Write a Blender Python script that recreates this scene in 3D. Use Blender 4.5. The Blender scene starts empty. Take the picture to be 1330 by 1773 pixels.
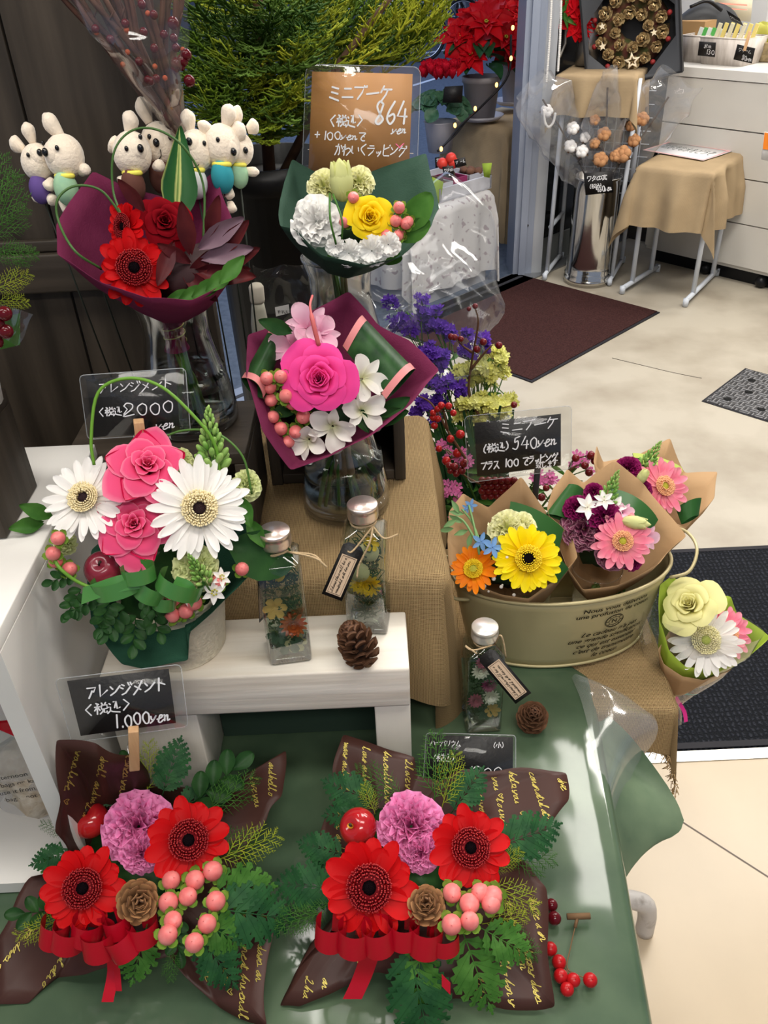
import bpy, bmesh, math, random
import numpy as np
from mathutils import Vector, Matrix, noise as mnoise
from mathutils.bvhtree import BVHTree

PI = math.pi
SC = bpy.context.scene
COL = SC.collection

# ------------------------------------------------------------------ camera
PITCH, ROLL, FPX = math.radians(34.8), math.radians(2.6), 1434.0
CAM = Vector((0, 0, 1.5))
FW = Vector((0, math.cos(PITCH), -math.sin(PITCH)))
_u, _r = Vector((0, math.sin(PITCH), math.cos(PITCH))), Vector((1, 0, 0))
RT = _r*math.cos(ROLL) - _u*math.sin(ROLL)
UP = _u*math.cos(ROLL) + _r*math.sin(ROLL)
cd = bpy.data.cameras.new('camera'); cam = bpy.data.objects.new('camera', cd); COL.objects.link(cam)
cam.matrix_world = Matrix(((RT.x, UP.x, -FW.x, CAM.x), (RT.y, UP.y, -FW.y, CAM.y), (RT.z, UP.z, -FW.z, CAM.z), (0, 0, 0, 1)))
cd.sensor_fit = 'VERTICAL'; cd.sensor_height = 24; cd.lens = 24*FPX/1773; cd.clip_start = .05; cd.clip_end = 80
SC.camera = cam

# ------------------------------------------------------------------ world, lamps, exposure
SC.view_settings.view_transform = 'Standard'; SC.view_settings.look = 'None'
SC.view_settings.gamma = 1; SC.view_settings.exposure = 0.25
w = bpy.data.worlds.new('dusk'); SC.world = w; w.use_nodes = True
w.node_tree.nodes['Background'].inputs[0].default_value = (.62, .72, .95, 1)
w.node_tree.nodes['Background'].inputs[1].default_value = .33
def area(name, loc, sx, sy, power, color=(1, .955, .89), rot=(0, 0, 0)):
    l = bpy.data.lights.new(name, 'AREA'); l.shape = 'RECTANGLE'; l.size = sx; l.size_y = sy; l.energy = power; l.color = color
    o = bpy.data.objects.new(name, l); COL.objects.link(o); o.location = loc; o.rotation_euler = rot
    return o
area('ceiling_lamp', (-.36, 1.75, 2.75), .34, .9, 17)
area('ceiling_lamp', (.84, 2.25, 2.75), .5, 1.1, 24)
area('ceiling_lamp', (.36, 2.95, 2.75), .3, .3, 9)
area('ceiling_lamp', (.6, .3, 2.75), 1.3, .35, 17)
area('ceiling_lamp', (-1.0, .4, 2.75), 1.3, .35, 15)
area('ceiling_lamp', (.2, -1.0, 2.75), 1.3, .35, 26)
area('ceiling_lamp', (1.9, 2.6, 2.75), 1.3, .35, 44)
area('ceiling_lamp', (2.6, 4.2, 2.75), 1.3, .35, 40)
area('street_sky_light', (.2, 9.5, 5), 6, 6, 260, (.55, .68, 1), (0, 0, 0))
SC.render.film_transparent = False
try:
    SC.cycles.max_bounces = 10; SC.cycles.transparent_max_bounces = 24; SC.cycles.transmission_bounces = 8
    SC.cycles.sample_clamp_indirect = 4; SC.cycles.caustics_reflective = False
except Exception: pass

# ------------------------------------------------------------------ where a point of the view lies at a known height z, distance Y or depth
def S(x, y, z=None, Y=None, d=None):
    r = FW + RT*((x-665)/FPX) + UP*((886.5-y)/FPX)
    if z is not None: return CAM + r*((z-CAM.z)/r.z)
    if Y is not None: return CAM + r*(Y/r.y)
    return CAM + r*d
def facing(p, sx=0, sy=0):
    n = (CAM - Vector(p)).normalized() + RT*sx + UP*sy
    return n.normalized()

# ------------------------------------------------------------------ materials
MATS = {}
def mat(name, col=(.8, .8, .8), rough=.5, metal=0., spec=.3, col2=None, scale=20., detail=4, stretch=(1, 1, 1), bump=0., bscale=None,
        transl=0., coat=0., sheen=0., lo=.35, hi=.65, emit=0., vramp=None, uramp=None, alpha=1., wave=None, bstretch=None):
    """One procedural material. vramp: colours along a petal from its base to its tip, kept in the mesh's uv."""
    if name in MATS: return MATS[name]
    m = bpy.data.materials.new(name); m.use_nodes = True; MATS[name] = m
    nt = m.node_tree; N = nt.nodes; L = nt.links
    b = N['Principled BSDF']; out = N['Material Output']
    b.inputs['Base Color'].default_value = (*col, 1); b.inputs['Roughness'].default_value = rough
    b.inputs['Metallic'].default_value = metal; b.inputs['Specular IOR Level'].default_value = spec
    if coat: b.inputs['Coat Weight'].default_value = coat; b.inputs['Coat Roughness'].default_value = .06
    if sheen: b.inputs['Sheen Weight'].default_value = sheen; b.inputs['Sheen Roughness'].default_value = .5
    if transl: b.inputs['Specular IOR Level'].default_value = spec*.4
    csock = None
    tc = N.new('ShaderNodeTexCoord'); mp = N.new('ShaderNodeMapping'); mp.inputs['Scale'].default_value = stretch
    L.new(tc.outputs['Object'], mp.inputs['Vector'])
    if vramp or uramp:
        uv = N.new('ShaderNodeUVMap'); sep = N.new('ShaderNodeSeparateXYZ'); L.new(uv.outputs['UV'], sep.inputs[0])
        rp = N.new('ShaderNodeValToRGB'); r = vramp or uramp
        e = rp.color_ramp.elements
        while len(e) < len(r): e.new(.5)
        for k, (p, c) in enumerate(r): e[k].position = p; e[k].color = (*c, 1)
        L.new(sep.outputs['Y' if vramp else 'X'], rp.inputs[0]); csock = rp.outputs[0]
    if col2 is not None:
        nz = N.new('ShaderNodeTexNoise'); nz.inputs['Scale'].default_value = scale; nz.inputs['Detail'].default_value = detail
        L.new(mp.outputs[0], nz.inputs['Vector'])
        rp = N.new('ShaderNodeValToRGB'); e = rp.color_ramp.elements
        e[0].position = lo; e[1].position = hi; e[0].color = (*col, 1); e[1].color = (*col2, 1)
        L.new(nz.outputs['Fac'], rp.inputs[0])
        if csock is None: csock = rp.outputs[0]
        else:
            mx = N.new('ShaderNodeMix'); mx.data_type = 'RGBA'; mx.blend_type = 'MULTIPLY'; mx.inputs[0].default_value = 1
            L.new(csock, mx.inputs[6]); L.new(rp.outputs[0], mx.inputs[7]); csock = mx.outputs[2]
    if csock: L.new(csock, b.inputs['Base Color'])
    bsock = None
    if bump:
        nz = N.new('ShaderNodeTexNoise'); nz.inputs['Scale'].default_value = bscale or scale*2; nz.inputs['Detail'].default_value = 6
        if bstretch:
            m2 = N.new('ShaderNodeMapping'); m2.inputs['Scale'].default_value = bstretch; L.new(tc.outputs['Object'], m2.inputs['Vector']); L.new(m2.outputs[0], nz.inputs['Vector'])
        else: L.new(mp.outputs[0], nz.inputs['Vector'])
        bm = N.new('ShaderNodeBump'); bm.inputs['Strength'].default_value = bump; bm.inputs['Distance'].default_value = .004
        L.new(nz.outputs['Fac'], bm.inputs['Height']); L.new(bm.outputs[0], b.inputs['Normal']); bsock = bm.outputs[0]
    if emit:
        b.inputs['Emission Color'].default_value = (*col, 1); b.inputs['Emission Strength'].default_value = emit
    if transl:
        t = N.new('ShaderNodeBsdfTranslucent'); t.inputs[0].default_value = (*col, 1)
        if csock: L.new(csock, t.inputs[0])
        mx = N.new('ShaderNodeMixShader'); mx.inputs[0].default_value = transl
        L.new(b.outputs[0], mx.inputs[1]); L.new(t.outputs[0], mx.inputs[2]); L.new(mx.outputs[0], out.inputs[0])
    if alpha < 1: b.inputs['Alpha'].default_value = alpha
    return m

def film(name, tint=(1, 1, 1), rough=.06, base=.04, haze=.0, edge=.75, bump=0., bscale=30):
    """Clear plastic film or thin glass wall: see-through, with a glossy skin that grows towards grazing angles."""
    if name in MATS: return MATS[name]
    m = bpy.data.materials.new(name); m.use_nodes = True; MATS[name] = m
    nt = m.node_tree; N = nt.nodes; L = nt.links; N.remove(N['Principled BSDF']); out = N['Material Output']
    tr = N.new('ShaderNodeBsdfTransparent'); tr.inputs[0].default_value = (*tint, 1)
    gl = N.new('ShaderNodeBsdfGlossy'); gl.inputs['Roughness'].default_value = rough
    fr = N.new('ShaderNodeLayerWeight'); fr.inputs[0].default_value = .35
    mr = N.new('ShaderNodeMapRange'); mr.inputs[3].default_value = base; mr.inputs[4].default_value = edge
    L.new(fr.outputs['Facing'], mr.inputs[0])
    mx = N.new('ShaderNodeMixShader'); L.new(mr.outputs[0], mx.inputs[0]); L.new(tr.outputs[0], mx.inputs[1]); L.new(gl.outputs[0], mx.inputs[2])
    last = mx
    if haze:
        df = N.new('ShaderNodeBsdfDiffuse'); df.inputs[0].default_value = (.85, .87, .9, 1)
        m2 = N.new('ShaderNodeMixShader'); m2.inputs[0].default_value = haze; L.new(mx.outputs[0], m2.inputs[1]); L.new(df.outputs[0], m2.inputs[2]); last = m2
    if bump:
        tc = N.new('ShaderNodeTexCoord'); nz = N.new('ShaderNodeTexNoise'); nz.inputs['Scale'].default_value = bscale; nz.inputs['Detail'].default_value = 3
        L.new(tc.outputs['Object'], nz.inputs['Vector'])
        bm = N.new('ShaderNodeBump'); bm.inputs['Strength'].default_value = bump; bm.inputs['Distance'].default_value = .01
        L.new(nz.outputs['Fac'], bm.inputs['Height']); L.new(bm.outputs[0], gl.inputs['Normal']); L.new(bm.outputs[0], fr.inputs['Normal'])
    L.new(last.outputs[0], out.inputs[0])
    return m

def glassmat(name, col=(1, 1, 1), ior=1.45, rough=0.):
    if name in MATS: return MATS[name]
    m = bpy.data.materials.new(name); m.use_nodes = True; MATS[name] = m
    N = m.node_tree.nodes; N.remove(N['Principled BSDF']); g = N.new('ShaderNodeBsdfGlass')
    g.inputs['Color'].default_value = (*col, 1); g.inputs['IOR'].default_value = ior; g.inputs['Roughness'].default_value = rough
    m.node_tree.links.new(g.outputs[0], N['Material Output'].inputs[0]); return m

def weave(name, c1, c2, scale=260., bump=.6):
    """Burlap: two crossing sets of threads, with slubs."""
    if name in MATS: return MATS[name]
    m = bpy.data.materials.new(name); m.use_nodes = True; MATS[name] = m
    nt = m.node_tree; N = nt.nodes; L = nt.links; b = N['Principled BSDF']; b.inputs['Roughness'].default_value = .95
    b.inputs['Specular IOR Level'].default_value = .1
    uv = N.new('ShaderNodeUVMap'); nz = N.new('ShaderNodeTexNoise'); nz.inputs['Scale'].default_value = 24; nz.inputs['Detail'].default_value = 3
    L.new(uv.outputs[0], nz.inputs['Vector'])
    ad = N.new('ShaderNodeVectorMath'); ad.operation = 'MULTIPLY_ADD'; ad.inputs[1].default_value = (.0022, .0022, 0); L.new(nz.outputs['Color'], ad.inputs[0]); L.new(uv.outputs[0], ad.inputs[2])
    ws = []
    for d in ('X', 'Y'):
        wv = N.new('ShaderNodeTexWave'); wv.bands_direction = d; wv.inputs['Scale'].default_value = scale/6.283*1.0; L.new(ad.outputs[0], wv.inputs['Vector']); ws.append(wv)
    mxx = N.new('ShaderNodeMath'); mxx.operation = 'MAXIMUM'; L.new(ws[0].outputs['Fac'], mxx.inputs[0]); L.new(ws[1].outputs['Fac'], mxx.inputs[1])
    rp = N.new('ShaderNodeValToRGB'); e = rp.color_ramp.elements; e[0].position = .25; e[1].position = .85; e[0].color = (*c2, 1); e[1].color = (*c1, 1)
    L.new(mxx.outputs[0], rp.inputs[0])
    n2 = N.new('ShaderNodeTexNoise'); n2.inputs['Scale'].default_value = 9; L.new(uv.outputs[0], n2.inputs['Vector'])
    mx = N.new('ShaderNodeMix'); mx.data_type = 'RGBA'; mx.blend_type = 'MULTIPLY'; mx.inputs[0].default_value = .35
    L.new(rp.outputs[0], mx.inputs[6]); L.new(n2.outputs['Fac'], mx.inputs[7]); L.new(mx.outputs[2], b.inputs['Base Color'])
    bm = N.new('ShaderNodeBump'); bm.inputs['Strength'].default_value = bump; bm.inputs['Distance'].default_value = .002
    L.new(mxx.outputs[0], bm.inputs['Height']); L.new(bm.outputs[0], b.inputs['Normal'])
    return m

def woodmat(name, c1, c2, rough=.6, axis=2, scale=14, bump=.35, knots=True, lo=.35, hi=.7):
    if name in MATS: return MATS[name]
    st = [scale]*3; st[axis] = scale*.07
    m = mat(name, c1, rough, col2=c2, scale=1., detail=7, stretch=tuple(st), bump=bump, bscale=2.2, lo=lo, hi=hi)
    return m

# ------------------------------------------------------------------ mesh builder
class MB:
    def __init__(s): s.v = []; s.f = []; s.uv = []; s.n = 0
    def add(s, verts, faces, uvs=None, M=None):
        a = np.asarray(verts, dtype=float).reshape(-1, 3)
        if M is not None:
            R = np.array(M.to_3x3()); a = a @ R.T + np.array(M.translation)
        s.v.append(a); n = s.n
        s.f.extend([tuple(i+n for i in f) for f in faces]); s.n += len(a)
        s.uv.append(np.asarray(uvs, dtype=float).reshape(-1, 2) if uvs is not None else np.zeros((len(a), 2)))
        return s
    def merge(s, o, M=None):
        if o.n: s.add(np.concatenate(o.v), o.f, np.concatenate(o.uv), M)
        return s
    def mesh(s, name, mats, smooth=True):
        me = bpy.data.meshes.new(name); V = np.concatenate(s.v)
        me.from_pydata(V.tolist(), [], s.f)
        UV = np.concatenate(s.uv); lay = me.uv_layers.new(name='uv')
        idx = np.empty(len(me.loops), dtype=np.int32); me.loops.foreach_get('vertex_index', idx)
        lay.data.foreach_set('uv', UV[idx].astype(np.float32).ravel())
        for m in (mats if isinstance(mats, (list, tuple)) else [mats]): me.materials.append(m)
        if smooth: me.polygons.foreach_set('use_smooth', [True]*len(me.polygons))
        me.update(); return me
    # ---- shapes
    def grid(s, fn, nu, nv, M=None, closed=False, uvs=1.0):
        """fn(u, v) for u, v in 0..1"""
        vs = []; uv = []
        for j in range(nv+1):
            for i in range(nu + (0 if closed else 1)):
                vs.append(tuple(fn(i/nu, j/nv))); uv.append((i/nu*uvs, j/nv*uvs))
        w = nu if closed else nu+1; fs = []
        for j in range(nv):
            for i in range(nu):
                a = j*w+i; b = j*w+(i+1) % w if closed else a+1
                fs.append((a, b, b+w if not closed else (j+1)*w+(i+1) % w, a+w))
        return s.add(vs, fs, uv, M)
    def box(s, cx, cy, cz, sx, sy, sz, M=None, bev=0.):
        x, y, z = sx/2, sy/2, sz/2
        if bev <= 0:
            v = [(cx+a*x, cy+b*y, cz+c*z) for a in (-1, 1) for b in (-1, 1) for c in (-1, 1)]
            f = [(0, 1, 3, 2), (4, 6, 7, 5), (0, 4, 5, 1), (2, 3, 7, 6), (0, 2, 6, 4), (1, 5, 7, 3)]
            # separate corners so that flat sides keep crisp edges
            vv = []; ff = []
            for q in f: ff.append(tuple(range(len(vv), len(vv)+4))); vv += [v[i] for i in q]
            return s.add(vv, ff, [(0, 0), (1, 0), (1, 1), (0, 1)]*6, M)
        bm = bmesh.new(); bmesh.ops.create_cube(bm, size=1)
        for q in bm.verts: q.co = Vector((q.co.x*sx+cx, q.co.y*sy+cy, q.co.z*sz+cz))
        bmesh.ops.bevel(bm, geom=bm.edges[:], offset=min(bev, .45*min(sx, sy, sz)), segments=2, affect='EDGES', profile=.6)
        s._bm(bm, M); return s
    def _bm(s, bm, M=None):
        bm.verts.ensure_lookup_table(); bm.verts.index_update()
        s.add([q.co[:] for q in bm.verts], [tuple(q.index for q in f.verts) for f in bm.faces], [(q.co.x+q.co.z, q.co.y+q.co.z) for q in bm.verts], M); bm.free()
    def box2(s, a, b, bev=.0):
        a = Vector(a); b = Vector(b); c = (a+b)/2; d = b-a
        return s.box(c.x, c.y, c.z, abs(d.x), abs(d.y), abs(d.z), None, bev)
    def ball(s, c, r, nu=14, nv=9, sz=1., M=None, sx=1., fn=None):
        def g(u, v):
            a = u*2*PI; t = v*PI; q = Vector((r*sx*math.sin(t)*math.cos(a), r*math.sin(t)*math.sin(a), -r*sz*math.cos(t)))
            if fn: q = fn(q)
            return q+Vector(c)
        return s.grid(g, nu, nv, M, closed=True)
    def lathe(s, prof, n=32, c=(0, 0, 0), M=None, sx=1., sy=1.):
        def g(u, v):
            k = v*(len(prof)-1); i = min(int(k+1e-6), len(prof)-1); r, z = prof[i]
            return (c[0]+r*sx*math.cos(2*PI*u), c[1]+r*sy*math.sin(2*PI*u), c[2]+z)
        return s.grid(g, n, len(prof)-1, M, closed=True)
    def tube(s, pts, r, n=8, M=None, cap=True, flat=1.):
        P = [Vector(p) for p in pts]; m = len(P)
        if m < 2: return s
        rr = r if isinstance(r, (list, tuple)) else [r]*m
        vs = []; uv = []; prev = None
        for i, p in enumerate(P):
            t = (P[min(i+1, m-1)]-P[max(i-1, 0)])
            t = t.normalized() if t.length > 1e-9 else Vector((0, 0, 1))
            if prev is None: a = t.orthogonal().normalized()
            else:
                a = prev - t*prev.dot(t); a = a.normalized() if a.length > 1e-6 else t.orthogonal().normalized()
            prev = a; b = t.cross(a)
            for k in range(n):
                q = 2*PI*k/n; vs.append(tuple(p + a*(rr[i]*math.cos(q)) + b*(rr[i]*flat*math.sin(q)))); uv.append((k/n, i/(m-1)))
        fs = [(i*n+k, i*n+(k+1) % n, (i+1)*n+(k+1) % n, (i+1)*n+k) for i in range(m-1) for k in range(n)]
        if cap: fs.append(tuple(range(n-1, -1, -1))); fs.append(tuple((m-1)*n+k for k in range(n)))
        return s.add(vs, fs, uv, M)
    def strip(s, pts, side, wd, M=None):
        """A ribbon along pts, side = its width direction (one vector or one per point)"""
        vs = []; uv = []; m = len(pts)
        for i, p in enumerate(pts):
            p = Vector(p); d = Vector(side[i] if isinstance(side, list) else side).normalized(); ww = wd[i] if isinstance(wd, list) else wd
            for k in range(3): vs.append(tuple(p + d*ww*(k-1)/2)); uv.append((k/2, i/(m-1)))
        fs = [(i*3+k, i*3+k+1, (i+1)*3+k+1, (i+1)*3+k) for i in range(m-1) for k in range(2)]
        return s.add(vs, fs, uv, M)
    def poly(s, pts2, M=None, thick=.0):
        """Flat outline in the xy plane, optionally with thickness downwards"""
        n = len(pts2); v = [(p[0], p[1], 0) for p in pts2]
        if thick <= 0: return s.add(v, [tuple(range(n))], [(p[0], p[1]) for p in pts2], M)
        v2 = v+[(p[0], p[1], -thick) for p in pts2]
        fs = [tuple(range(n)), tuple(range(2*n-1, n-1, -1))]
        s.add(v2, fs, [(p[0], p[1]) for p in pts2]*2, M)
        vv = []; ff = []
        for i in range(n):
            j = (i+1) % n; k = len(vv); vv += [v2[i], v2[n+i], v2[n+j], v2[j]]; ff.append((k, k+1, k+2, k+3))
        return s.add(vv, ff, None, M)

# ------------------------------------------------------------------ objects: things, parts, sub-parts
WM = {}
def _props(o, label=None, cat=None, group=None, kind=None):
    if label: o['label'] = label
    if cat: o['category'] = cat
    if group: o['group'] = group
    if kind: o['kind'] = kind
def thing(name, label, cat, loc=(0, 0, 0), group=None):
    o = bpy.data.objects.new(name, None); COL.objects.link(o); o.empty_display_size = .03
    o.location = loc; WM[o] = Matrix.Translation(Vector(loc)); _props(o, label, cat, group); return o
def part(name, mb, m, parent, label=None, solid=0., kind=None, M=None, sub=0, off=0.):
    """mb is in world coordinates (M None) or in its own local frame placed by M"""
    if M is None:
        base = WM[parent].translation.copy() if parent else Vector((0, 0, 0))
        M = Matrix.Translation(base)
        me = mb.mesh(name, m); me.transform(M.inverted())
    else:
        me = mb if isinstance(mb, bpy.types.Mesh) else mb.mesh(name, m)
    o = bpy.data.objects.new(name, me); COL.objects.link(o)
    if parent: o.parent = parent; o.matrix_basis = WM[parent].inverted() @ M
    else: o.matrix_basis = M
    WM[o] = M.copy()
    if solid: md = o.modifiers.new('thickness', 'SOLIDIFY'); md.thickness = solid; md.offset = off
    if sub: md = o.modifiers.new('smooth', 'SUBSURF'); md.levels = sub; md.render_levels = sub
    if label: o['label'] = label
    if kind: o['kind'] = kind
    return o
def whole(name, mb, m, label, cat, group=None, solid=0., kind=None, M=None, base=None, sub=0, off=0.):
    """a thing that is one mesh"""
    if M is None and mb.n:
        V = np.concatenate(mb.v); c = (V.min(0)+V.max(0))/2; c[2] = V[:, 2].min(); M0 = Matrix.Translation(Vector(base or c))
        me = mb.mesh(name, m); me.transform(M0.inverted()); o = part(name, me, m, None, solid=solid, M=M0, sub=sub, off=off)
    else: o = part(name, mb, m, None, solid=solid, M=M, sub=sub, off=off)
    _props(o, label, cat, group, kind); return o
def struct(name, mb, m, label=None, solid=0.):
    o = part(name, mb, m, None, solid=solid); o['kind'] = 'structure'
    if label: o['label'] = label
    return o
def frame(p, n, roll=0., s=1.):
    """local z along n"""
    n = Vector(n).normalized(); x = UP.cross(n)
    if x.length < 1e-3: x = RT.copy()
    x.normalize(); y = n.cross(x)
    R = Matrix((x, y, n)).transposed().to_4x4()
    return Matrix.Translation(Vector(p)) @ R @ Matrix.Rotation(roll, 4, 'Z') @ Matrix.Diagonal((s, s, s, 1))
def smooth_path(pts, k=6, closed=False):
    P = [Vector(p) for p in pts]; n = len(P); out = []
    rng = range(n if closed else n-1)
    for i in rng:
        p1 = P[i]; p2 = P[(i+1) % n]
        p0 = P[(i-1) % n] if (closed or i > 0) else p1*2-p2
        p3 = P[(i+2) % n] if (closed or i+2 < n) else p2*2-p1
        for j in range(k):
            t = j/k
            out.append(.5*((2*p1) + (p2-p0)*t + (2*p0-5*p1+4*p2-p3)*t*t + (3*p1-p0-3*p2+p3)*t**3))
    if not closed: out.append(P[-1])
    return out
def cloth_noise(p, s=8., a=.01, seed=0):
    return mnoise.noise(Vector(p)*s + Vector((seed*3.1, seed*1.7, seed)))*a
# ================================================================== growing things
def R_(seed): return random.Random(seed)
def petal(mb, L, W, M, e0=0., e1=0., cup=.15, tip=.75, base=.35, nu=4, nv=6, notch=0., rnd=None, twist=0., point=0.):
    """A petal that starts at the origin along +X with elevation e0 at its base and e1 at its tip. tip: where it is widest."""
    cx = [0.]; cz = [0.]
    for j in range(nv):
        e = e0+(e1-e0)*(j+.5)/nv; cx.append(cx[-1]+L/nv*math.cos(e)); cz.append(cz[-1]+L/nv*math.sin(e))
    def wid(v):
        if v < tip: return W/2*(base+(1-base)*math.sin(v/tip*PI/2))
        q = (v-tip)/(1-tip); return W/2*(math.sqrt(max(0, 1-q*q))*(1-point)+point*(1-q))+W*.012
    def g(u, v):
        v = 1-(1-v)**1.5
        a = 2*u-1; k = v*nv; j = min(int(k), nv-1); t = k-j
        x = cx[j]*(1-t)+cx[j+1]*t; z = cz[j]*(1-t)+cz[j+1]*t; e = e0+(e1-e0)*v
        w_ = wid(v); y = a*w_; up = cup*W*(a*a-.3)*(1-.3*v)
        x2 = x - math.sin(e)*up - (notch*L*(1-abs(a))*max(0, v-.8)*5*.2 if notch else 0); z2 = z+math.cos(e)*up + twist*a*w_
        return (x2, y, z2)
    return mb.grid(g, nu, nv, M)

def gerbera_meshes(key, R, layers, petal_mat, ring_mat, eye_mat, ringr=.36, eyer=.14, seed=1, inner=None, rough_edge=.12, tipp=.1):
    """layers: (count, length ratio, width ratio, e0, e1)"""
    r = R_(seed); p = MB()
    for li, (n, lr, wr, e0, e1) in enumerate(layers):
        for k in range(n):
            a = 2*PI*(k+.5*(li % 2))/n + r.uniform(-.06, .06)
            ll = R*lr*(1+r.uniform(-rough_edge, rough_edge*.3)); st = R*.13
            M = Matrix.Rotation(a, 4, 'Z') @ Matrix.Translation((st, 0, -.004-.003*li+r.uniform(-.001, .001))) @ Matrix.Rotation(r.uniform(-.28, .28), 4, 'X')
            petal(p, ll-st, R*wr*r.uniform(.88, 1.08), M, e0+r.uniform(-.08, .08), e1+r.uniform(-.16, .16), nu=4, nv=8, cup=r.uniform(.05, .15), tip=.66, base=.45, point=tipp)
    d = MB(); ro = R*ringr
    d.ball((0, 0, -.002), ro*.8, 18, 8, sz=.28)
    rows = 5
    for j in range(rows):
        rad = ro*(.48+.52*j/(rows-1)); n = int(20+14*j)
        for k in range(n):
            a = 2*PI*(k+r.random()*.7)/n; h = R*.10*(.75+.5*r.random())*(1.0-.25*j/(rows-1)); lean = .15+.75*j/(rows-1)
            x, y = rad*math.cos(a), rad*math.sin(a); z0 = ro*.16*(1-.5*(j/rows))
            q = Vector((x, y, z0)); t = q+Vector((math.cos(a)*h*lean, math.sin(a)*h*lean, h))
            d.tube([q, t], [R*.014, R*.019], 4)
    e = MB(); e.ball((0, 0, ro*.1), R*eyer, 16, 8, sz=.5)
    for k in range(60):
        a = k*2.39996; rr = R*eyer*math.sqrt(k/60); e.ball((rr*math.cos(a), rr*math.sin(a), ro*.1+R*eyer*.42*(1-.5*(k/60))), R*.016, 5, 4)
    return (p.mesh(key, petal_mat), d.mesh('floret_ring', ring_mat), e.mesh('flower_eye', eye_mat))
def put_gerbera(name, meshes, parent, pos, n, s=1., roll=0., label=None):
    M = frame(pos, n, roll, s); o = part(name, meshes[0], None, parent, label, M=M)
    part('floret_ring', meshes[1], None, o, M=M); part('flower_eye', meshes[2], None, o, M=M); return o

def rose_mesh(key, R, m, n=30, seed=1, point=.0, open_=1., h=1.15):
    """Spiral of cupped petals, the outer ones opening out and turning their lips down."""
    r = R_(seed); mb = MB(); H = R*h
    for i in range(n):
        t = i/(n-1); a = i*2.39996*1.0 + .3
        span = (2.7-1.05*t); r0 = R*(.035+.36*t); flare = R*(.02+.20*t+.62*max(0, (t-.5)/.5)**1.15*open_); hh = H*(1.0-.34*t**1.6)
        lip = max(0., t-.35)*R*.55; ph = r.random()*6
        def g(u, v, t=t, a=a, span=span, r0=r0, flare=flare, hh=hh, lip=lip, ph=ph):
            q = 2*u-1; wv = (.5+.5*math.sin(min(1, v*1.5)*PI/2)); ang = a+q*span*.5*wv
            edge = 1-abs(q)**3.4*.24
            vv = v*edge
            tipx = point*R*max(0, 1-abs(q)*1.35)*max(0, v-.7)/.3*t
            rad = r0*(.3+.7*math.sin(v*PI/2)) + flare*vv**2.0 + tipx - .05*R*(1-t)*v
            z = hh*math.sin(min(1, vv*1.08)*PI*.5) - lip*max(0, vv-.62)**1.5*2.4 + .012*R*math.sin(q*7+ph)*v
            rad += .02*R*math.sin(q*6+ph)*v
            return (rad*math.cos(ang), rad*math.sin(ang), z-H*.72)
        mb.grid(g, 10, 9)
    return mb.mesh(key, m)

def carnation_mesh(key, R, m, n=34, seed=1, dome=1., ruff=1.):
    r = R_(seed); mb = MB()
    for i in range(n):
        t = (i+.5)/n; a = i*2.39996+r.uniform(-.3, .3); el = (1-t**.85)*1.35*dome+.08+r.uniform(-.12, .12)
        W = R*(.6+.35*t)*r.uniform(.85, 1.1); L = R*(.72+.26*t)*r.uniform(.9, 1.05); k = r.choice([5, 6, 7]); ph = r.random()*6; zz = r.uniform(-1, 1)
        M = Matrix.Rotation(a, 4, 'Z') @ Matrix.Translation((R*.04, 0, -R*.28)) @ Matrix.Rotation(-el, 4, 'Y') @ Matrix.Rotation(r.uniform(-.5, .5), 4, 'X')
        def g(u, v):
            q = 2*u-1; fan = q*.85*(.25+.75*v); jag = 1-.05*abs(math.sin(q*17+ph))*(v > .9)
            x = L*v*jag*math.cos(fan*.8)*(1-.12*q*q); y = W*.62*math.sin(fan)*(.5+v)
            z = ruff*R*.13*v*v*math.sin(q*k*1.7+ph) + R*.05*ruff*v*v*math.sin(q*k*4.1+2*ph) - .12*L*v*v*t
            return (x, y, z)
        mb.grid(g, 14, 6, M)
    return mb.mesh(key, m)

def berry_meshes(key, R, m, cm, elong=1.15):
    b = MB(); b.ball((0, 0, 0), R, 14, 10, sz=elong, fn=lambda q: Vector((q.x*(1-.12*q.z/R), q.y*(1-.12*q.z/R), q.z)))
    b.tube([(0, 0, R*elong*.95), (0, 0, R*elong*1.1)], [R*.1, R*.03], 5)
    c = MB()
    for k in range(5): petal(c, R*1.55, R*1.1, Matrix.Rotation(k*1.257, 4, 'Z') @ Matrix.Translation((R*.15, 0, -R*elong*1.0)), .25, .75, cup=.15, tip=.5, nu=2, nv=4)
    return b.mesh(key, m), c.mesh('calyx', cm)
def put_berry(name, meshes, parent, pos, n, s=1.):
    M = frame(pos, n, random.random()*6, s); o = part(name, meshes[0], None, parent, M=M); part('calyx', meshes[1], None, o, M=M); return o

def leaf(mb, L, W, M, e0=.3, e1=-.4, fold=.25, tip=.45, nv=7, point=.8, serr=0):
    petal(mb, L, W, M, e0, e1, cup=fold, tip=tip, base=.12, nu=4, nv=nv if not serr else serr, point=point)

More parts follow.
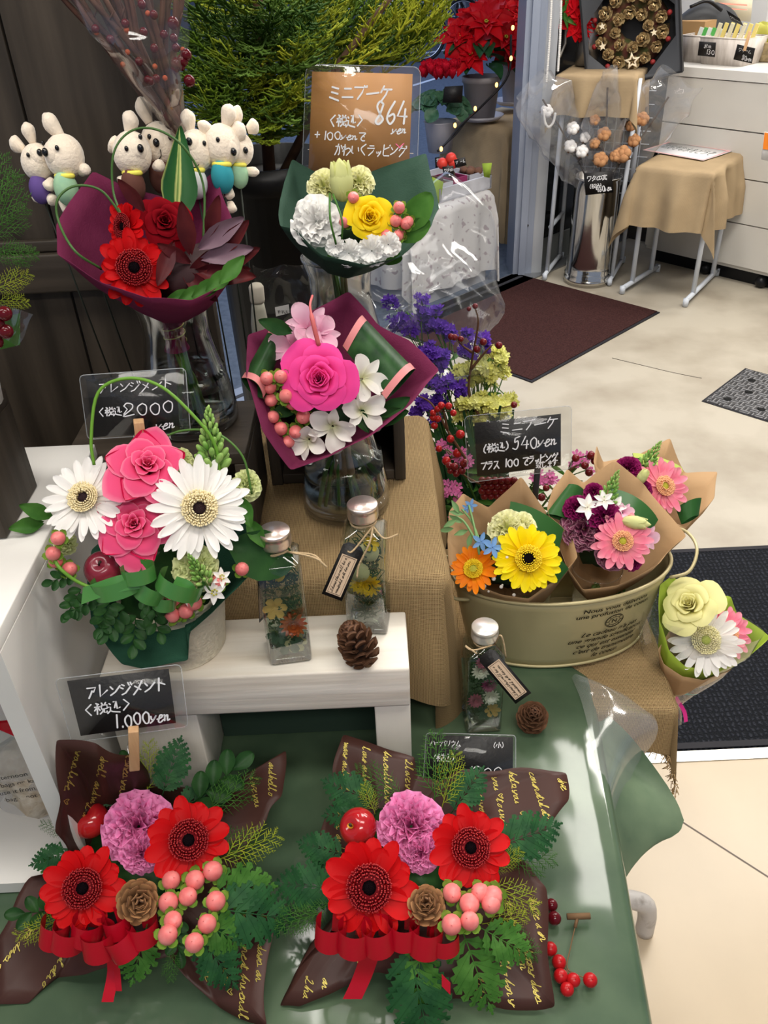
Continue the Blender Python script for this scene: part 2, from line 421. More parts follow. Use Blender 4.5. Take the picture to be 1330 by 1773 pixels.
def lobed_leaf(mb, L, W, M, lobes=4, bend=-.4, seed=0):
    """fern leaflet with toothed sides"""
    r = R_(seed); n = lobes*2; pts = []
    def prof(t): return W/2*math.sin(min(1, t*1.4+.12)*PI/2)*(1-t)**.75*1.25
    for sgn in (1, -1):
        for i in range(n):
            t0 = i/n; t1 = (i+1)/n; w0 = prof(t0); w1 = prof(min(.98, t1))
            x0, x1 = L*t0, L*t1; tw = w0*1.18+L*.01
            z = lambda x: bend*x*x/L
            vs = [(x0, 0, z(x0)), (x0, sgn*w0*.72, z(x0)+.1*w0), ((x0+x1)/2+L*.035, sgn*tw, z(x1)), (x1, sgn*w1*.72, z(x1)+.1*w1), (x1, 0, z(x1))]
            f = [(0, 1, 2, 3, 4)] if sgn > 0 else [(4, 3, 2, 1, 0)]
            mb.add(vs, f, [(0, t0)]*5, M)
    mb.tube([(0, 0, .0002), (L*.97, 0, bend*L*.95+.0002)] if abs(bend) < .05 else [(L*t, 0, bend*L*t*t+.0003) for t in (0, .25, .5, .75, .97)], L*.008, 4, M)

def fern(mb, L, W, M, n=8, bend=-.5, seed=0, lobes=3, thick=.0):
    """A frond: leaflets on both sides of a curved midrib, longest below the middle"""
    r = R_(seed)
    pt = lambda t: Vector((L*t*(1-.08*t), 0, bend*L*t*t*.6))
    for i in range(n):
        t = .12+.85*i/(n-1); p = pt(t); ll = W/2*math.sin(min(1, .25+t*1.5)*PI/2)*(1-t)**.6*1.35+L*.03
        for sg in (1, -1):
            A = sg*(1.02-.38*t+r.uniform(-.06, .06))
            Mi = M @ Matrix.Translation(p) @ Matrix.Rotation(-math.atan(bend*1.2*t)*-1*-1, 4, 'Y') @ Matrix.Rotation(A, 4, 'Z') @ Matrix.Rotation(sg*r.uniform(-.2, .35), 4, 'X')
            lobed_leaf(mb, ll, ll*.46+L*.02, Mi, lobes, -.15, seed+i)
    lobed_leaf(mb, L*.16, L*.07, M @ Matrix.Translation(pt(.93)), 2, -.3)
    mb.tube([pt(t/6) for t in range(7)], [L*.012*(1-.1*t) for t in range(7)], 4, M)

def conifer(mb, L, M, seed=0, depth=2, wid=.42, bend=-.35, n=11, th=.0011, droop=0.):
    """A flat spray of scale leaves: side twigs that fork once more"""
    r = R_(seed)
    def twig(M, L, d, th):
        pt = lambda t: Vector((L*t, 0, bend*L*t*t))
        k = 4; mb.tube([pt(i/k) for i in range(k+1)], [th*(1-.13*i) for i in range(k)]+[th*.3], 4, M, flat=.6)
        if d <= 0: return
        m = max(4, int(n*(.62 if d < depth else 1)))
        for i in range(m):
            t = .1+.86*i/(m-1); sg = 1 if i % 2 else -1; ll = L*wid*(1-t**1.4*.82)*(.55+.9*min(.5, t*1.4))*r.uniform(.85, 1.15)
            twig(M @ Matrix.Translation(pt(t)) @ Matrix.Rotation(sg*(.72+r.uniform(-.1, .1)), 4, 'Z') @ Matrix.Rotation(r.uniform(-.15, .15)+droop, 4, 'Y'), ll, d-1, th*.85)
    twig(M, L, depth, th)

def pine_cone_meshes(key, R, H, m, m2, n=64, seed=1, openness=1., wk=1., emax=1.1):
    """Scales wound round a core; the cone stands on its base with its tip up"""
    r = R_(seed); mb = MB()
    for i in range(n):
        t = i/(n-1); a = i*2.39996; z = H*(-.42+.9*t); pr = math.sin(PI*(.16+.8*t)**.9); el = -.35*openness+(emax+.35)*t**1.15
        L = R*(.34+.66*pr)*.86; W = R*.52*(.45+.75*pr)*wk
        M = Matrix.Translation((0, 0, z)) @ Matrix.Rotation(a, 4, 'Z') @ Matrix.Rotation(-el+r.uniform(-.06, .06), 4, 'Y')
        def g(u, v):
            q = 2*u-1; w = W*(.22+.78*math.sin(v*PI/2)**1.6)*(1 if v < .86 else 1-(v-.86)*1.6)
            x = L*v*(1-.08*q*q*v) + (0 if v < .8 else 0); z = L*(.02+.32*v*v) + .14*W*(1-q*q)*v
            return (x, q*w/2, z)
        mb.grid(g, 4, 5, M)
        def g2(u, v):
            q = 2*u-1; x, y, zz = g(u, v); return (x-.02*L*v, y, zz-(.05+.13*v)*R*.55)
        def gb(u, v):
            a1 = g(u, 1.); b1 = g2(u, 1.); return tuple(a1[k]*(1-v)+b1[k]*v for k in range(3))
        mb.grid(g2, 4, 4, M); mb.grid(gb, 4, 1, M)
    core = MB(); core.ball((0, 0, 0), R*.3, 10, 8, sz=H*.42/(R*.3))
    return mb.mesh(key, m), core.mesh('cone_core', m2)

def ornithogalum(parent, pos, n, L, m_bud, m_tip, nb=46, name='flower_spike', seed=3, s=1., flowers=0, fm=None):
    """Chincherinchee: a cone of overlapping green buds, a few white stars at its foot"""
    r = R_(seed); mb = MB()
    for i in range(nb):
        t = i/nb; a = i*2.39996; rad = L*.26*(1-t)**.8+L*.01; z = L*(.05+.88*t); sz = L*(.16-.11*t)
        M = Matrix.Translation((rad*math.cos(a)*.55, rad*math.sin(a)*.55, z)) @ Matrix.Rotation(a, 4, 'Z') @ Matrix.Rotation(.75*(1-t)+.1, 4, 'Y')
        mb.ball((0, 0, sz*.5), sz*.36, 7, 6, sz=2.0, M=M)
    M = frame(pos, n, 0, s); o = part(name, mb, m_bud, parent, M=M)
    st = MB(); st.tube([(0, 0, -L*.25), (0, 0, L*.8)], [L*.035, L*.012], 6); part('stem', st, m_tip, o, M=M)
    return o
def star_flower_mesh(key, R, m, n=6, wr=.55, e0=.5, e1=-.1, point=.8):
    mb = MB()
    for k in range(n): petal(mb, R, R*wr, Matrix.Rotation(2*PI*k/n, 4, 'Z') @ Matrix.Translation((R*.04, 0, -.001*(k % 2))), e0, e1, cup=.2, tip=.5, base=.3, point=point)
    return mb.mesh(key, m)

def lily_meshes(key, R, m, ms, seed=0, spread=.5):
    """Alstroemeria: three broad and three narrow petals round thin stamens"""
    r = R_(seed); mb = MB()
    for k in range(6):
        broad = k % 2 == 0
        M = Matrix.Rotation(2*PI*k/6+r.uniform(-.12, .12), 4, 'Z') @ Matrix.Translation((R*.06, 0, -R*.3)) @ Matrix.Rotation(r.uniform(-.3, .3), 4, 'X')
        petal(mb, R*(1.12 if broad else 1.05), R*(.82 if broad else .46), M, 1.05, spread*.35-.35+r.uniform(-.2, .2), cup=.2, tip=.62, base=.16, nu=6, nv=8, point=.25 if broad else .6)
    s = MB()
    for k in range(6):
        a = k*1.05; s.tube([(0, 0, -R*.2), (R*.12*math.cos(a), R*.12*math.sin(a), R*.2), (R*.2*math.cos(a), R*.2*math.sin(a)-R*.05, R*.42)], [R*.018, R*.015, R*.03], 4)
    return mb.mesh(key, m), s.mesh('stamens', ms)

def wrap(bind, outer, bulge=.12, nv=8, k=5, inner_r=.0, wav=.0, seed=0, axis=None):
    """A sheet of paper from a gathered neck (or an inner ring of points) out to a closed outline. Returns MB and the rim."""
    rim = outer if k == 0 else smooth_corners(outer, k)
    n = len(rim); mb = MB()
    if isinstance(bind, list):
        ib = smooth_path(bind, 6, True); inn = [ib[int(i*len(ib)/n) % len(ib)] for i in range(n)]
    else:
        inn = []
        c = Vector(bind); ax = (sum((Vector(p) for p in rim), Vector())/n - c).normalized()
        for p in rim:
            q = Vector(p)-c; q = q-ax*q.dot(ax); inn.append(c + (q.normalized()*inner_r if q.length > 1e-6 else Vector()))
    cen = sum((Vector(p) for p in inn), Vector())/n; cr = sum((Vector(p) for p in rim), Vector())/n; ax = (cr-cen)
    ax = axis or (ax.normalized() if ax.length > 1e-5 else Vector((0, 0, 1)))
    def g(u, v):
        i = int(round(u*n)) % n; a = inn[i]; b = Vector(rim[i]); p = a.lerp(b, v)
        L = (b-a).length; p = p - ax*(bulge*L*math.sin(PI*v))
        if wav: p = p + Vector((mnoise.noise(p*16+Vector((seed, 0, 0))), mnoise.noise(p*16+Vector((0, seed+9, 0))), mnoise.noise(p*14+Vector((5, 0, seed)))))*wav*v
        return p
    mb.grid(g, n, nv, closed=True)
    return mb, rim
def smooth_corners(pts, k=5, keep=.07):
    """Outline with straight-ish sides and lightly rounded corners"""
    P = [Vector(p) for p in pts]; n = len(P); out = []
    for i in range(n):
        a, b, c = P[i-1], P[i], P[(i+1) % n]
        s0 = b.lerp(a, keep); s1 = b.lerp(c, keep)
        for j in range(3): t = j/2; out.append(s0.lerp(b, t).lerp(b.lerp(s1, t), t))
        nxt = P[(i+1) % n]; e1 = nxt.lerp(b, keep)
        for j in range(1, k): out.append(s1.lerp(e1, j/k))
    return out
def crumple(mb, amp=.006, s=22, seed=0):
    for a in mb.v:
        for i in range(len(a)):
            p = Vector(a[i]); 
            f = mnoise.cell_vector(p*s*.5+Vector((seed, seed, 0)))
            a[i] += np.array([mnoise.noise(p*s+Vector((seed, 0, 0))), mnoise.noise(p*s+Vector((0, seed+5, 0))), mnoise.noise(p*s+Vector((0, 3, seed)))])*amp*2
    return mb
def bag(mb, prof, c, ax, side, flat=.45, n=28, amp=.004, s=26, seed=0, tilt=None):
    """Crumpled clear bag round an axis: prof = list of (distance along axis, half width)"""
    ax = Vector(ax).normalized(); sd = Vector(side); sd = (sd-ax*sd.dot(ax)).normalized(); dp = ax.cross(sd); c = Vector(c)
    m = MB()
    def g(u, v):
        k = v*(len(prof)-1); i = min(int(k), len(prof)-2); t = k-i
        h = prof[i][0]*(1-t)+prof[i+1][0]*t; r = prof[i][1]*(1-t)+prof[i+1][1]*t
        a = u*2*PI; cr = abs(math.cos(a))**.7*(1 if math.cos(a) >= 0 else -1)
        return c+ax*h+sd*(r*cr)+dp*(r*flat*math.sin(a))
    m.grid(g, n, (len(prof)-1)*5, closed=True); crumple(m, amp, s, seed); mb.merge(m); return mb
def ribbon_loop(mb, base, d, up, L, wd, side=None, lift=.5, n=14):
    """One loop of a bow: leaves the knot along d, turns over and comes back above"""
    base = Vector(base); d = Vector(d).normalized(); up = Vector(up); up = (up-d*up.dot(d)).normalized(); sd = side or d.cross(up)
    pts = []
    for i in range(n+1):
        t = i/n; a = -PI/2*1.0+t*PI*1.0
        x = L*(math.sin(t*PI))**.6; z = lift*L*(t-.0)*(1 if t < .5 else 1)*(.35+.65*math.sin(t*PI))
        pts.append(base+d*x+up*(z))
    return mb.strip(pts, sd, wd)
def curl(mb, c, axis, r, wd, a0=0, a1=5.2, up=(0, 0, 1), ell=1., n=18):
    """A curled length of ribbon, like a short open drum round its axis"""
    ax = Vector(axis).normalized(); u = Vector(up); u = (u-ax*u.dot(ax)).normalized(); w_ = ax.cross(u); c = Vector(c)
    pts = [c+u*(r*math.cos(a0+(a1-a0)*i/n))+w_*(r*ell*math.sin(a0+(a1-a0)*i/n)) for i in range(n+1)]
    return mb.strip(pts, ax, wd)
# ================================================================== writing
GL = {'ア': "18 88 65|56 44 21", 'レ': "29 21 85", 'ン': "17 35|11 53 97", 'ジ': "18 37|06 25|11 42 86|69 77|89 97", 'メ': "89 54 10|26 73", 'ト': "39 30|36 84",
      'ミ': "28 77|25 74|12 80", 'ニ': "27 77|12 92", 'ブ': "08 78 65 31|79 88|99 98", 'ー': "05 96", 'ケ': "39 15|27 97|67 54 20", 'プ': "08 78 65 31|89 98 87 78 89",
      'ラ': "28 78|06 86 63 20", 'ス': "18 78 54 10|54 90", 'ッ': "25 33|55 63|86 73 40", 'ピ': "29 21 30 90|87 25|99 98 88 99", 'グ': "49 15|37 87 64 20|89 98|99 97",
      'で': "18 98 65 42 60 90|75 84", 'か': "17 57 62 50|49 34 10|78 95", 'わ': "29 20|07 37 03 35 76 94 72 50", 'い': "18 13 32|87 94", 'く': "79 25 70",
      'し': "29 22 40 82", 'ま': "27 87|25 85|59 51 20 11 50 81", 'す': "07 97|59 53 34 45 53 30", 'ハ': "37 24 00|67 84 91", 'バ': "37 24 00|67 84 91|79 88|99 98",
      'リ': "28 23|79 74 50", 'ウ': "49 47|16 17 87 74 30", 'ム': "49 11 81|63 90", '小': "59 50 41|26 02|76 92", '(': "89 65 62 80", ')': "19 35 32 10",
      'ワ': "15 18 88 74 30", 'タ': "49 14|37 87 54 10|44 62", 'の': "57 42 11 04 37 77 94 72 51", '実': "59 58|07 08 98 97|26 76|24 74|02 92|58 52 10|52 90",
      '税': "19 38|06 46|28 20|26 03|26 43|59 67|89 77|57 54 94 97 57|64 62 40|74 71 91 92", '込': "18 27|05 25 22 00|22 41 90|49 69 54|69 73 94",
      '致': "09 49|29 06 46|04 44|24 21|01 42|69 56|57 97|86 74 50|63 90", '<': "79 35 70", '>': "29 65 20", '+': "15 75|48 42",
      '0': "58 26 23 50 81 86 58", '1': "59 50", '2': "17 39 78 75 10 91", '3': "18 49 77 45 73 50 11", '4': "59 13 93|76 70", '5': "38 35 66 73 50 11|38 89",
      '6': "79 35 22 50 82 74 33", '7': "17 18 88 40", '8': "78 49 27 54 82 50 21 54 78", '.': "50 51", '¥': "18 54 98|54 50|25 85|23 83",
      'y': "16 23 53 86|86 42 00", 'e': "03 64 76 46 21 50 92", 'n': "06 16 11|14 46 55 51 82", 'お': "17 67|49 41 20 12 54 83 71|79 97", 'ど': "38 45|87 24 11 30 80|79 88",
      '好': "38 14 51|58 10|06 56|68 97 75 71 50|55 95", '水': "58 50 31|16 46 12|86 63|63 91", 'a': "65 44 21 40 62 65 60 81", 'ク': "49 15|37 87 64 20", 'ー': "05 96"}
CUR = {'a': "64 43 21 40 63 65 61 80", 'b': "01 39 20 50 63 33", 'c': "64 44 21 50 81", 'd': "64 43 21 40 63 79 60 81", 'e': "02 64 55 33 20 50 81", 'f': "02 69 58 20 42 83",
       'g': "64 43 21 40 65 50 20 62 83", 'h': "01 49 38 20 44 64 60 81", 'i': "01 25 20 51", 'k': "01 49 20 44 64 33 60 81", 'l': "01 49 28 20 51", 'm': "04 15 10 44 40 74 70 91",
       'n': "04 15 10 44 54 50 81", 'o': "44 21 40 62 54 34 74", 'p': "04 25 10 24 55 62 31 80", 'r': "01 25 44 40 71", 's': "01 45 51 20 10 81", 't': "01 38 20 51|16 56",
       'u': "05 11 40 64 60 81", 'v': "05 20 55 85", 'w': "05 11 35 51 75 95", 'y': "05 12 42 65 40 10 63 84", 'I': "27 59 56 10 02 50 81", '*': "53 26 28 47 56 67 88 86 53", 'j': "01 25 30 00 51", '.': "10 20"}
def strokes_of(text, h=1., adv=1.05, font=GL, slant=.0, jit=0., seed=0, aspect=.92, widths=None):
    r = R_(seed); out = []; x = 0.
    for ch in text:
        if ch == ' ': x += .55*h*adv*(aspect if font is GL else .6); continue
        g = font.get(ch)
        sc = 1.
        if font is GL and ch in 'yena': sc = .78
        if ch == 'ッ': sc = .75
        if g:
            dy = r.uniform(-jit, jit)*h; rt = r.uniform(-jit, jit)
            for s_ in g.split('|'):
                pts = [Vector((int(p[0])/9., int(p[1])/9., 0)) for p in s_.split()]
                if len(pts) > 2 and (font is CUR or ch in '0235689yenaのでかわくしますミお'): pts = smooth_path(pts, 4)
                q = []
                for p in pts:
                    px_ = p.x*h*aspect*sc; py_ = p.y*h*sc+dy
                    q.append((x+px_+py_*slant, py_+px_*rt*.3))
                out.append(q)
        x += h*aspect*adv*sc*(1.0 if font is GL else .62)*(.62 if ch in '1.' and font is GL else 1.)
    return out, x
def stroke_mesh(mb, strokes, wd, mapf):
    """Brush strokes as thin bands with round ends; mapf((x, y)) gives the point on the surface"""
    for s_ in strokes:
        P = [Vector((p[0], p[1], 0)) for p in s_]
        Q = [P[0]]
        for p in P[1:]:
            if (p-Q[-1]).length > wd*.25: Q.append(p)
        if len(Q) < 2: Q = [P[0], P[0]+Vector((wd*.4, 0, 0))]
        d0 = (Q[1]-Q[0]).normalized(); d1 = (Q[-1]-Q[-2]).normalized()
        Q = [Q[0]-d0*wd*.35]+Q+[Q[-1]+d1*wd*.35]; ws = [.45]+[1.]*(len(Q)-2)+[.35]
        vs = []
        for i, p in enumerate(Q):
            t = (Q[min(i+1, len(Q)-1)]-Q[max(i-1, 0)]).normalized(); nrm = Vector((-t.y, t.x, 0))*wd*.5*ws[i]
            vs.append(mapf((p+nrm).xy)); vs.append(mapf((p-nrm).xy))
        mb.add(vs, [(2*i, 2*i+1, 2*i+3, 2*i+2) for i in range(len(Q)-1)])
    return mb
def font_mesh(body, size, shear=0., align='CENTER', offset=0., space=1.):
    c = bpy.data.curves.new('print', 'FONT'); c.body = body; c.size = size; c.shear = shear; c.align_x = align; c.resolution_u = 3; c.space_line = space; c.offset = offset
    o = bpy.data.objects.new('print', c); COL.objects.link(o); dg = bpy.context.evaluated_depsgraph_get(); me = bpy.data.meshes.new_from_object(o.evaluated_get(dg))
    v = [tuple(q.co) for q in me.vertices]; f = [tuple(p.vertices) for p in me.polygons]
    bpy.data.objects.remove(o); bpy.data.curves.remove(c); bpy.data.meshes.remove(me); return v, f
def bvh_of(mb):
    return BVHTree.FromPolygons(np.concatenate(mb.v).tolist(), mb.f)

def sign_card(name, label, corners, inner, lines, parent_mats, group=None, bendz=0.):
    """Laminated card. corners: world points TL, TR, BR, BL of the clear film; inner: card's (u0, v0, u1, v1) in it, v from the bottom.
    lines: (text, u, v, height, slant, pen width) in card heights"""
    TLc, TRc, BRc, BLc = [Vector(c) for c in corners]
    def P(u, v, off=0.):
        a = BLc.lerp(BRc, u); b = TLc.lerp(TRc, u); n = (BRc-BLc).cross(TLc-BLc).normalized(); return a.lerp(b, v)+n*off
    W = (BRc-BLc).length; H = (TLc-BLc).length
    cen = P(.5, .5); root = thing(name, label, 'sign', cen, group)
    # film with rounded corners
    fm = MB(); rr = .028; ring = []
    for cx, cy, a0 in ((W-rr*W*.0, H, 0),): pass
    r0 = min(W, H)*.07
    for (cx, cy, a0) in ((W-r0, H-r0, 0), (r0, H-r0, PI/2), (r0, r0, PI), (W-r0, r0, 1.5*PI)):
        for k in range(5):
            a = a0+k*PI/8; ring.append(((cx+r0*math.cos(a))/W, (cy+r0*math.sin(a))/H))
    fm.add([P(u, v, .0006) for u, v in ring]+[P(u, v, -.0008) for u, v in ring], [tuple(range(20)), tuple(range(39, 19, -1))]+[(i, i+20, (i+1) % 20+20, (i+1) % 20) for i in range(20)])
    part('laminate', fm, film('laminate_film', (.95, .96, .96), .06, .012, .012, .25, bump=.05, bscale=40), root, 'clear laminating film with rounded corners')
    ed = MB(); ed.tube([P(*ring[i % 20]) for i in range(21)], .0005, 5); part('sealed_edge', ed, mat('sealed_edge', (.62, .65, .67), .25, alpha=.35), root)
    u0, v0, u1, v1 = inner; cb = MB(); q = [(u0, v0), (u1, v0), (u1, v1), (u0, v1)]
    cb.add([P(u, v, .0003) for u, v in q]+[P(u, v, -.0004) for u, v in q], [(0, 1, 2, 3), (7, 6, 5, 4)]+[(i, i+4, (i+1) % 4+4, (i+1) % 4) for i in range(4)])
    card = part('card', cb, parent_mats[0], root)
    wm = MB()
    u0, v0, u1, v1 = inner
    for (t, u, v, h, sl, pw) in lines:
        hh = h*H; st, wd = strokes_of(t, hh, slant=sl, jit=.06, seed=len(t)); room = (u1-.03-u)*W
        if wd+sl*hh*.5 > room: k_ = room/(wd+sl*hh*.5); st = [[(a*k_, b) for a, b in q_] for q_ in st]
        mp = lambda p, u=u, v=v: P(u+p[0]/W, v+p[1]/H, .0011)
        stroke_mesh(wm, st, pw*H, mp)
    if wm.n: part('handwriting', wm, parent_mats[1], card, 'white handwritten lettering')
    return root
# ================================================================== room and furniture
AX = Vector((.73, .683, 0)); BX = Vector((.683, -.73, 0))     # the doorway runs along AX
WOODD = woodmat('dark_stained_wood', (.026, .020, .014), (.080, .062, .045), .55, 2, 26, .3)
WOODX = woodmat('dark_stained_wood_across', (.030, .023, .017), (.080, .062, .045), .55, 0, 26, .3)
WHITEW = woodmat('whitewashed_wood', (.80, .745, .655), (.56, .47, .36), .6, 0, 30, .35, lo=.46, hi=.76)
WHITEV = woodmat('whitewashed_wood_upright', (.78, .73, .65), (.56, .48, .38), .6, 2, 22, .25, lo=.52, hi=.85)
LAM = mat('white_laminate', (.78, .76, .72), .35, col2=(.70, .68, .64), scale=6)
BURL = weave('burlap', (.72, .50, .25), (.17, .095, .035), 1000, 1.0)
BURL2 = weave('burlap_fine', (.48, .36, .22), (.30, .21, .12), 900, .4)
BLACKM = mat('black_plastic', (.006, .006, .007), .35, bump=.1, bscale=30)
WSTEEL = mat('white_enamel', (.62, .66, .72), .35, bump=.1, bscale=40)

FRI = MB()
def drape(mb, c, hx, hy, rot, drop, seed=0, amp=.02, flare=.12, n=46, zfun=None, fringe=0.):
    """Cloth laid over a box top: (hx, hy) half sizes, drop = (x-, x+, y-, y+) overhangs"""
    ca, sa = math.cos(rot), math.sin(rot); c = Vector(c)
    x0, x1, y0, y1 = -hx-drop[0], hx+drop[1], -hy-drop[2], hy+drop[3]
    vs = []; uv = []
    for j in range(n+1):
        for i in range(n+1):
            x = x0+(x1-x0)*i/n; y = y0+(y1-y0)*j/n
            ex = max(0, abs(x)-hx)*(1 if x > 0 else -1); ey = max(0, abs(y)-hy)*(1 if y > 0 else -1)
            d = math.hypot(ex, ey); bx = max(-hx, min(hx, x)); by = max(-hy, min(hy, y))
            if d > 0:
                th = math.atan2(ey, ex); wv = mnoise.noise(Vector((bx*11+seed, by*11, th*1.3)))*amp*min(1, d*7)*1.6
                o = min(d, .012)+flare*d*(.6+.4*abs(math.sin(2*th)))+wv
                nx, ny = ex/d, ey/d
                if abs(ex) > 0 and abs(ey) > 0:
                    fold = math.cos(4*th)*-.28*d; nx += 0; px_ = bx+nx*o - ny*fold*.35*math.sin(2*th); py_ = by+ny*o + nx*fold*.35*math.sin(2*th)
                else: px_, py_ = bx+nx*o, by+ny*o
                z = -max(0, d-.006)*(.985-flare*.1)
            else: px_, py_, z = bx, by, mnoise.noise(Vector((bx*9+seed, by*9, 0)))*.003
            q = Vector((px_*ca-py_*sa, px_*sa+py_*ca, z))+c
            if zfun: q = zfun(q)
            vs.append(tuple(q)); uv.append((x, y))
    fs = [(j*(n+1)+i, j*(n+1)+i+1, (j+1)*(n+1)+i+1, (j+1)*(n+1)+i) for j in range(n) for i in range(n)]
    mb.add(vs, fs, uv)
    if fringe:
        r = R_(seed+5)
        edge = [j*(n+1)+i for j in (0, n) for i in range(n)]+[j*(n+1)+i for i in (0, n) for j in range(n)]
        for k in edge:
            for s in range(3):
                p = Vector(vs[k])+Vector((r.uniform(-.004, .004), r.uniform(-.004, .004), 0)); FRI.tube([p, p+Vector((r.uniform(-.006, .006), r.uniform(-.006, .006), -fringe*r.uniform(.3, 1)))], .0007, 3)
    return mb
def obox(mb, a, u, lu, v, lv, z0, z1):
    """box from corner a along directions u, v"""
    a = Vector((a[0], a[1], 0)); u = Vector(u).normalized()*lu; v = Vector(v).normalized()*lv
    q = [a, a+u, a+u+v, a+v]; vs = []; fs = []
    P = [Vector((p.x, p.y, z)) for z in (z0, z1) for p in q]
    for f in ((3, 2, 1, 0), (4, 5, 6, 7), (0, 1, 5, 4), (1, 2, 6, 5), (2, 3, 7, 6), (3, 0, 4, 7)):
        k = len(vs); vs += [tuple(P[i]) for i in f]; fs.append((k, k+1, k+2, k+3))
    return mb.add(vs, fs)

# floor inside: pale concrete screed, further forward smooth tiles; street outside
fl = MB()
A0 = Vector((.76, 4.30, 0)) - AX*7; A1 = Vector((.76, 4.30, 0)) + AX*6
fl.add([(-6, -3, 0), (7, -3, 0), tuple(A1+BX*4), tuple(A1), tuple(A0)], [(0, 1, 2, 3, 4)])
struct('floor', fl, mat('concrete_floor', (.46, .415, .335), .38, col2=(.335, .29, .225), scale=3.2, detail=9, stretch=(1, 1, 1), bump=.02, bscale=40, lo=.42, hi=.66))
tf = MB(); tf.box2((-1.5, -2, -.01), (4, 1.165, .004)); struct('trim_tiles', tf, mat('beige_floor_tile', (.60, .49, .345), .30, col2=(.54, .44, .31), scale=5, detail=8, lo=.3, hi=.75))
gr = MB(); gr.strip([S(1060, 1345, z=.0045)+(S(1060, 1345, z=.0045)-S(1330, 1518, z=.0045))*0, S(1180, 1422, z=.0045), S(1330, 1518, z=.0045), S(1180, 1422, z=.0045).lerp(S(1330, 1518, z=.0045), 5)], Vector((.65, .76, 0)), .0035)
struct('trim_joint', gr, mat('grey_grout', (.17, .14, .12), .9))
al = MB(); al.box2((-1.5, 1.150, 0), (4, 1.178, .0065)); struct('trim_metal_strip', al, mat('worn_aluminium', (.62, .62, .60), .3, 1.))
cr = MB(); cr.tube(smooth_path([S(1215, 655, z=.0005), S(1165, 645, z=.0005), S(1110, 632, z=.0005), S(1060, 620, z=.0005)], 4), .0016, 4); struct('trim_floor_crack', cr, mat('crack_dark', (.10, .085, .07), .9))
st = MB(); st.add([tuple(A0), tuple(A1), (30, 80, -.004), (-34, 80, -.004)], [(0, 1, 2, 3)]); struct('ground', st, mat('dusk_blue_asphalt', (.055, .075, .11), .75, col2=(.085, .11, .155), scale=30, detail=8, bump=.1, bscale=90))  # the blue of the dusk light is mixed into the asphalt colour
thr = MB(); obox(thr, A0+BX*-.02, AX, 13, BX, .13, 0, .008); struct('trim_threshold', thr, mat('threshold_metal', (.30, .31, .32), .4, .8))
thr2 = MB(); obox(thr2, A0+BX*.035, AX, 6.98, BX, .02, .008, .010)
struct('trim_track', thr2, mat('track_dark', (.03, .03, .035), .6))
ls = MB()
for a, b, wd in ((S(715, 148, z=.002), S(800, 122, z=.002), .13), (S(735, 92, z=.002), S(800, 82, z=.002), .15), (S(800, 82, z=.002), S(880, 60, z=.002), .15)):
    ls.strip([a, b], Vector((0, 1, 0)), wd)
struct('trim_parking_lines', ls, mat('dusk_blue_road_paint', (.52, .58, .66), .8))  # line paint tinted blue for the dusk light outside
# door post of ribbed aluminium and glazed door beyond it
ps = MB(); obox(ps, (.735, 4.29), (1, .05, 0), .098, (-.05, 1, 0), .17, 0, 2.6); obox(ps, (.762, 4.275), (1, .05, 0), .034, (-.05, 1, 0), .02, 0, 2.6)
ps2 = MB(); obox(ps2, (.833, 4.30), (1, .05, 0), .055, (-.05, 1, 0), .15, 0, 2.6)
struct('trim_door_post', ps, mat('blue_grey_aluminium', (.34, .38, .47), .38, .35)); struct('trim_door_jamb', ps2, mat('pale_aluminium', (.50, .52, .55), .38, .35))
sc_ = MB(); sc_.ball((.80, 4.288, .26), .006, 8, 5); struct('trim_screw', sc_, mat('screw', (.1, .1, .1), .4, .8))
dr = MB(); obox(dr, (.89, 4.40), AX, .62, BX, -.04, .14, 2.5); struct('window_1', dr, mat('dark_glass', (.012, .013, .014), .12, 0, .5))
db = MB(); obox(db, (.89, 4.38), AX, .62, BX, -.06, .0, .15); struct('trim_door_rail', db, mat('grey_green_metal', (.16, .17, .165), .45, .3))
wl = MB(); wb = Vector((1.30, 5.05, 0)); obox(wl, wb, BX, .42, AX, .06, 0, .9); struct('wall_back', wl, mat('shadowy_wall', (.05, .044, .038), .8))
ww = MB(); obox(ww, (2.05, 5.25), BX, 3.2, AX, .08, 0, 3.); obox(ww, (1.55, 5.75), BX, .9, AX, .05, .0, 3.)
struct('wall_right', ww, mat('white_wall', (.70, .69, .67), .6))
ce = MB(); ce.add([(-6, -3, 3.0), tuple(A0+Vector((0, 0, 3))), tuple(A1+Vector((0, 0, 3))), tuple(A1+BX*4+Vector((0, 0, 3))), (7, -3, 3.0)], [(0, 1, 2, 3, 4)]); struct('ceiling', ce, mat('white_ceiling', (.8, .79, .77), .8))

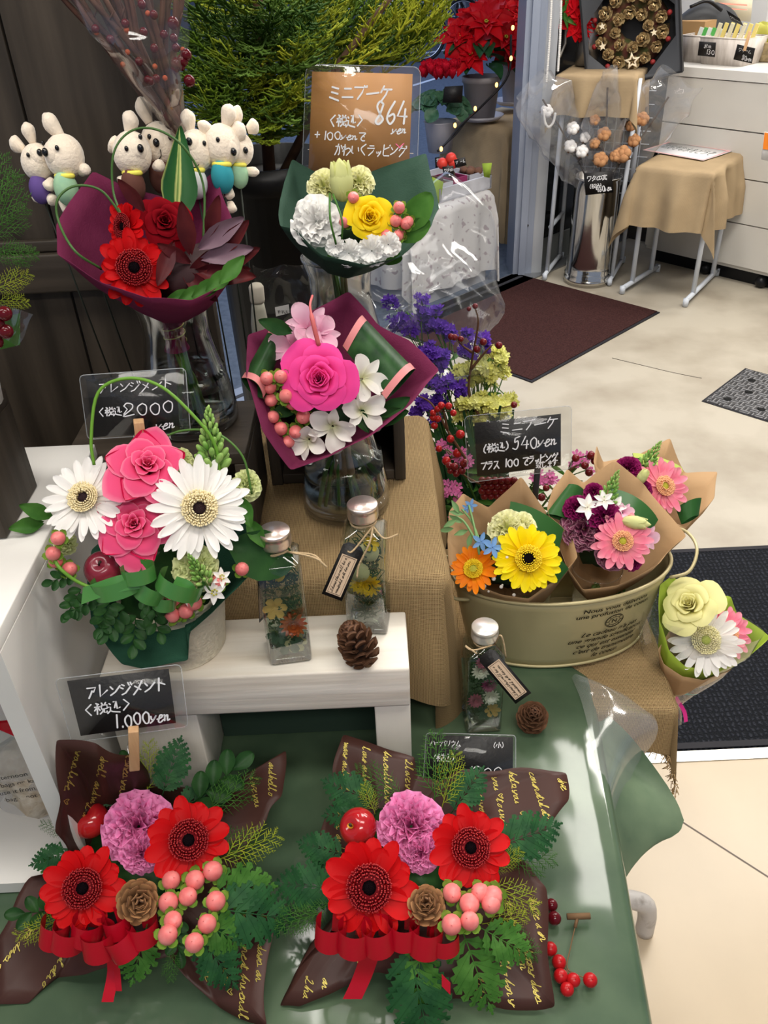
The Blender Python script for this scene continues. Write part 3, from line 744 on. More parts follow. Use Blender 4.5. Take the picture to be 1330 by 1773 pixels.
# mats and floor plate
bm_ = MB(); c0 = Vector((.619, 3.037, 0)); obox(bm_, c0, (S(1140, 540, z=0)-c0), .965, (-.683, .73, 0), .84, .0, .008)
whole('entrance_mat', bm_, mat('maroon_carpet', (.030, .012, .011), .95, spec=.1, col2=(.055, .022, .020), scale=160, detail=2, bump=.5, bscale=260), 'dark maroon carpet mat lying at the doorway threshold', 'mat')
be = MB(); obox(be, c0+Vector((0, -.018, 0)), (S(1140, 540, z=0)-c0), .98, (-.683, .73, 0), .85, .0, .005)
o = part('mat_edge', be, mat('black_rubber', (.014, .013, .017), .7), bpy.data.objects['entrance_mat'])
def ribbed():
    if 'ribbed_rubber' in MATS: return MATS['ribbed_rubber']
    m = mat('ribbed_rubber', (.012, .013, .016), .8, spec=.15); nt = m.node_tree; N = nt.nodes; L = nt.links; b = N['Principled BSDF']
    tc = N.new('ShaderNodeTexCoord'); w1 = N.new('ShaderNodeTexWave'); w1.bands_direction = 'Y'; w1.inputs['Scale'].default_value = 21; w1.inputs['Distortion'].default_value = 5; w1.inputs['Detail Scale'].default_value = 6; w1.inputs['Detail'].default_value = 1
    w2 = N.new('ShaderNodeTexWave'); w2.bands_direction = 'X'; w2.inputs['Scale'].default_value = 26; w2.inputs['Distortion'].default_value = 4
    L.new(tc.outputs['Object'], w1.inputs[0]); L.new(tc.outputs['Object'], w2.inputs[0])
    mu = N.new('ShaderNodeMath'); mu.operation = 'MULTIPLY'; L.new(w1.outputs['Fac'], mu.inputs[0]); L.new(w2.outputs['Fac'], mu.inputs[1])
    rp = N.new('ShaderNodeValToRGB'); rp.color_ramp.elements[0].color = (.004, .005, .007, 1); rp.color_ramp.elements[1].color = (.034, .037, .047, 1); L.new(mu.outputs[0], rp.inputs[0]); L.new(rp.outputs[0], b.inputs['Base Color'])
    bp = N.new('ShaderNodeBump'); bp.inputs['Strength'].default_value = .8; bp.inputs['Distance'].default_value = .006; L.new(mu.outputs[0], bp.inputs['Height']); L.new(bp.outputs[0], b.inputs['Normal'])
    return m
bk = MB(); bk.box2((.42, 1.180, .0), (2.6, 1.885, .010)); o = whole('door_mat', bk, ribbed(), 'black ribbed rubber mat behind the metal floor strip', 'mat')
be = MB(); be.box2((.42, 1.180, .010), (2.6, 1.196, .0115)); be.box2((.42, 1.870, .010), (2.6, 1.885, .0115)); part('mat_border', be, mat('black_rubber'), o)
g0, g1 = S(1220, 695, z=0), S(1290, 642, z=0); gu = (g1-g0).normalized(); gv = Vector((gu.y, -gu.x, 0))
pl = MB(); obox(pl, g0, gu, .36, gv, .9, .0, .004)
def chequer():
    m = mat('steel_plate', (.13, .13, .135), .42, .7); nt = m.node_tree; N = nt.nodes; L = nt.links; b = N['Principled BSDF']
    tc = N.new('ShaderNodeTexCoord'); ck = N.new('ShaderNodeTexChecker'); ck.inputs['Scale'].default_value = 34; mp = N.new('ShaderNodeMapping'); mp.inputs['Rotation'].default_value = (0, 0, .75); L.new(tc.outputs['Object'], mp.inputs[0]); L.new(mp.outputs[0], ck.inputs[0])
    w1 = N.new('ShaderNodeTexWave'); w1.bands_direction = 'X'; w1.inputs['Scale'].default_value = 20; w2 = N.new('ShaderNodeTexWave'); w2.bands_direction = 'Y'; w2.inputs['Scale'].default_value = 20
    L.new(mp.outputs[0], w1.inputs[0]); L.new(mp.outputs[0], w2.inputs[0])
    mx = N.new('ShaderNodeMix'); L.new(ck.outputs['Fac'], mx.inputs[0]); L.new(w1.outputs['Fac'], mx.inputs[2]); L.new(w2.outputs['Fac'], mx.inputs[3])
    rp = N.new('ShaderNodeValToRGB'); rp.color_ramp.elements[0].position = .6; rp.color_ramp.elements[1].position = .85; rp.color_ramp.elements[0].color = (.075, .075, .08, 1); rp.color_ramp.elements[1].color = (.27, .27, .28, 1)
    L.new(mx.outputs[0], rp.inputs[0]); L.new(rp.outputs[0], b.inputs['Base Color'])
    bp = N.new('ShaderNodeBump'); bp.inputs['Strength'].default_value = .6; bp.inputs['Distance'].default_value = .004; L.new(mx.outputs[0], bp.inputs['Height']); L.new(bp.outputs[0], b.inputs['Normal']); return m
gp = whole('floor_plate', pl, chequer(), 'steel chequer plate let into the floor with round holes', 'plate')
for k in range(3):
    for j in range(5):
        h = MB(); q = g0+gu*(.065+.105*k)+gv*(.06+.13*j+.035*(k % 2)); h.lathe([(0, .0045), (.0155, .0045), (.0155, .003)], 14, q); part('hole', h, mat('hole_black', (.004, .004, .004), .9), gp)
cn = MB(); obox(cn, g0+(-gu-gv)*.008, gu, .376, gv, .9, 0, .0025); part('plate_frame', cn, mat('black_rubber'), gp)

# ------------------------------------------------------------------ display table: white top under a green sheet
T = .60
tb = thing('display_table', 'low white display table under the green sheet, its pale edge showing', 'table', (-.1, .45, 0))
m_ = MB(); m_.add([(-1.0, .0, T-.012), (.192, .0, T-.012), (.236, .40, T-.012), (.278, .83, T-.012), (.255, .885, T-.012), (-1.0, .895, T-.012)]+[(-1.0, .0, T-.03), (.192, .0, T-.03), (.236, .40, T-.03), (.278, .83, T-.03), (.255, .885, T-.03), (-1.0, .895, T-.03)],
        [(0, 1, 2, 3, 4, 5), (11, 10, 9, 8, 7, 6)]+[(i, i+6, (i+1) % 6+6, (i+1) % 6) for i in range(6)]); part('table_top', m_, mat('cream_table_edge', (.72, .66, .54), .4), tb)
lg = MB(); lf = S(1080, 1612, z=.0); 
lg.tube(smooth_path([(.12, .80, .10), (.34, .795, .105), (.418, .79, .095), (.434, .788, .06), (.436, .786, .006)], 5), .0165, 12); part('foot', lg, mat('scuffed_white_paint', (.55, .52, .49), .45, col2=(.28, .25, .22), scale=40, lo=.55, hi=.8), tb, 'bent white pipe foot')
for x, y in ((-.9, .1), (-.9, .8), (.12, .1), (.12, .845)):
    l_ = MB(); l_.tube([(x, y, 0), (x, y, T-.03)], .016, 10); part('leg', l_, WSTEEL, tb)
GREEN = mat('green_sheet', (.050, .092, .055), .6, col2=(.150, .210, .125), scale=11, detail=6, lo=.3, hi=.75, coat=.0)
def green_glossy():
    m = mat('green_sheet_under_film', (.034, .066, .037), .5, spec=.15, col2=(.100, .150, .085), scale=7, detail=6, lo=.3, hi=.75, coat=.8)
    b = m.node_tree.nodes['Principled BSDF']; b.inputs['Coat Roughness'].default_value = .09; b.inputs['Coat IOR'].default_value = 1.5
    N = m.node_tree.nodes; nz = N.new('ShaderNodeTexNoise'); nz.inputs['Scale'].default_value = 7; tc = N.new('ShaderNodeTexCoord'); bp = N.new('ShaderNodeBump'); bp.inputs['Strength'].default_value = .12; bp.inputs['Distance'].default_value = .02
    m.node_tree.links.new(tc.outputs['Object'], nz.inputs[0]); m.node_tree.links.new(nz.outputs['Fac'], bp.inputs['Height']); m.node_tree.links.new(bp.outputs[0], b.inputs['Coat Normal']); return m
cl = thing('green_tablecloth', 'glossy mottled green sheet covering the display table', 'tablecloth', (-.1, .45, T))
m_ = MB()
def tc_fn(u, v):
    y = -.05+.95*v; xr = .195+.083*min(1, max(0, (y)/.83)); x = -1.0+(xr+1.0)*min(1, u/.93); z = T+.001*math.sin(x*30)
    rr = .0
    if y > .80: rr = (y-.80)
    if u > .93: t = (u-.93)/.07; a = t*1.9; x = xr+.014*math.sin(a); z = T-.014*(1-math.cos(a))-.0*t
    if v > .955: t = (v-.955)/.045; z -= .02*t*t*0
    if y > .86 and x > .2: x -= (y-.86)*1.2
    return (x, y-.0, z)
m_.grid(tc_fn, 60, 40); part('sheet', m_, green_glossy(), cl)
# the corner of the sheet flares out over the floor
fp = MB(); c0 = Vector((.268, .835, T)); e1 = Vector((.262, .700, T-.004)); e2 = Vector((.247, .55, T-.015))
o1, o2, o3, o4 = S(1005, 1205, z=.585), S(1105, 1300, z=.560), S(1187, 1411, z=.52), S(1122, 1470, z=.49); o5 = S(1058, 1525, z=.47)
top = smooth_path([c0, c0.lerp(e1, .5), e1, e2, Vector((.243, .50, T-.02))], 4); low = smooth_path([o1, o2, o3, o4, o5], 4)
def fpf(u, v):
    k = u*(len(top)-1); i = min(int(k), len(top)-2); a = top[i].lerp(top[i+1], k-i); b = low[i].lerp(low[i+1], k-i)
    p = a.lerp(b, v); p.z -= .02*math.sin(v*PI)-.012*math.sin(v*PI/2)*math.sin(u*9)*v; p.z += .010*math.sin(u*16)*v*(1-v)*3; return p
fp.grid(fpf, 40, 16); part('corner_flap', fp, GREEN, cl, 'loose corner of the green sheet hanging out over the floor')
pf = MB()
lo2 = [S(1003, 1180, z=.604), S(1090, 1205, z=.60), S(1140, 1262, z=.575), S(1100, 1330, z=.55), S(1062, 1440, z=.525), S(1035, 1500, z=.52)]; lw = smooth_path(lo2, 4); tp = smooth_path([Vector((.262, .845, T+.004)), Vector((.266, .80, T+.004)), Vector((.264, .73, T+.004)), Vector((.262, .68, T)), Vector((.254, .60, T-.004)), Vector((.246, .52, T-.008))], 4)
def pff(u, v):
    k = u*(len(tp)-1); i = min(int(k), len(tp)-2); a = tp[i].lerp(tp[i+1], k-i); b = lw[i].lerp(lw[i+1], k-i); p = a.lerp(b, v); p.z += .006*math.sin(u*22)*v*(1-.5*v)+.012*math.sin(v*PI); return p
pf.grid(pff, 44, 14); whole('clear_film', pf, film('clear_film', (.93, .95, .93), .12, .02, .10, .4), 'clear plastic film spilling off the table corner over the burlap', 'plastic sheet')

# ------------------------------------------------------------------ whitewashed riser bench
bn = thing('wooden_riser', 'whitewashed wooden riser bench carrying the basket and herbarium bottles', 'riser', (-.16, .73, T))
BZ = .81; m_ = MB(); m_.box2((-.338, .676, BZ-.062), (.021, .775, BZ), .003); part('top_board', m_, WHITEW, bn)
for x0, x1 in ((-.022, .021), (-.338, -.235)):
    m_ = MB(); m_.box2((x0, .680, T+.002), (x1, .774, BZ-.0625), .002); part('leg', m_, WHITEV, bn)
m_ = MB(); m_.box2((-.234, .768, T+.002), (-.023, .774, BZ-.041)); part('back_board', m_, mat('green_shade_board', (.03, .055, .04), .5), bn)  # added dark green board standing in for the shade under the riser
# ------------------------------------------------------------------ white open shelf unit at the left
cb = thing('white_shelf_unit', 'white open-fronted shelf unit at the left edge with a gift bag inside', 'shelf', (-.6, .7, T))
CT = 1.0
m_ = MB(); m_.box2((-1.0, .550, CT-.018), (-.352, .895, CT), .002); part('top_board', m_, LAM, cb)
m_ = MB(); m_.box2((-.372, .5505, T), (-.352, .895, CT-.0185)); part('side_panel', m_, LAM, cb)
m_ = MB(); m_.box2((-1.0, .880, T), (-.3725, .894, CT-.0185)); part('back_panel', m_, mat('cream_panel', (.62, .58, .52), .6), cb)
m_ = MB(); m_.box2((-1.0, .551, T+.002), (-.3725, .8795, T+.020)); part('lower_shelf', m_, LAM, cb)
# dark crates
def crate(name, label, x0, x1, y0, y1, z0, z1, th=.016, rot=0, openf=True):
    c = thing(name, label, 'crate', ((x0+x1)/2, (y0+y1)/2, z0), 'dark wooden crates')
    for nm, a, b in (('top_board', (x0, y0, z1-th), (x1, y1, z1)), ('bottom_board', (x0+th, y0+.003, z0), (x1-th, y1, z0+th)), ('side_board', (x0, y0, z0), (x0+th, y1, z1-th-.0004)), ('side_board', (x1-th, y0, z0), (x1, y1, z1-th-.0004)), ('back_board', (x0+th, y1-.01, z0+th), (x1-th, y1-.0005, z1-th))):
        if nm == 'back_board' and openf == 2: continue
        m_ = MB(); m_.box2(a, b, .0015); part(nm, m_, WOODX if nm in ('top_board', 'bottom_board') else WOODD, c)
    if not openf: m_ = MB(); m_.box2((x0+th, y0, z0+th), (x1-th, y0+.012, z1-th)); part('front_board', m_, WOODX, c)
    return c
crate('wooden_crate', 'dark crate under the tall vase with the crimson bouquet', -.395, -.168, .887, 1.03, .852, .982, openf=2)
crate('wooden_crate', 'dark crate under the vase of the green-wrapped bouquet', -.16, .034, 1.012, 1.16, .852, .985)
crate('wooden_crate', 'dark box standing on the white shelf unit at the left edge', -.72, -.392, .700, .800, 1.002, 1.125, openf=False)
# partition of dark boards
pt = thing('wooden_partition', 'tall partition of dark stained boards with a cross rail behind the plush toys', 'partition', (-.7, 1.09, 0))
xs = [-1.6, -1.25, -.93, -.62, -.40, -.215]
for i in range(len(xs)-1):
    m_ = MB(); m_.box2((xs[i]+.0015, 1.075, 0), (xs[i+1]-.0015, 1.10, 2.3), .001); part('board', m_, WOODD, pt)
m_ = MB(); m_.box2((-1.6, 1.056, 1.135), (-.215, 1.075, 1.185), .003); part('cross_rail', m_, WOODX, pt)
m_ = MB(); m_.box2((-1.6, 1.064, 1.186), (-.215, 1.075, 1.200), .002); part('moulding', m_, WOODX, pt)
# ------------------------------------------------------------------ burlap stages
bd = MB(); drape(bd, (-.07, 1.0, .85), .135, .205, 0, (.02, .27, .2, .2), seed=3, amp=.022, flare=.10, n=64)
whole('burlap_cloth', bd, BURL, 'burlap cloth draped over the middle stage beneath the glass vase', 'cloth')
bd = MB()
drape(bd, (.20, .985, .596), .20, .18, -.05, (.02, .16, .09, .15), seed=7, amp=.018, flare=.12, n=60, fringe=.012)
o = whole('burlap_cloth', bd, BURL, 'burlap cloth with a frayed hem under the green tub', 'cloth'); part('frayed_fringe', FRI, mat('burlap_thread', (.50, .34, .17), .9), o); FRI = MB()
# ================================================================== vases, bouquets, baskets
random.seed(4)
GLASS = film('vase_glass', (.975, .985, .98), .02, .03, .0, .8)
THICK = glassmat('thick_glass', (1, 1, 1), 1.42)
WATER = film('water_surface', (.90, .94, .92), .03, .05, .0, .6)
WINE = mat('wine_paper', (.235, .036, .098), .8, col2=(.205, .028, .084), scale=30, transl=.3, bump=.25, bscale=500)
DGREENP = mat('dark_green_paper', (.028, .068, .045), .7, col2=(.038, .085, .058), scale=20, transl=.2, bump=.2, bscale=400)
KRAFT = mat('kraft_paper', (.46, .29, .15), .7, col2=(.40, .25, .125), scale=9, transl=.12, bump=.1, bscale=120)
LIME = mat('lime_paper', (.42, .56, .07), .7, transl=.35, col2=(.38, .52, .06), scale=14)
LEAFD = mat('dark_leaf', (.014, .050, .014), .38, col2=(.028, .085, .022), scale=28, transl=.1)
LEAFM = mat('mid_leaf', (.035, .12, .018), .42, col2=(.075, .20, .035), scale=30, transl=.18)
LEAFL = mat('lime_leaf', (.16, .34, .04), .45, col2=(.26, .46, .07), scale=30, transl=.2)
GOLDL = mat('golden_conifer', (.38, .42, .03), .5, col2=(.20, .30, .03), scale=60, transl=.2)
STEM = mat('green_stem', (.07, .17, .03), .45)
REDP = mat('red_petal', (.56, .004, .006), .5, vramp=[(0, (.34, .002, .004)), (.5, (.56, .003, .005)), (1, (.62, .006, .008))], transl=.25, spec=.3)
REDR = mat('crimson_florets', (.30, .010, .014), .6, spec=.1, vramp=[(0, (.10, .001, .004)), (.9, (.19, .004, .009)), (1, (.42, .04, .04))])
EYEB = mat('near_black_eye', (.004, .002, .003), .9, spec=.05)
WHP = mat('white_petal', (.90, .87, .82), .5, vramp=[(0, (.88, .84, .70)), (.3, (.92, .89, .85)), (1, (.95, .93, .90))], transl=.25, spec=.3)
CREAMR = mat('cream_florets', (.72, .58, .30), .6, vramp=[(0, (.45, .33, .12)), (1, (.86, .74, .45))])
YELP = mat('yellow_petal', (.93, .74, .0), .45, vramp=[(0, (.85, .52, .0)), (.5, (.93, .72, .0)), (1, (.95, .80, .02))], transl=.25)
YELR = mat('yellow_florets', (.85, .62, .02), .6)
ORP = mat('orange_petal', (.90, .23, .004), .45, vramp=[(0, (.90, .42, .01)), (.4, (.90, .22, .004)), (1, (.92, .27, .008))], transl=.25)
PKP = mat('pink_petal', (.90, .22, .32), .5, vramp=[(0, (.88, .35, .38)), (.5, (.90, .22, .33)), (1, (.93, .38, .46))], transl=.25)
HOTR = mat('hot_pink_rose', (.80, .03, .22), .5, vramp=[(0, (.60, .01, .09)), (.55, (.80, .03, .22)), (1, (.86, .07, .33))], transl=.22)
PINKR = mat('pink_rose', (.83, .10, .22), .5, vramp=[(0, (.60, .02, .08)), (.6, (.78, .045, .15)), (.92, (.82, .085, .22)), (1, (.85, .22, .34))], transl=.2)
PINKO = mat('deep_pink_outer_petal', (.68, .010, .085), .5, transl=.2)
DREDR = mat('deep_red_rose', (.25, .003, .010), .8, spec=.1, vramp=[(0, (.09, .001, .003)), (1, (.20, .003, .008))], transl=.1)
YELRO = mat('yellow_rose', (.90, .58, .0), .5, vramp=[(0, (.86, .42, .0)), (.6, (.92, .62, .0)), (1, (.94, .72, .02))], transl=.25)
PALEY = mat('pale_yellow_rose', (.82, .78, .36), .5, transl=.25)
PALEG = mat('pale_green_carnation', (.70, .78, .32), .6, vramp=[(0, (.45, .6, .15)), (1, (.80, .84, .45))], transl=.25)
CREAMY = mat('lemon_carnation', (.85, .84, .42), .6, vramp=[(0, (.70, .74, .25)), (1, (.90, .88, .55))], transl=.25)
WHC = mat('white_carnation', (.97, .96, .93), .7, transl=.25)
LILC = mat('orchid_pink_carnation', (.76, .16, .42), .6, vramp=[(0, (.58, .05, .26)), (.7, (.78, .17, .44)), (1, (.86, .30, .56))], transl=.22)
MAGC = mat('magenta_carnation', (.20, .006, .085), .6, vramp=[(0, (.12, .003, .05)), (1, (.27, .012, .11))], transl=.15)
MAUC = mat('mauve_carnation', (.30, .09, .16), .6, vramp=[(0, (.16, .02, .07)), (.9, (.28, .07, .14)), (1, (.50, .26, .33))], transl=.15)
BERRY = mat('salmon_berry', (.74, .16, .16), .35, col2=(.84, .27, .25), scale=60)
REDB = mat('red_berry', (.30, .006, .008), .22, col2=(.22, .004, .008), scale=50)
APPLE = mat('glossy_apple', (.34, .008, .014), .16, col2=(.50, .02, .02), scale=14, coat=.5)
LILYP = mat('white_lily_petal', (.88, .84, .78), .5, vramp=[(0, (.80, .80, .52)), (.35, (.90, .87, .80)), (1, (.92, .88, .85))], transl=.3)
PETPK = mat('pale_pink_petal', (.83, .50, .62), .5, vramp=[(0, (.78, .36, .52)), (.6, (.84, .52, .64)), (1, (.88, .62, .70))], transl=.3)
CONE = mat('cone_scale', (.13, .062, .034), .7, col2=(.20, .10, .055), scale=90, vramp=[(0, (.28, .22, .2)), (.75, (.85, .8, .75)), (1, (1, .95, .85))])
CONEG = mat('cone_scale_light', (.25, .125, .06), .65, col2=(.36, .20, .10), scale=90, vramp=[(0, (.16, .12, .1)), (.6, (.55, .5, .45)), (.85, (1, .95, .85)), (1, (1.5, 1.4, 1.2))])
CORED = mat('cone_core', (.02, .011, .008), .9)
RIBR = mat('red_satin', (.46, .005, .018), .24, spec=.9, transl=.1, bump=.05, bscale=300)
RIBG = mat('green_satin', (.055, .20, .040), .26, spec=.7)
BROWNP = mat('chocolate_wrap', (.050, .020, .015), .42, spec=.22, col2=(.056, .023, .018), scale=10)
GOLDINK = mat('gold_ink', (.52, .42, .09), .4, .35)
CARDB = mat('black_card', (.012, .011, .011), .45, bump=.3, bscale=250)
INKW = mat('white_ink', (.85, .85, .87), .6)
PEG = mat('beech_peg', (.62, .38, .20), .6, col2=(.52, .30, .15), scale=30, stretch=(6, 6, .6))
JUTE = mat('jute_twine', (.52, .38, .22), .9, bump=.6, bscale=500)

G_RED = gerbera_meshes('gerbera', .0455, [(12, 1., .42, .10, -.12), (12, .88, .38, .22, .05)], REDP, REDR, EYEB, .38, .14, 1)
G_RED2 = gerbera_meshes('gerbera', .0455, [(14, 1., .38, .12, -.05), (13, .86, .34, .30, .05)], REDP, REDR, EYEB, .40, .15, 5, rough_edge=.18)
G_WH = gerbera_meshes('gerbera', .053, [(20, 1., .20, .05, -.10), (19, .92, .19, .18, .0)], WHP, CREAMR, mat('dark_brown_eye', (.018, .006, .008), .8), .27, .12, 2)
G_YE = gerbera_meshes('gerbera', .040, [(18, 1., .27, .05, -.15), (18, .92, .24, .2, .0)], YELP, YELR, EYEB, .30, .19, 3)
G_OR = gerbera_meshes('gerbera', .029, [(18, 1., .24, .3, .05), (16, .85, .22, .5, .1)], ORP, YELR, mat('yellow_green_eye', (.42, .40, .04), .7), .30, .16, 4)
G_PK = gerbera_meshes('gerbera', .036, [(15, 1., .28, .15, -.1), (14, .85, .25, .35, .1), (14, .45, .10, .5, .2)], PKP, mat('peach_florets', (.82, .42, .22), .6), mat('yellow_green_eye'), .26, .13, 6)
G_WP = gerbera_meshes('gerbera', .040, [(20, 1., .21, .05, -.1), (19, .9, .19, .25, .0), (16, .55, .09, .6, .2)], WHP, mat('ivory_florets', (.80, .74, .42), .6), mat('lime_eye', (.35, .42, .05), .7), .30, .12, 8)
R_HOT = rose_mesh('rose', .043, HOTR, 28, 2, .0, 1.0)
R_PINK = rose_mesh('rose', .036, PINKR, 26, 3, .30, .9)
R_RED = rose_mesh('rose', .036, DREDR, 24, 4, .1, .9)
R_YEL = rose_mesh('rose', .031, YELRO, 24, 5, .0, .85)
R_PALE = rose_mesh('rose', .034, PALEY, 22, 6, .0, 1.0)
C_LIL = carnation_mesh('carnation', .040, LILC, 48, 1, 1.0, 1.2)
C_WH = carnation_mesh('carnation', .034, WHC, 30, 2, .9, .7)
C_PG = carnation_mesh('carnation', .030, PALEG, 34, 3)
C_CR = carnation_mesh('carnation', .026, CREAMY, 30, 4)
C_MAG = carnation_mesh('carnation', .022, MAGC, 34, 5)
C_MAU = carnation_mesh('carnation', .034, MAUC, 44, 6, 1., 1.)
C_WS = carnation_mesh('carnation', .024, WHC, 14, 7, .7, .8)
B_SAL = berry_meshes('hypericum_berry', .0085, BERRY, LEAFL)
B_SAL2 = berry_meshes('hypericum_berry', .0075, BERRY, LEAFM)
L_WH = lily_meshes('alstroemeria', .032, LILYP, CREAMR, 1, .9)
L_PK = lily_meshes('sweet_pea', .030, PETPK, STEM, 2, .5)
CONE_M = pine_cone_meshes('pine_cone', .027, .048, CONE, CORED, 60, 1)
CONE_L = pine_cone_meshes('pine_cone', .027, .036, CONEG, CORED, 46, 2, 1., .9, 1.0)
fm = MB(); fern(fm, .10, .075, Matrix(), 8, -.35, 3); FERN = fm.mesh('fern_frond', mat('fern_green', (.012, .055, .020), .5, col2=(.025, .10, .03), scale=40, transl=.12))
fm = MB(); fern(fm, .10, .085, Matrix(), 7, -.45, 5, 2); FERN2 = fm.mesh('fern_frond', LEAFM)
fm = MB(); conifer(fm, .085, Matrix(), 3, 2, .55, -.3, 13, .0011); CONI = fm.mesh('cypress_sprig', GOLDL)
fm = MB(); conifer(fm, .085, Matrix(), 4, 2, .55, -.4, 13, .0010); CONI2 = fm.mesh('cypress_sprig', LEAFM)
fm = MB()
for k in range(7):
    t = k/6; s_ = 1 if k % 2 else -1
    if k == 6: s_ = 0
    leaf(fm, .036, .024, Matrix.Translation((.07*t, 0, -.01*t*t)) @ Matrix.Rotation(s_*.9, 4, 'Z'), .25, -.3, .2, .55, point=.2)
fm.tube([(0, 0, 0), (.03, 0, -.002), (.07, 0, -.01)], .0012, 5); PITT = fm.mesh('leaf_sprig', LEAFD)

def Z(v): return ('z', v)
_S = S
def S(x, y, z=None, Y=None, d=None):
    if isinstance(Y, tuple): return _S(x, y, z=Y[1])
    return _S(x, y, z, Y, d)
def rad(px_, p): return px_/FPX*((Vector(p)-CAM).dot(FW))
def flower(name, me, parent, x, y, Y, sx=0, sy=0, rpx=None, base=None, roll=0., label=None):
    p = S(x, y, Y=Y); s = rad(rpx, p)/base if rpx else 1.
    return part(name, me, None, parent, label, M=frame(p, facing(p, sx, sy), roll, s))
def gerb(ms, parent, x, y, Y, rpx, base, sx=0, sy=0, roll=0., label=None, name='gerbera'):
    p = S(x, y, Y=Y); return put_gerbera(name, ms, parent, p, facing(p, sx, sy), rad(rpx, p)/base*1.08, roll, label)
def sprig(name, me, parent, x, y, Y, ang, lift=.3, s=1., label=None, tilt=0.):
    """a leaf or frond lying in the view's plane, pointing at screen angle ang (degrees, 0 right, 90 up), its tip lifted towards the eye"""
    p = S(x, y, Y=Y); n = facing(p); a = math.radians(ang); d = (RT*math.cos(a)+UP*math.sin(a)); d = (d-n*d.dot(n)).normalized()
    d2 = (d*math.cos(lift)+n*math.sin(lift)).normalized(); z = (n-d2*n.dot(d2)).normalized(); yv = z.cross(d2)
    M = Matrix.Translation(p) @ Matrix((d2, yv, z)).transposed().to_4x4() @ Matrix.Rotation(tilt, 4, 'X') @ Matrix.Diagonal((s, s, s, 1))
    return part(name, me, None, parent, label, M=M)
def berries(parent, pts, Y, rpx, base, ms=None, name='hypericum_berry', away=0.):
    for (x, y) in pts:
        p = S(x, y, Y=Y if isinstance(Y, tuple) else Y+random.uniform(-.006, .006)); put_berry(name, ms or B_SAL, parent, p, facing(p, random.uniform(-.35, .35), random.uniform(-.35, .35)), rad(rpx*random.uniform(.92, 1.06), p)/base)

VP = [(.056, 0), (.0595, .004), (.0605, .014), (.0585, .035), (.053, .065), (.0455, .095), (.0405, .125), (.042, .15), (.0495, .172)]
def vase(name, label, x, y, z, s=1., water=.075, g='flower vases of clear glass'):
    c = S(x, y, z=z); v = thing(name, label, 'vase', c, g)
    m_ = MB(); m_.lathe([(r*s, zz*s) for r, zz in VP], 48, c); part('glass_wall', m_, GLASS, v)
    m_ = MB(); m_.lathe([((r-.0022)*s, zz*s) for r, zz in VP[1:]], 48, c); part('inner_wall', m_, GLASS, v)
    m_ = MB(); m_.lathe([(.0, .0005), (.055*s, .0005), (.0585*s, .004), (.0585*s, .011), (.050*s, .0155), (0, .017)], 48, c); part('thick_base', m_, THICK, v)
    m_ = MB(); m_.tube([c+Vector((.0485*s*math.cos(a*PI/18), .0485*s*math.sin(a*PI/18), .172*s)) for a in range(37)], .0016, 8); part('rim', m_, THICK, v)
    ws = water*s; rr = .0515*s
    m_ = MB(); m_.lathe([(0, .018*s), (.0505*s, .018*s), (.0575*s, .03*s), (.0545*s, .05*s), (rr, ws), (0, ws)], 40, c); part('water', m_, glassmat('water', (.95, .98, .97), 1.33), v, 'water filling the lower half')
    return v, c
v1, vc1 = vase('glass_vase', 'waisted glass vase with water under the crimson bouquet, on the dark crate', 335, 728, .983)
v3, vc3 = vase('glass_vase', 'glass vase half full of water on the burlap, under the hot pink rose bouquet', 601, 872, .852, 1.0, .085)
vc2 = Vector((-.045, 1.085, .986))
v2, vc2 = vase('glass_vase', 'glass vase hidden behind the wrap of the pink rose bouquet, under the green wrap', *( lambda q: (q[0], q[1]))(( 601, 700)), .986) if False else (None, vc2)
v2 = thing('glass_vase', 'glass vase rising behind the pink rose bouquet, holding the green-wrapped bouquet', 'vase', vc2, 'flower vases of clear glass')
m_ = MB(); m_.lathe(VP, 48, vc2); part('glass_wall', m_, GLASS, v2)
m_ = MB(); m_.lathe([(r-.0022, z) for r, z in VP[1:]], 48, vc2); part('inner_wall', m_, GLASS, v2)
m_ = MB(); m_.tube([vc2+Vector((.0485*math.cos(a*PI/18), .0485*math.sin(a*PI/18), .172)) for a in range(37)], .0016, 8); part('rim', m_, THICK, v2)

def stems(parent, a, b, n=7, sp=.012, sp2=.026, m=STEM, seed=1):
    r = R_(seed)
    for k in range(n):
        o1 = Vector((r.uniform(-1, 1), r.uniform(-1, 1), 0))*sp; o2 = Vector((r.uniform(-1, 1), r.uniform(-1, 1), 0))*sp2
        m_ = MB(); m_.tube([Vector(a)+o1, (Vector(a)+Vector(b))/2+(o1+o2)*.35, Vector(b)+o2], r.uniform(.0018, .0036), 7); part('stem', m_, m, parent)

# ------------------------------------------------------------------ crimson bouquet (upper left)
b1 = thing('flower_bouquet', 'bouquet of a deep red rose and red gerberas in wine paper, upper left', 'bouquet', S(255, 470, Y=.88), 'bouquets in glass vases')
Yb = .90; bind1 = vc1+Vector((-.002, -.005, .150))
rim1 = [S(95, 441, Y=.865), S(99, 388, Y=.90), S(157, 293, Y=.975), S(238, 330, Y=.985), S(300, 352, Y=.985), S(368, 292, Y=.985), S(398, 372, Y=.955), S(412, 436, Y=.90), S(398, 488, Y=.850), S(330, 520, Y=.815), S(250, 519, Y=.80), S(175, 487, Y=.815)]
m_, r_ = wrap(bind1, rim1, .10, 9, 5, .012, .006, 1); part('paper_wrap', m_, WINE, b1, solid=.0004)
m_ = MB(); m_.lathe([(.013, .006), (.0115, -.012), (.0125, -.038), (.016, -.046)], 14, bind1); part('paper_neck', m_, WINE, b1)
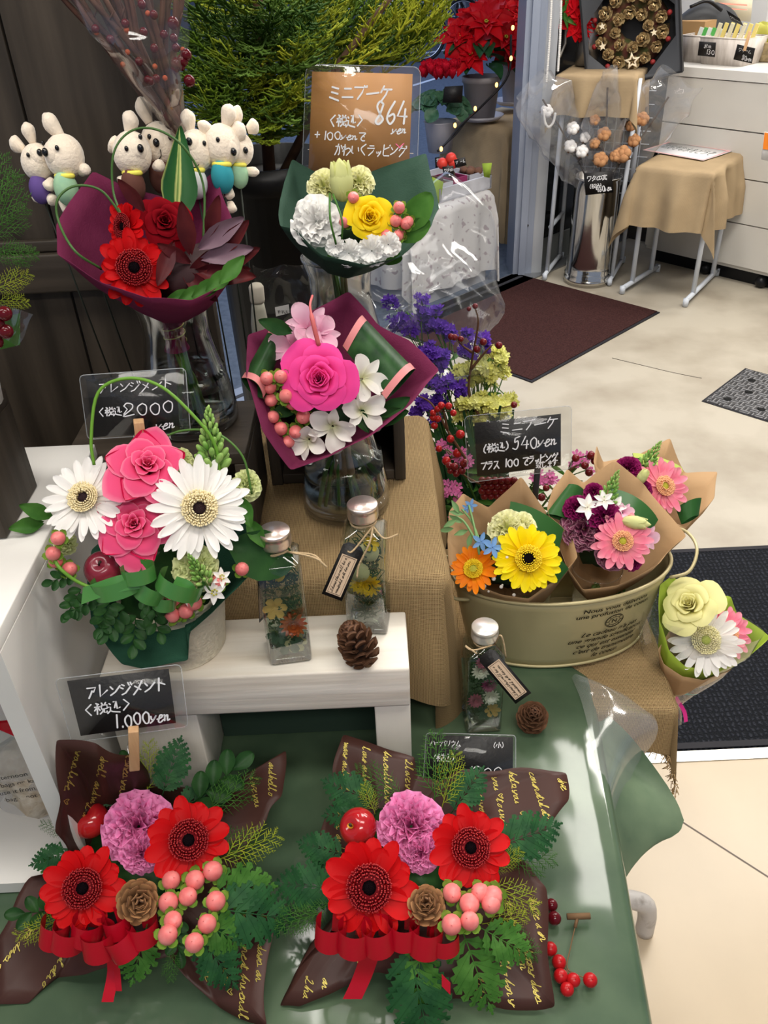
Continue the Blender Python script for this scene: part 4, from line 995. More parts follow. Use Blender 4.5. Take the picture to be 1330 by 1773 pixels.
m_ = MB(); m_.tube([bind1+Vector((.0135*math.cos(a*.45), .0135*math.sin(a*.45), -.036+.0008*a)) for a in range(30)], .0008, 5); part('tie', m_, mat('raffia', (.45, .42, .15), .7), b1)
stems(b1, bind1+Vector((0, 0, -.03)), vc1+Vector((.012, .0, .022)), 6, .006, .024, seed=2)
gerb(G_RED2, b1, 232, 463, .845, 60, .0455, .05, .12)
gerb(G_RED2, b1, 214, 392, .875, 43, .0455, -.9, .15, .4)
flower('rose', R_RED, b1, 286, 383, .880, .05, .25, 46, .036)
m_ = MB(); p = S(306, 385, Y=.925)
M = frame(p, facing(p, .25, .1)) @ Matrix.Rotation(PI/2+.0, 4, 'Z'); petal(m_, .100, .040, M, .1, -.25, .18, .36, .25, 6, 14, point=.85)
part('striped_leaf', m_, mat('striped_leaf', (.03, .12, .03), .4, uramp=[(0, (.02, .085, .025)), (.40, (.03, .12, .035)), (.45, (.62, .66, .22)), (.52, (.10, .22, .05)), (.56, (.55, .60, .20)), (.62, (.03, .12, .03)), (.93, (.02, .09, .03)), (1, (.40, .46, .14))], transl=.1), b1, 'dark green leaf with cream stripes')
BURG = mat('burgundy_leaf', (.055, .008, .012), .4, col2=(.11, .018, .018), scale=25, transl=.08)
LAVL = mat('dusky_leaf', (.17, .10, .13), .45)
for x, y, a, l, m in ((330, 440, 100, .055, BURG), (300, 420, 250, .05, BURG), (345, 430, 35, .06, LAVL), (350, 448, 12, .058, LAVL), (340, 470, -5, .066, BURG), (350, 480, 10, .055, BURG), (325, 500, 60, .05, BURG), (378, 440, 48, .05, BURG), (315, 470, -40, .05, BURG), (360, 410, 75, .045, BURG), (250, 365, 130, .04, BURG), (380, 462, 25, .05, BURG), (330, 455, 150, .04, BURG), (300, 480, 200, .04, BURG)):
    m_ = MB(); leaf(m_, l, l*.36, Matrix(), .25, -.3, .2, .5, point=.6); sprig('burgundy_leaf', m_.mesh('burgundy_leaf', m), b1, x, y, .872, a, .35)
m_ = MB()
for k in range(5): leaf(m_, .04, .018, frame(S(285+24*k, 524-4*k*k*.5, Y=.832), facing(S(300, 500, Y=.84), 0, .3)) @ Matrix.Rotation(.3+.15*k, 4, 'Z'), .2, -.2, .2, .5)
part('leaf_sprig', m_, LEAFM, b1)
for path in ([(176, 466, .85), (130, 435, .83), (102, 385, .86), (100, 345, .87), (130, 322, .88), (175, 330, .885), (212, 375, .885)],
             [(213, 380, .88), (196, 330, .90), (197, 265, .91), (225, 228, .92), (270, 224, .92), (318, 255, .92), (352, 320, .92), (352, 420, .90)]):
    m_ = MB(); m_.tube(smooth_path([S(x, y, Y=Y) for x, y, Y in path], 7), .0013, 6); part('looped_grass', m_, mat('grass_blade', (.055, .13, .03), .45), b1, 'thin grass blade bent into a loop')

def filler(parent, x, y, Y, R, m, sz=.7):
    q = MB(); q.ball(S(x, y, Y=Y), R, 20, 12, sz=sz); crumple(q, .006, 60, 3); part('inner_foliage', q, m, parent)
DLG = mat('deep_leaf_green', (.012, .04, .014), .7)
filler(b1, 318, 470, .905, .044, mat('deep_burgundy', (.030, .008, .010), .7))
# ------------------------------------------------------------------ green-wrapped bouquet (upper middle)
b2 = thing('flower_bouquet', 'bouquet of a yellow rose and white carnations in dark green paper, upper middle', 'bouquet', S(620, 420, Y=1.05), 'bouquets in glass vases')
bind2 = vc2+Vector((0, -.004, .155))
rim2 = [S(486, 396, Y=1.03), S(484, 345, Y=1.08), S(508, 274, Y=1.19), S(560, 305, Y=1.20), S(650, 296, Y=1.21), S(737, 266, Y=1.205), S(748, 310, Y=1.17), S(764, 358, Y=1.10), S(745, 395, Y=1.03), S(690, 440, Y=.985), S(632, 460, Y=.96), S(560, 442, Y=.965), S(515, 405, Y=.99)]
m_, r_ = wrap(bind2, rim2, .10, 9, 5, .012, .006, 2); part('paper_wrap', m_, DGREENP, b2, solid=.0004)
stems(b2, bind2, vc2+Vector((0, 0, .02)), 6, .008, .02, seed=3)
flower('rose', R_YEL, b2, 641, 375, .995, .1, .15, 44, .031)
flower('carnation', C_WH, b2, 545, 384, 1.0, -.2, .1, 48, .034, label='white carnation')
flower('carnation', C_CR, b2, 560, 322, 1.06, -.1, .3, 33, .026, label='lemon carnation')
flower('carnation', C_CR, b2, 622, 315, 1.06, .1, .3, 31, .026, label='lemon carnation')
for x, y, r in ((603, 440, 27), (642, 436, 30), (672, 425, 24), (580, 428, 20)): flower('carnation', C_WS, b2, x, y, .975, random.uniform(-.3, .3), -.2, r, .024, label='small white bloom')
def bud(parent, x, y, Y, rpx, tipdir, m, name='lisianthus_bud', asp=2.0):
    p = S(x, y, Y=Y); r = rad(rpx, p); m_ = MB()
    m_.ball((0, 0, 0), r, 16, 12, sz=asp, fn=lambda q: Vector((q.x, q.y, q.z)).lerp(Vector((q.x*.35, q.y*.35, q.z)), max(0, q.z/(r*asp))**1.5 if q.z > 0 else 0))
    for k in range(5): petal(m_, r*2.4, r*1.0, Matrix.Rotation(k*1.257, 4, 'Z') @ Matrix.Translation((r*.82, 0, -r*.9)), 1.45, 1.75, .2, .5, .3)
    for k in range(4): petal(m_, r*1.4, r*.4, Matrix.Rotation(k*1.57, 4, 'Z') @ Matrix.Translation((r*.4, 0, -r*asp*.95)), .8, 1.3, .1, .4, .3, point=.9)
    d = RT*tipdir[0]+UP*tipdir[1]+facing(p)*.45
    return part(name, m_, m, parent, M=frame(p, d))
BUDY = mat('lemon_bud', (.72, .74, .34), .5, transl=.3)
bud(b2, 591, 312, 1.045, 21, (-.1, 1), BUDY, asp=1.7)
berries(b2, [(691, 359), (707, 384), (686, 382), (703, 387), (692, 405), (668, 407), (597, 384), (612, 342), (689, 408)], 1.0, 10, .0085)
for x, y, a, l in ((700, 400, 55, .055), (690, 415, 30, .045), (650, 440, -10, .035), (600, 430, 215, .03)):
    m_ = MB(); leaf(m_, l, l*.6, Matrix(), .3, -.35, .15, .5, point=.25); sprig('leaf', m_.mesh('leaf', LEAFM), b2, x, y, 1.015, a, .25)
for path in ([(571, 335, 1.02), (572, 380, .97), (582, 423, .97)], [(577, 337, 1.02), (592, 380, .97), (592, 414, .97)]):
    m_ = MB(); m_.tube(smooth_path([S(x, y, Y=Y) for x, y, Y in path], 5), .0013, 6); part('grass_blade', m_, LEAFM, b2)

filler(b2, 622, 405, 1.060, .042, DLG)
# ------------------------------------------------------------------ hot pink rose bouquet (centre)
b3 = thing('flower_bouquet', 'bouquet of a large hot pink rose with alstroemeria in wine paper, centre', 'bouquet', S(590, 680, Y=.86), 'bouquets in glass vases')
bind3 = vc3+Vector((-.004, .0, .150))
rim3 = [S(427, 577, Y=.90), S(510, 556, Y=.95), S(602, 504, Y=1.0), S(655, 562, Y=.985), S(708, 588, Y=.96), S(762, 642, Y=.915), S(712, 700, Y=.855), S(640, 755, Y=.815), S(575, 790, Y=.80), S(503, 812, Y=.795), S(455, 745, Y=.805), S(428, 655, Y=.84)]
m_, r_ = wrap(bind3, rim3, .13, 9, 5, .012, .004, 3); part('paper_wrap', m_, WINE, b3, solid=.0004)
stems(b3, bind3+Vector((0, 0, -.01)), vc3+Vector((0, 0, .022)), 10, .010, .036, seed=4)
for k in range(3): m_ = MB(); m_.tube([bind3+Vector((.006*k-.004, -.01, 0)), vc3+Vector((.008*k-.008, -.012, .055))], .0045, 8); part('stem', m_, mat('pale_stem', (.42, .30, .20), .6), b3)
flower('rose', R_HOT, b3, 552, 655, .835, -.05, .1, 62, .043)
flower('alstroemeria', L_WH[0], b3, 632, 655, .86, .5, .1, 42, .032, label='white alstroemeria'); flower('alstroemeria', L_WH[0], b3, 630, 712, .845, .4, -.1, 42, .032, roll=1.0, label='white alstroemeria')
flower('alstroemeria', L_WH[0], b3, 575, 742, .835, -.1, -.4, 44, .032, roll=.4, label='white alstroemeria'); flower('alstroemeria', L_WH[0], b3, 532, 765, .835, -.4, -.5, 36, .032, roll=1.5, label='white alstroemeria')
flower('sweet_pea', L_PK[0], b3, 535, 562, .90, .1, .5, 42, .030, label='pale pink bloom'); flower('sweet_pea', L_PK[0], b3, 503, 600, .885, -.5, .2, 40, .030, roll=.6, label='pale pink bloom'); flower('sweet_pea', L_PK[0], b3, 558, 578, .89, .4, .4, 34, .030, roll=1.1, label='pale pink bloom')
m_ = MB(); m_.tube(smooth_path([S(541, 512, Y=.90), S(537, 530, Y=.88), S(543, 562, Y=.865), S(552, 598, Y=.86)], 5), [.0014]*8+[.0026]*8, 7); part('pink_shoot', m_, mat('pink_shoot', (.55, .12, .12), .5), b3)
berries(b3, [(462, 655), (467, 671), (486, 652), (469, 693), (472, 722), (496, 685), (506, 698), (486, 742), (512, 748), (499, 765), (525, 722), (515, 690)], .84, 12, .0085)
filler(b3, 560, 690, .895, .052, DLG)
# folded broad leaves with pink edges
def folded_leaf(parent, a, b, c, d, m, edge=None, bulge=.02, name='folded_leaf'):
    """a broad leaf doubled over: a-b is the fold line end to end, c-d the free end"""
    a, b, c, d = [Vector(q) for q in (a, b, c, d)]; m_ = MB(); n = ((b-a).cross(d-a)).normalized()
    if n.dot(CAM-a) < 0: n = -n
    def g(u, v):
        p = (a.lerp(b, u)).lerp(d.lerp(c, u), v); return p+n*bulge*math.sin(PI*u)**.8
    m_.grid(g, 12, 8); m2 = MB()
    def g2(u, v): p = (a.lerp(b, u)).lerp(d.lerp(c, u), v); return p-n*bulge*.6*math.sin(PI*u)**.8
    m_.grid(g2, 12, 8)
    o = part(name, m_, m, parent)
    if edge:
        for vv in (0, 1):
            e = MB(); q = [g(i/10, vv) for i in range(11)]; e.strip([p+n*.0012+(d-a).normalized()*(.0045 if vv == 0 else -.0045) for p in q], (d-a), .009); part('leaf_edge', e, edge, o, 'pink leaf margin')
    return o
ASP = mat('aspidistra_leaf', (.010, .038, .012), .35, col2=(.030, .085, .026), scale=60, stretch=(1, .1, 1), transl=.08)
ASPE = mat('pink_leaf_margin', (.58, .20, .20), .5)
folded_leaf(b3, S(593, 600, Y=.90), S(628, 548, Y=.945), S(719, 640, Y=.895), S(668, 692, Y=.85), ASP, ASPE, .018)
folded_leaf(b3, S(418, 655, Y=.845), S(455, 690, Y=.835), S(485, 610, Y=.90), S(468, 568, Y=.92), ASP, ASPE, .012)
for x, y, a, l in ((640, 730, 15, .05), (655, 720, 30, .045), (520, 700, 200, .04), (610, 700, -60, .04), (500, 720, 160, .035), (505, 575, 160, .04)):
    m_ = MB(); leaf(m_, l, l*.45, Matrix(), .3, -.3, .2, .5, point=.6); sprig('leaf', m_.mesh('leaf', LEAFD), b3, x, y, .862, a, .3)
# ================================================================== basket arrangement on the riser
a3 = thing('basket_arrangement', 'basket arrangement of two white gerberas and two pink roses, on the riser', 'flower arrangement', S(316, 1118, z=BZ), None)
bc = S(318, 1112, z=BZ+.0005)
RATT = mat('cream_rope', (.74, .66, .50), .8, bump=.5, bscale=200)
m_ = MB(); pr = [(0, 0)]+[(.049+.011*(i/44)+.0016*(i % 2), .002*i) for i in range(45)]+[(.056, .088), (.052, .06), (0, .06)]
m_.lathe(pr, 56, bc); part('rope_basket', m_, RATT, a3)
def Sq(*a): return [S(x, y, Y=Y) for x, y, Y in a]
DGP2 = mat('green_fabric_paper', (.022, .085, .050), .75, col2=(.035, .12, .072), scale=16, transl=.18, bump=.3, bscale=600)
inn = [bc+Vector((.055*math.cos(-a*PI/6), .055*math.sin(-a*PI/6), .08)) for a in range(6, 18)]
out3 = Sq((150, 1000, .70), (155, 950, .76), (230, 900, .80), (330, 900, .80), (420, 905, .77), (459, 925, .74), (440, 985, .70), (372, 1058, .665), (318, 1100, .655), (322, 1146, .652), (250, 1158, .652), (212, 1150, .655), (160, 1075, .675))
m_, r_ = wrap(inn, out3, .10, 7, 5, .0, .006, 5); part('paper_wrap', m_, DGP2, a3, solid=.0004)
fo = MB(); fo.ball(bc+Vector((0, 0, .09)), .058, 20, 12, sz=.85); crumple(fo, .006, 60, 4); part('moss', fo, LEAFD, a3)
gerb(G_WH, a3, 145, 862, .70, 72, .053, -.35, .25, label='white gerbera, the smaller and more tilted')
gerb(G_WH, a3, 345, 880, .69, 86, .053, .1, .1, .3)
RO = rose_mesh('rose', .036, PINKO, 7, 13, .35, 1.25, .8)
for (x, y, sx, sy, rl) in ((255, 806, .05, .42, 0), (232, 908, -.1, .1, 1)):
    p = S(x, y, Y=.715 if y < 850 else .685); M = frame(p, facing(p, sx, sy), rl, rad(60, p)/.036)
    o = part('rose', R_PINK, None, a3, M=M); m2 = MB()
    for k in range(5): petal(m2, .030, .032, Matrix.Rotation(k*1.2566+.4, 4, 'Z') @ Matrix.Translation((.014, 0, -.014)), .55, -.10, .25, .45, .6, point=.75)
    part('outer_petal', m2, PINKO, o, 'deep pink pointed outer petals', M=M)
for x, y, Y, r, sx, sy in ((430, 838, .74, 30, .5, .3), (340, 985, .67, 45, .1, -.2), (110, 940, .70, 24, -.4, -.2), (315, 795, .76, 25, .2, .6)): flower('carnation', C_PG, a3, x, y, Y, sx, sy, r, .030, label='pale green carnation')
flower('carnation', carnation_mesh('carnation', .02, PINKO, 24, 9), a3, 222, 785, .75, -.2, .6, 18, .020, label='deep pink carnation')
ORN = mat('green_bud_cluster', (.13, .30, .045), .5, col2=(.34, .50, .14), scale=50)
ornithogalum(a3, S(370, 815, Y=.735), RT*-.05+UP*1+facing((0, .7, 1))*.2, .070, ORN, STEM)
ornithogalum(a3, S(356, 1010, Y=.655), RT*-.35+UP*.85+facing((0, .7, 1))*.6, .042, ORN, STEM, 38, seed=5)
STARW = star_flower_mesh('star_flower', .0135, WHP, 6, .55, .25, -.05)
for x, y, Y, sx, sy, r in ((370, 1025, .655, .3, -.2, 22), (383, 1000, .665, .5, .2, 18), (325, 1030, .66, -.2, -.4, 20)):
    p = S(x, y, Y=Y); M = frame(p, facing(p, sx, sy), .5, rad(r, p)/.0135); o = part('star_flower', STARW, None, a3, M=M)
    c_ = MB()
    for k in range(6): c_.ball((.003*math.cos(k), .003*math.sin(k), .003), .0012, 6, 4)
    part('flower_eye', c_, mat('yellow_green_eye'), o, M=M)
berries(a3, [(100, 932), (92, 958), (96, 972), (121, 985), (300, 1038), (298, 1065), (322, 1058), (336, 1044), (378, 1007)], .662, 13, .0085)
berries(a3, [(419, 985)], .68, 12, .0085)
def apple(parent, x, y, Y, r, d=(0, 1), top=True, m=None):
    p = S(x, y, Y=Y); R = rad(r, p); ab = MB()
    def f(q):
        h = q.z/R; k = math.hypot(q.x, q.y)/R
        return Vector((q.x, q.y, q.z*.92-(R*.24*math.exp(-(k/.32)**2) if h > 0 else -R*.15*math.exp(-(k/.3)**2))))
    ab.ball((0, 0, 0), R, 28, 22, fn=f); n = (RT*d[0]+UP*d[1]+facing(p)*1.0).normalized(); M = frame(p, n)
    o = part('apple', ab, m or APPLE, parent, M=M); sm = MB(); sm.tube([(0, 0, R*.66), (R*.05, 0, R*.9), (R*.18, R*.05, R*1.12)], [R*.06, R*.05, R*.09], 7)
    part('apple_stalk', sm, mat('dark_stalk', (.03, .02, .012), .6), o, M=M)
    if top:
        yl = MB(); yl.lathe([(0, .685), (.1, .70), (.16, .745), (.2, .79)], 14, (0, 0, 0), M=Matrix.Diagonal((R, R*.7, R, 1))); part('stalk_hollow', yl, mat('ochre_flesh', (.72, .33, .03), .4), o, M=M)
    return o
apple(a3, 178, 985, .675, 32, (-.3, .3), False, mat('dark_apple', (.16, .012, .03), .25, col2=(.28, .03, .05), scale=30, coat=.3))
for x, y, a, s_ in ((190, 1050, 250, .55), (235, 1075, 265, .6), (165, 1040, 215, .5), (215, 1060, 235, .6), (260, 1060, 290, .55), (130, 1000, 200, .45), (140, 1030, 240, .5), (250, 1045, 310, .45)):
    sprig('leaf_sprig', PITT, a3, x, y-8, .663, a, .45, s_*.74)
for x, y, a in ((90, 895, 160), (75, 905, 190), (430, 900, -60), (415, 860, -70)):
    m_ = MB(); leaf(m_, .035, .018, Matrix(), .3, -.3, .2, .5, point=.7); sprig('leaf', m_.mesh('leaf', LEAFM), a3, x, y, .72, a, .2)
m_ = MB(); sprig('folded_leaf', (lambda q: (leaf(q, .075, .055, Matrix(), .1, -.5, .1, .5, point=.3), q.mesh('leaf', LEAFD))[1])(MB()), a3, 395, 940, .70, -20, .0, label='broad dark leaf')
m_ = MB()
for x, y, rr_, wd, tl, e in ((205, 1010, .020, .018, .35, 1.3), (262, 1020, .015, .019, -.5, 1.1), (312, 1012, .018, .018, -.35, 1.3), (240, 992, .014, .016, .2, 1.2), (285, 1040, .012, .015, -.1, 1.0)):
    p = S(x, y, Y=.65); curl(m_, p, UP*math.cos(tl)-RT*math.sin(tl)+facing(p)*.45, rr_, wd, -2.3, 2.9, facing(p), e)
m_.strip(smooth_path(Sq((245, 1005, .645), (200, 1012, .635), (142, 1032, .635)), 4), UP+RT*.1, .017); m_.strip(smooth_path(Sq((300, 1010, .645), (325, 1020, .64), (338, 1040, .64)), 4), UP+RT*.5, .016)
part('ribbon_bow', m_, RIBG, a3, 'green satin ribbon bow')
m_ = MB(); m_.tube(smooth_path(Sq((163, 805, .72), (158, 760, .73), (170, 680, .75), (220, 655, .755), (280, 670, .75), (340, 725, .74), (372, 770, .735), (382, 830, .73)), 6), .0017, 7)
part('looped_grass', m_, mat('bright_blade', (.13, .30, .03), .45), a3)
m_ = MB(); m_.tube(smooth_path(Sq((275, 760, .76), (320, 745, .76), (375, 750, .75), (420, 790, .74), (436, 855, .73)), 6), .0012, 6); part('looped_grass', m_, STEM, a3)
m_ = MB(); m_.tube(smooth_path(Sq((90, 960, .66), (105, 985, .65), (140, 1010, .648), (200, 1032, .645)), 6), .0019, 7); part('looped_grass', m_, mat('bright_blade'), a3)

# ================================================================== two low arrangements in chocolate wrap
def script_on(mb_surf, lines, ang, size, pen, off=.0012):
    """gold script: every line starts at a point of the view and runs at an angle on the paper below"""
    bv = bvh_of(mb_surf); out = MB()
    for (x, y, text, a, z0) in lines:
        o = S(x, y, z=z0); a = math.radians(a); dx = Vector((math.cos(a), math.sin(a), 0)); dy = Vector((-math.sin(a), math.cos(a), 0))
        st, w_ = strokes_of(text, size, font=CUR, slant=.35, adv=1.12)
        def mp(p):
            q = o+dx*p[0]+dy*p[1]; v = (CAM-Vector((q.x, q.y, z0))).normalized()
            h = bv.ray_cast(Vector((q.x, q.y, z0+.0))+v*.35, -v)
            if h[0] is None: return None
            return h[0]+v*off
        for s_ in st:
            tmp = MB(); bad = []
            def mp2(p):
                r = mp(p)
                if r is None: bad.append(1); return Vector((0, 0, 0))
                return r
            stroke_mesh(tmp, [s_], pen, mp2)
            if bad: continue
            V = np.concatenate(tmp.v)
            if np.abs(np.diff(V[::2], axis=0)).max(initial=0) > size*.9: continue
            out.merge(tmp)
    return out
def low_arrangement(label, group, cx, cy, outer, gl, gr, carn, app, cone, bers, bow, ferns, lines, seed, extra):
    c = S(cx, cy, z=T+.002); t = thing('low_arrangement', label, 'flower arrangement', c, group)
    pot = MB(); pot.lathe([(0, 0), (.050, 0), (.056, .052), (.054, .054), (.05, .03), (0, .03)], 32, c); part('pot', pot, mat('white_pot', (.75, .75, .73), .4), t)
    ms = MB(); ms.ball(c+Vector((0, 0, .045)), .066, 22, 12, sz=.62); crumple(ms, .006, 60, seed); part('moss', ms, LEAFD, t)
    inn = [c+Vector((.058*math.cos(a), .058*math.sin(a), .050)) for a in [PI*.75-2*PI*k/12 for k in range(12)]]
    op = [S(x, y, z=z) for x, y, z in outer]
    surf, r_ = wrap(inn, op, .05, 8, 5, 0, .014, seed); w_ = part('paper_wrap', surf, BROWNP, t, solid=.0003)
    gm = script_on(surf, lines, 0, .0088, .0008)
    if gm.n: part('gold_script', gm, GOLDINK, w_, 'gold cursive script printed on the wrap')
    gerb(G_RED, t, *gl[:2], Z(gl[2]), gl[3], .0455, *gl[4:6]); gerb(G_RED, t, *gr[:2], Z(gr[2]), gr[3], .0455, *gr[4:6], roll=.7)
    flower('carnation', C_LIL, t, carn[0], carn[1], Z(carn[2]), 0, .05, carn[3], .040, label='orchid pink carnation'); flower('carnation', carn[6] if len(carn) > 6 else C_LIL, t, carn[4], carn[5], Z(carn[2]-.01), .0, -.3, carn[3]*.62, .040, roll=1.3, label='lower bloom of the orchid pink carnation')
    apple(t, app[0], app[1], Z(app[2]), app[3], app[4], app[5])
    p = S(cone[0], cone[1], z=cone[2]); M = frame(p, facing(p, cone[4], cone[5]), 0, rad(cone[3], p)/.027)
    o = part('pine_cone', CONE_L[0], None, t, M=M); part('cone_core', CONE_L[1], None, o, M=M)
    berries(t, bers[1:], Z(bers[0]), 17, .0085)
    for bx in ferns: sprig(bx[0], {'fern_frond': FERN, 'broad_fern': FERN2, 'cypress_sprig': CONI, 'green_sprig': CONI2, 'leaf_sprig': PITT}[bx[0]], t, bx[1], bx[2], Z(bx[3]), bx[4], bx[5], bx[6]*{'fern_frond': .80, 'broad_fern': .72}.get(bx[0], .9), tilt=bx[7] if len(bx) > 7 else 0)
    b = MB()
    for q in bow:
        if q[0] == 'c':
            _, x, y, z, rx, wd, tilt_, ell = q; p = S(x, y, z=z); ax = (UP*math.cos(tilt_)-RT*math.sin(tilt_)+facing(p)*.38); curl(b, p, ax, rx*1.22, wd*1.05, -2.4, 3.1, facing(p), 1.0)
        else:
            _, pts, wd = q; P = smooth_path([S(x, y, z=z) for x, y, z in pts], 5); b.strip(P, RT, wd)
    part('ribbon_bow', b, RIBR, t, 'red satin ribbon bow')
    extra(t); return t
out1 = [(108, 1285, .85), (170, 1292, .845), (236, 1303, .80), (262, 1350, .70), (330, 1372, .67), (390, 1378, .67), (440, 1328, .68), (480, 1306, .69), (492, 1372, .68), (452, 1425, .66), (412, 1460, .65), (404, 1500, .65), (425, 1545, .66), (455, 1535, .665), (468, 1562, .66), (466, 1655, .64), (465, 1766, .62), (390, 1738, .612), (340, 1690, .625), (300, 1655, .64), (225, 1668, .645), (150, 1690, .62), (90, 1688, .612), (50, 1742, .606), (-6, 1736, .606), (-12, 1650, .615), (60, 1530, .64), (120, 1482, .70), (97, 1445, .745), (92, 1400, .78), (99, 1340, .82)]
low_arrangement('low arrangement with an apple, red gerberas and chocolate wrap, beside the white shelf unit', None, 262, 1530, out1,
    (143, 1538, .705, 68, -.15, -.05), (326, 1455, .715, 70, .1, .1), (240, 1430, .712, 64, 245, 1478), (157, 1420, .70, 31, (-.5, .7), False), (238, 1560, .70, 44, .15, -.1),
    [.70, (297, 1524), (326, 1552), (291, 1562), (373, 1560), (300, 1594), (358, 1599), (291, 1618), (336, 1632), (338, 1524), (368, 1508)],
    [('c', 95, 1612, .675, .012, .026, -.12, 1.0), ('c', 120, 1618, .678, .014, .024, -.15, .9), ('c', 152, 1608, .685, .013, .024, -.1, 1.0), ('c', 172, 1630, .68, .014, .026, .15, 1.), ('c', 203, 1600, .69, .011, .020, .3, 1.0), ('c', 212, 1632, .68, .013, .024, .55, 1.), ('c', 247, 1610, .685, .013, .022, .2, 1.),
     ('s', [(190, 1640, .68), (196, 1680, .645), (186, 1735, .625)], .012), ('s', [(200, 1640, .68), (203, 1680, .65), (206, 1716, .63)], .006)],
    [('fern_frond', 205, 1400, .70, 120, .25, .75), ('cypress_sprig', 255, 1375, .70, 88, .15, .75), ('fern_frond', 280, 1380, .70, 72, .25, .85), ('leaf_sprig', 240, 1380, .69, 110, .2, .6), ('leaf_sprig', 335, 1390, .69, 40, .1, .9), ('green_sprig', 350, 1410, .69, 35, .2, .9), ('fern_frond', 300, 1400, .685, 20, .1, .9),
     ('cypress_sprig', 375, 1490, .69, 22, .15, .9), ('green_sprig', 380, 1510, .685, -15, .1, .7), ('fern_frond', 350, 1570, .69, -8, .0, 1.25), ('broad_fern', 360, 1545, .69, 5, .05, 1.0), ('fern_frond', 340, 1610, .68, -55, -.05, .9), ('broad_fern', 255, 1600, .68, 255, -.05, .8), ('green_sprig', 300, 1640, .67, 265, .0, .4),
     ('green_sprig', 125, 1440, .68, 165, .1, .45), ('fern_frond', 130, 1470, .68, 200, .05, .6), ('cypress_sprig', 110, 1590, .67, 200, .1, .6), ('leaf_sprig', 110, 1575, .67, 185, .1, .6), ('broad_fern', 105, 1500, .67, 170, .05, .4), ('broad_fern', 340, 1590, .69, -30, .0, .8), ('green_sprig', 345, 1470, .69, 10, .1, .8), ('leaf_sprig', 300, 1590, .68, -80, .0, .5)],
    [(132, 1300, 'your life. *', -88, .80), (178, 1296, 'I dwell and m', -86, .80), (220, 1300, 'wishes you', -85, .80), (150, 1390, 'I dwell', -88, .80), (466, 1318, 'and hello ! you', -86, .69), (430, 1335, 'I love you', -75, .68), (452, 1558, 'so happy days and I', -88, .66), (422, 1575, 'have a great friend like you', -86, .66), (385, 1640, 'you can *', -80, .64), (352, 1660, 'like', -75, .63), (110, 1540, 'long summer days and', -118, .64), (150, 1590, 'congratulations I hope you', -112, .64), (230, 1650, 'hello so *', -95, .64), (180, 1650, 'and for you', -105, .62), (262, 1660, 'you', -95, .64)],
    11, lambda t: None)
out2 = [(592, 1272, .70), (655, 1292, .70), (722, 1318, .69), (724, 1345, .675), (760, 1350, .675), (800, 1326, .69), (890, 1327, .695), (975, 1328, .70), (978, 1384, .69), (950, 1430, .675), (905, 1475, .66), (898, 1500, .66), (920, 1500, .67), (948, 1548, .665), (948, 1640, .645), (960, 1742, .615), (880, 1744, .61), (800, 1742, .608), (705, 1738, .61), (690, 1700, .635), (640, 1690, .63), (590, 1715, .612), (520, 1752, .606), (486, 1748, .606), (505, 1690, .612), (552, 1640, .635), (600, 1560, .65), (566, 1490, .66), (562, 1410, .675), (575, 1340, .69)]
def shred(t):
    m_ = MB(); m_.strip([S(765, 1697, z=.66), S(780, 1712, z=.655)], UP, .012); part('ribbon_end', m_, RIBR, t)
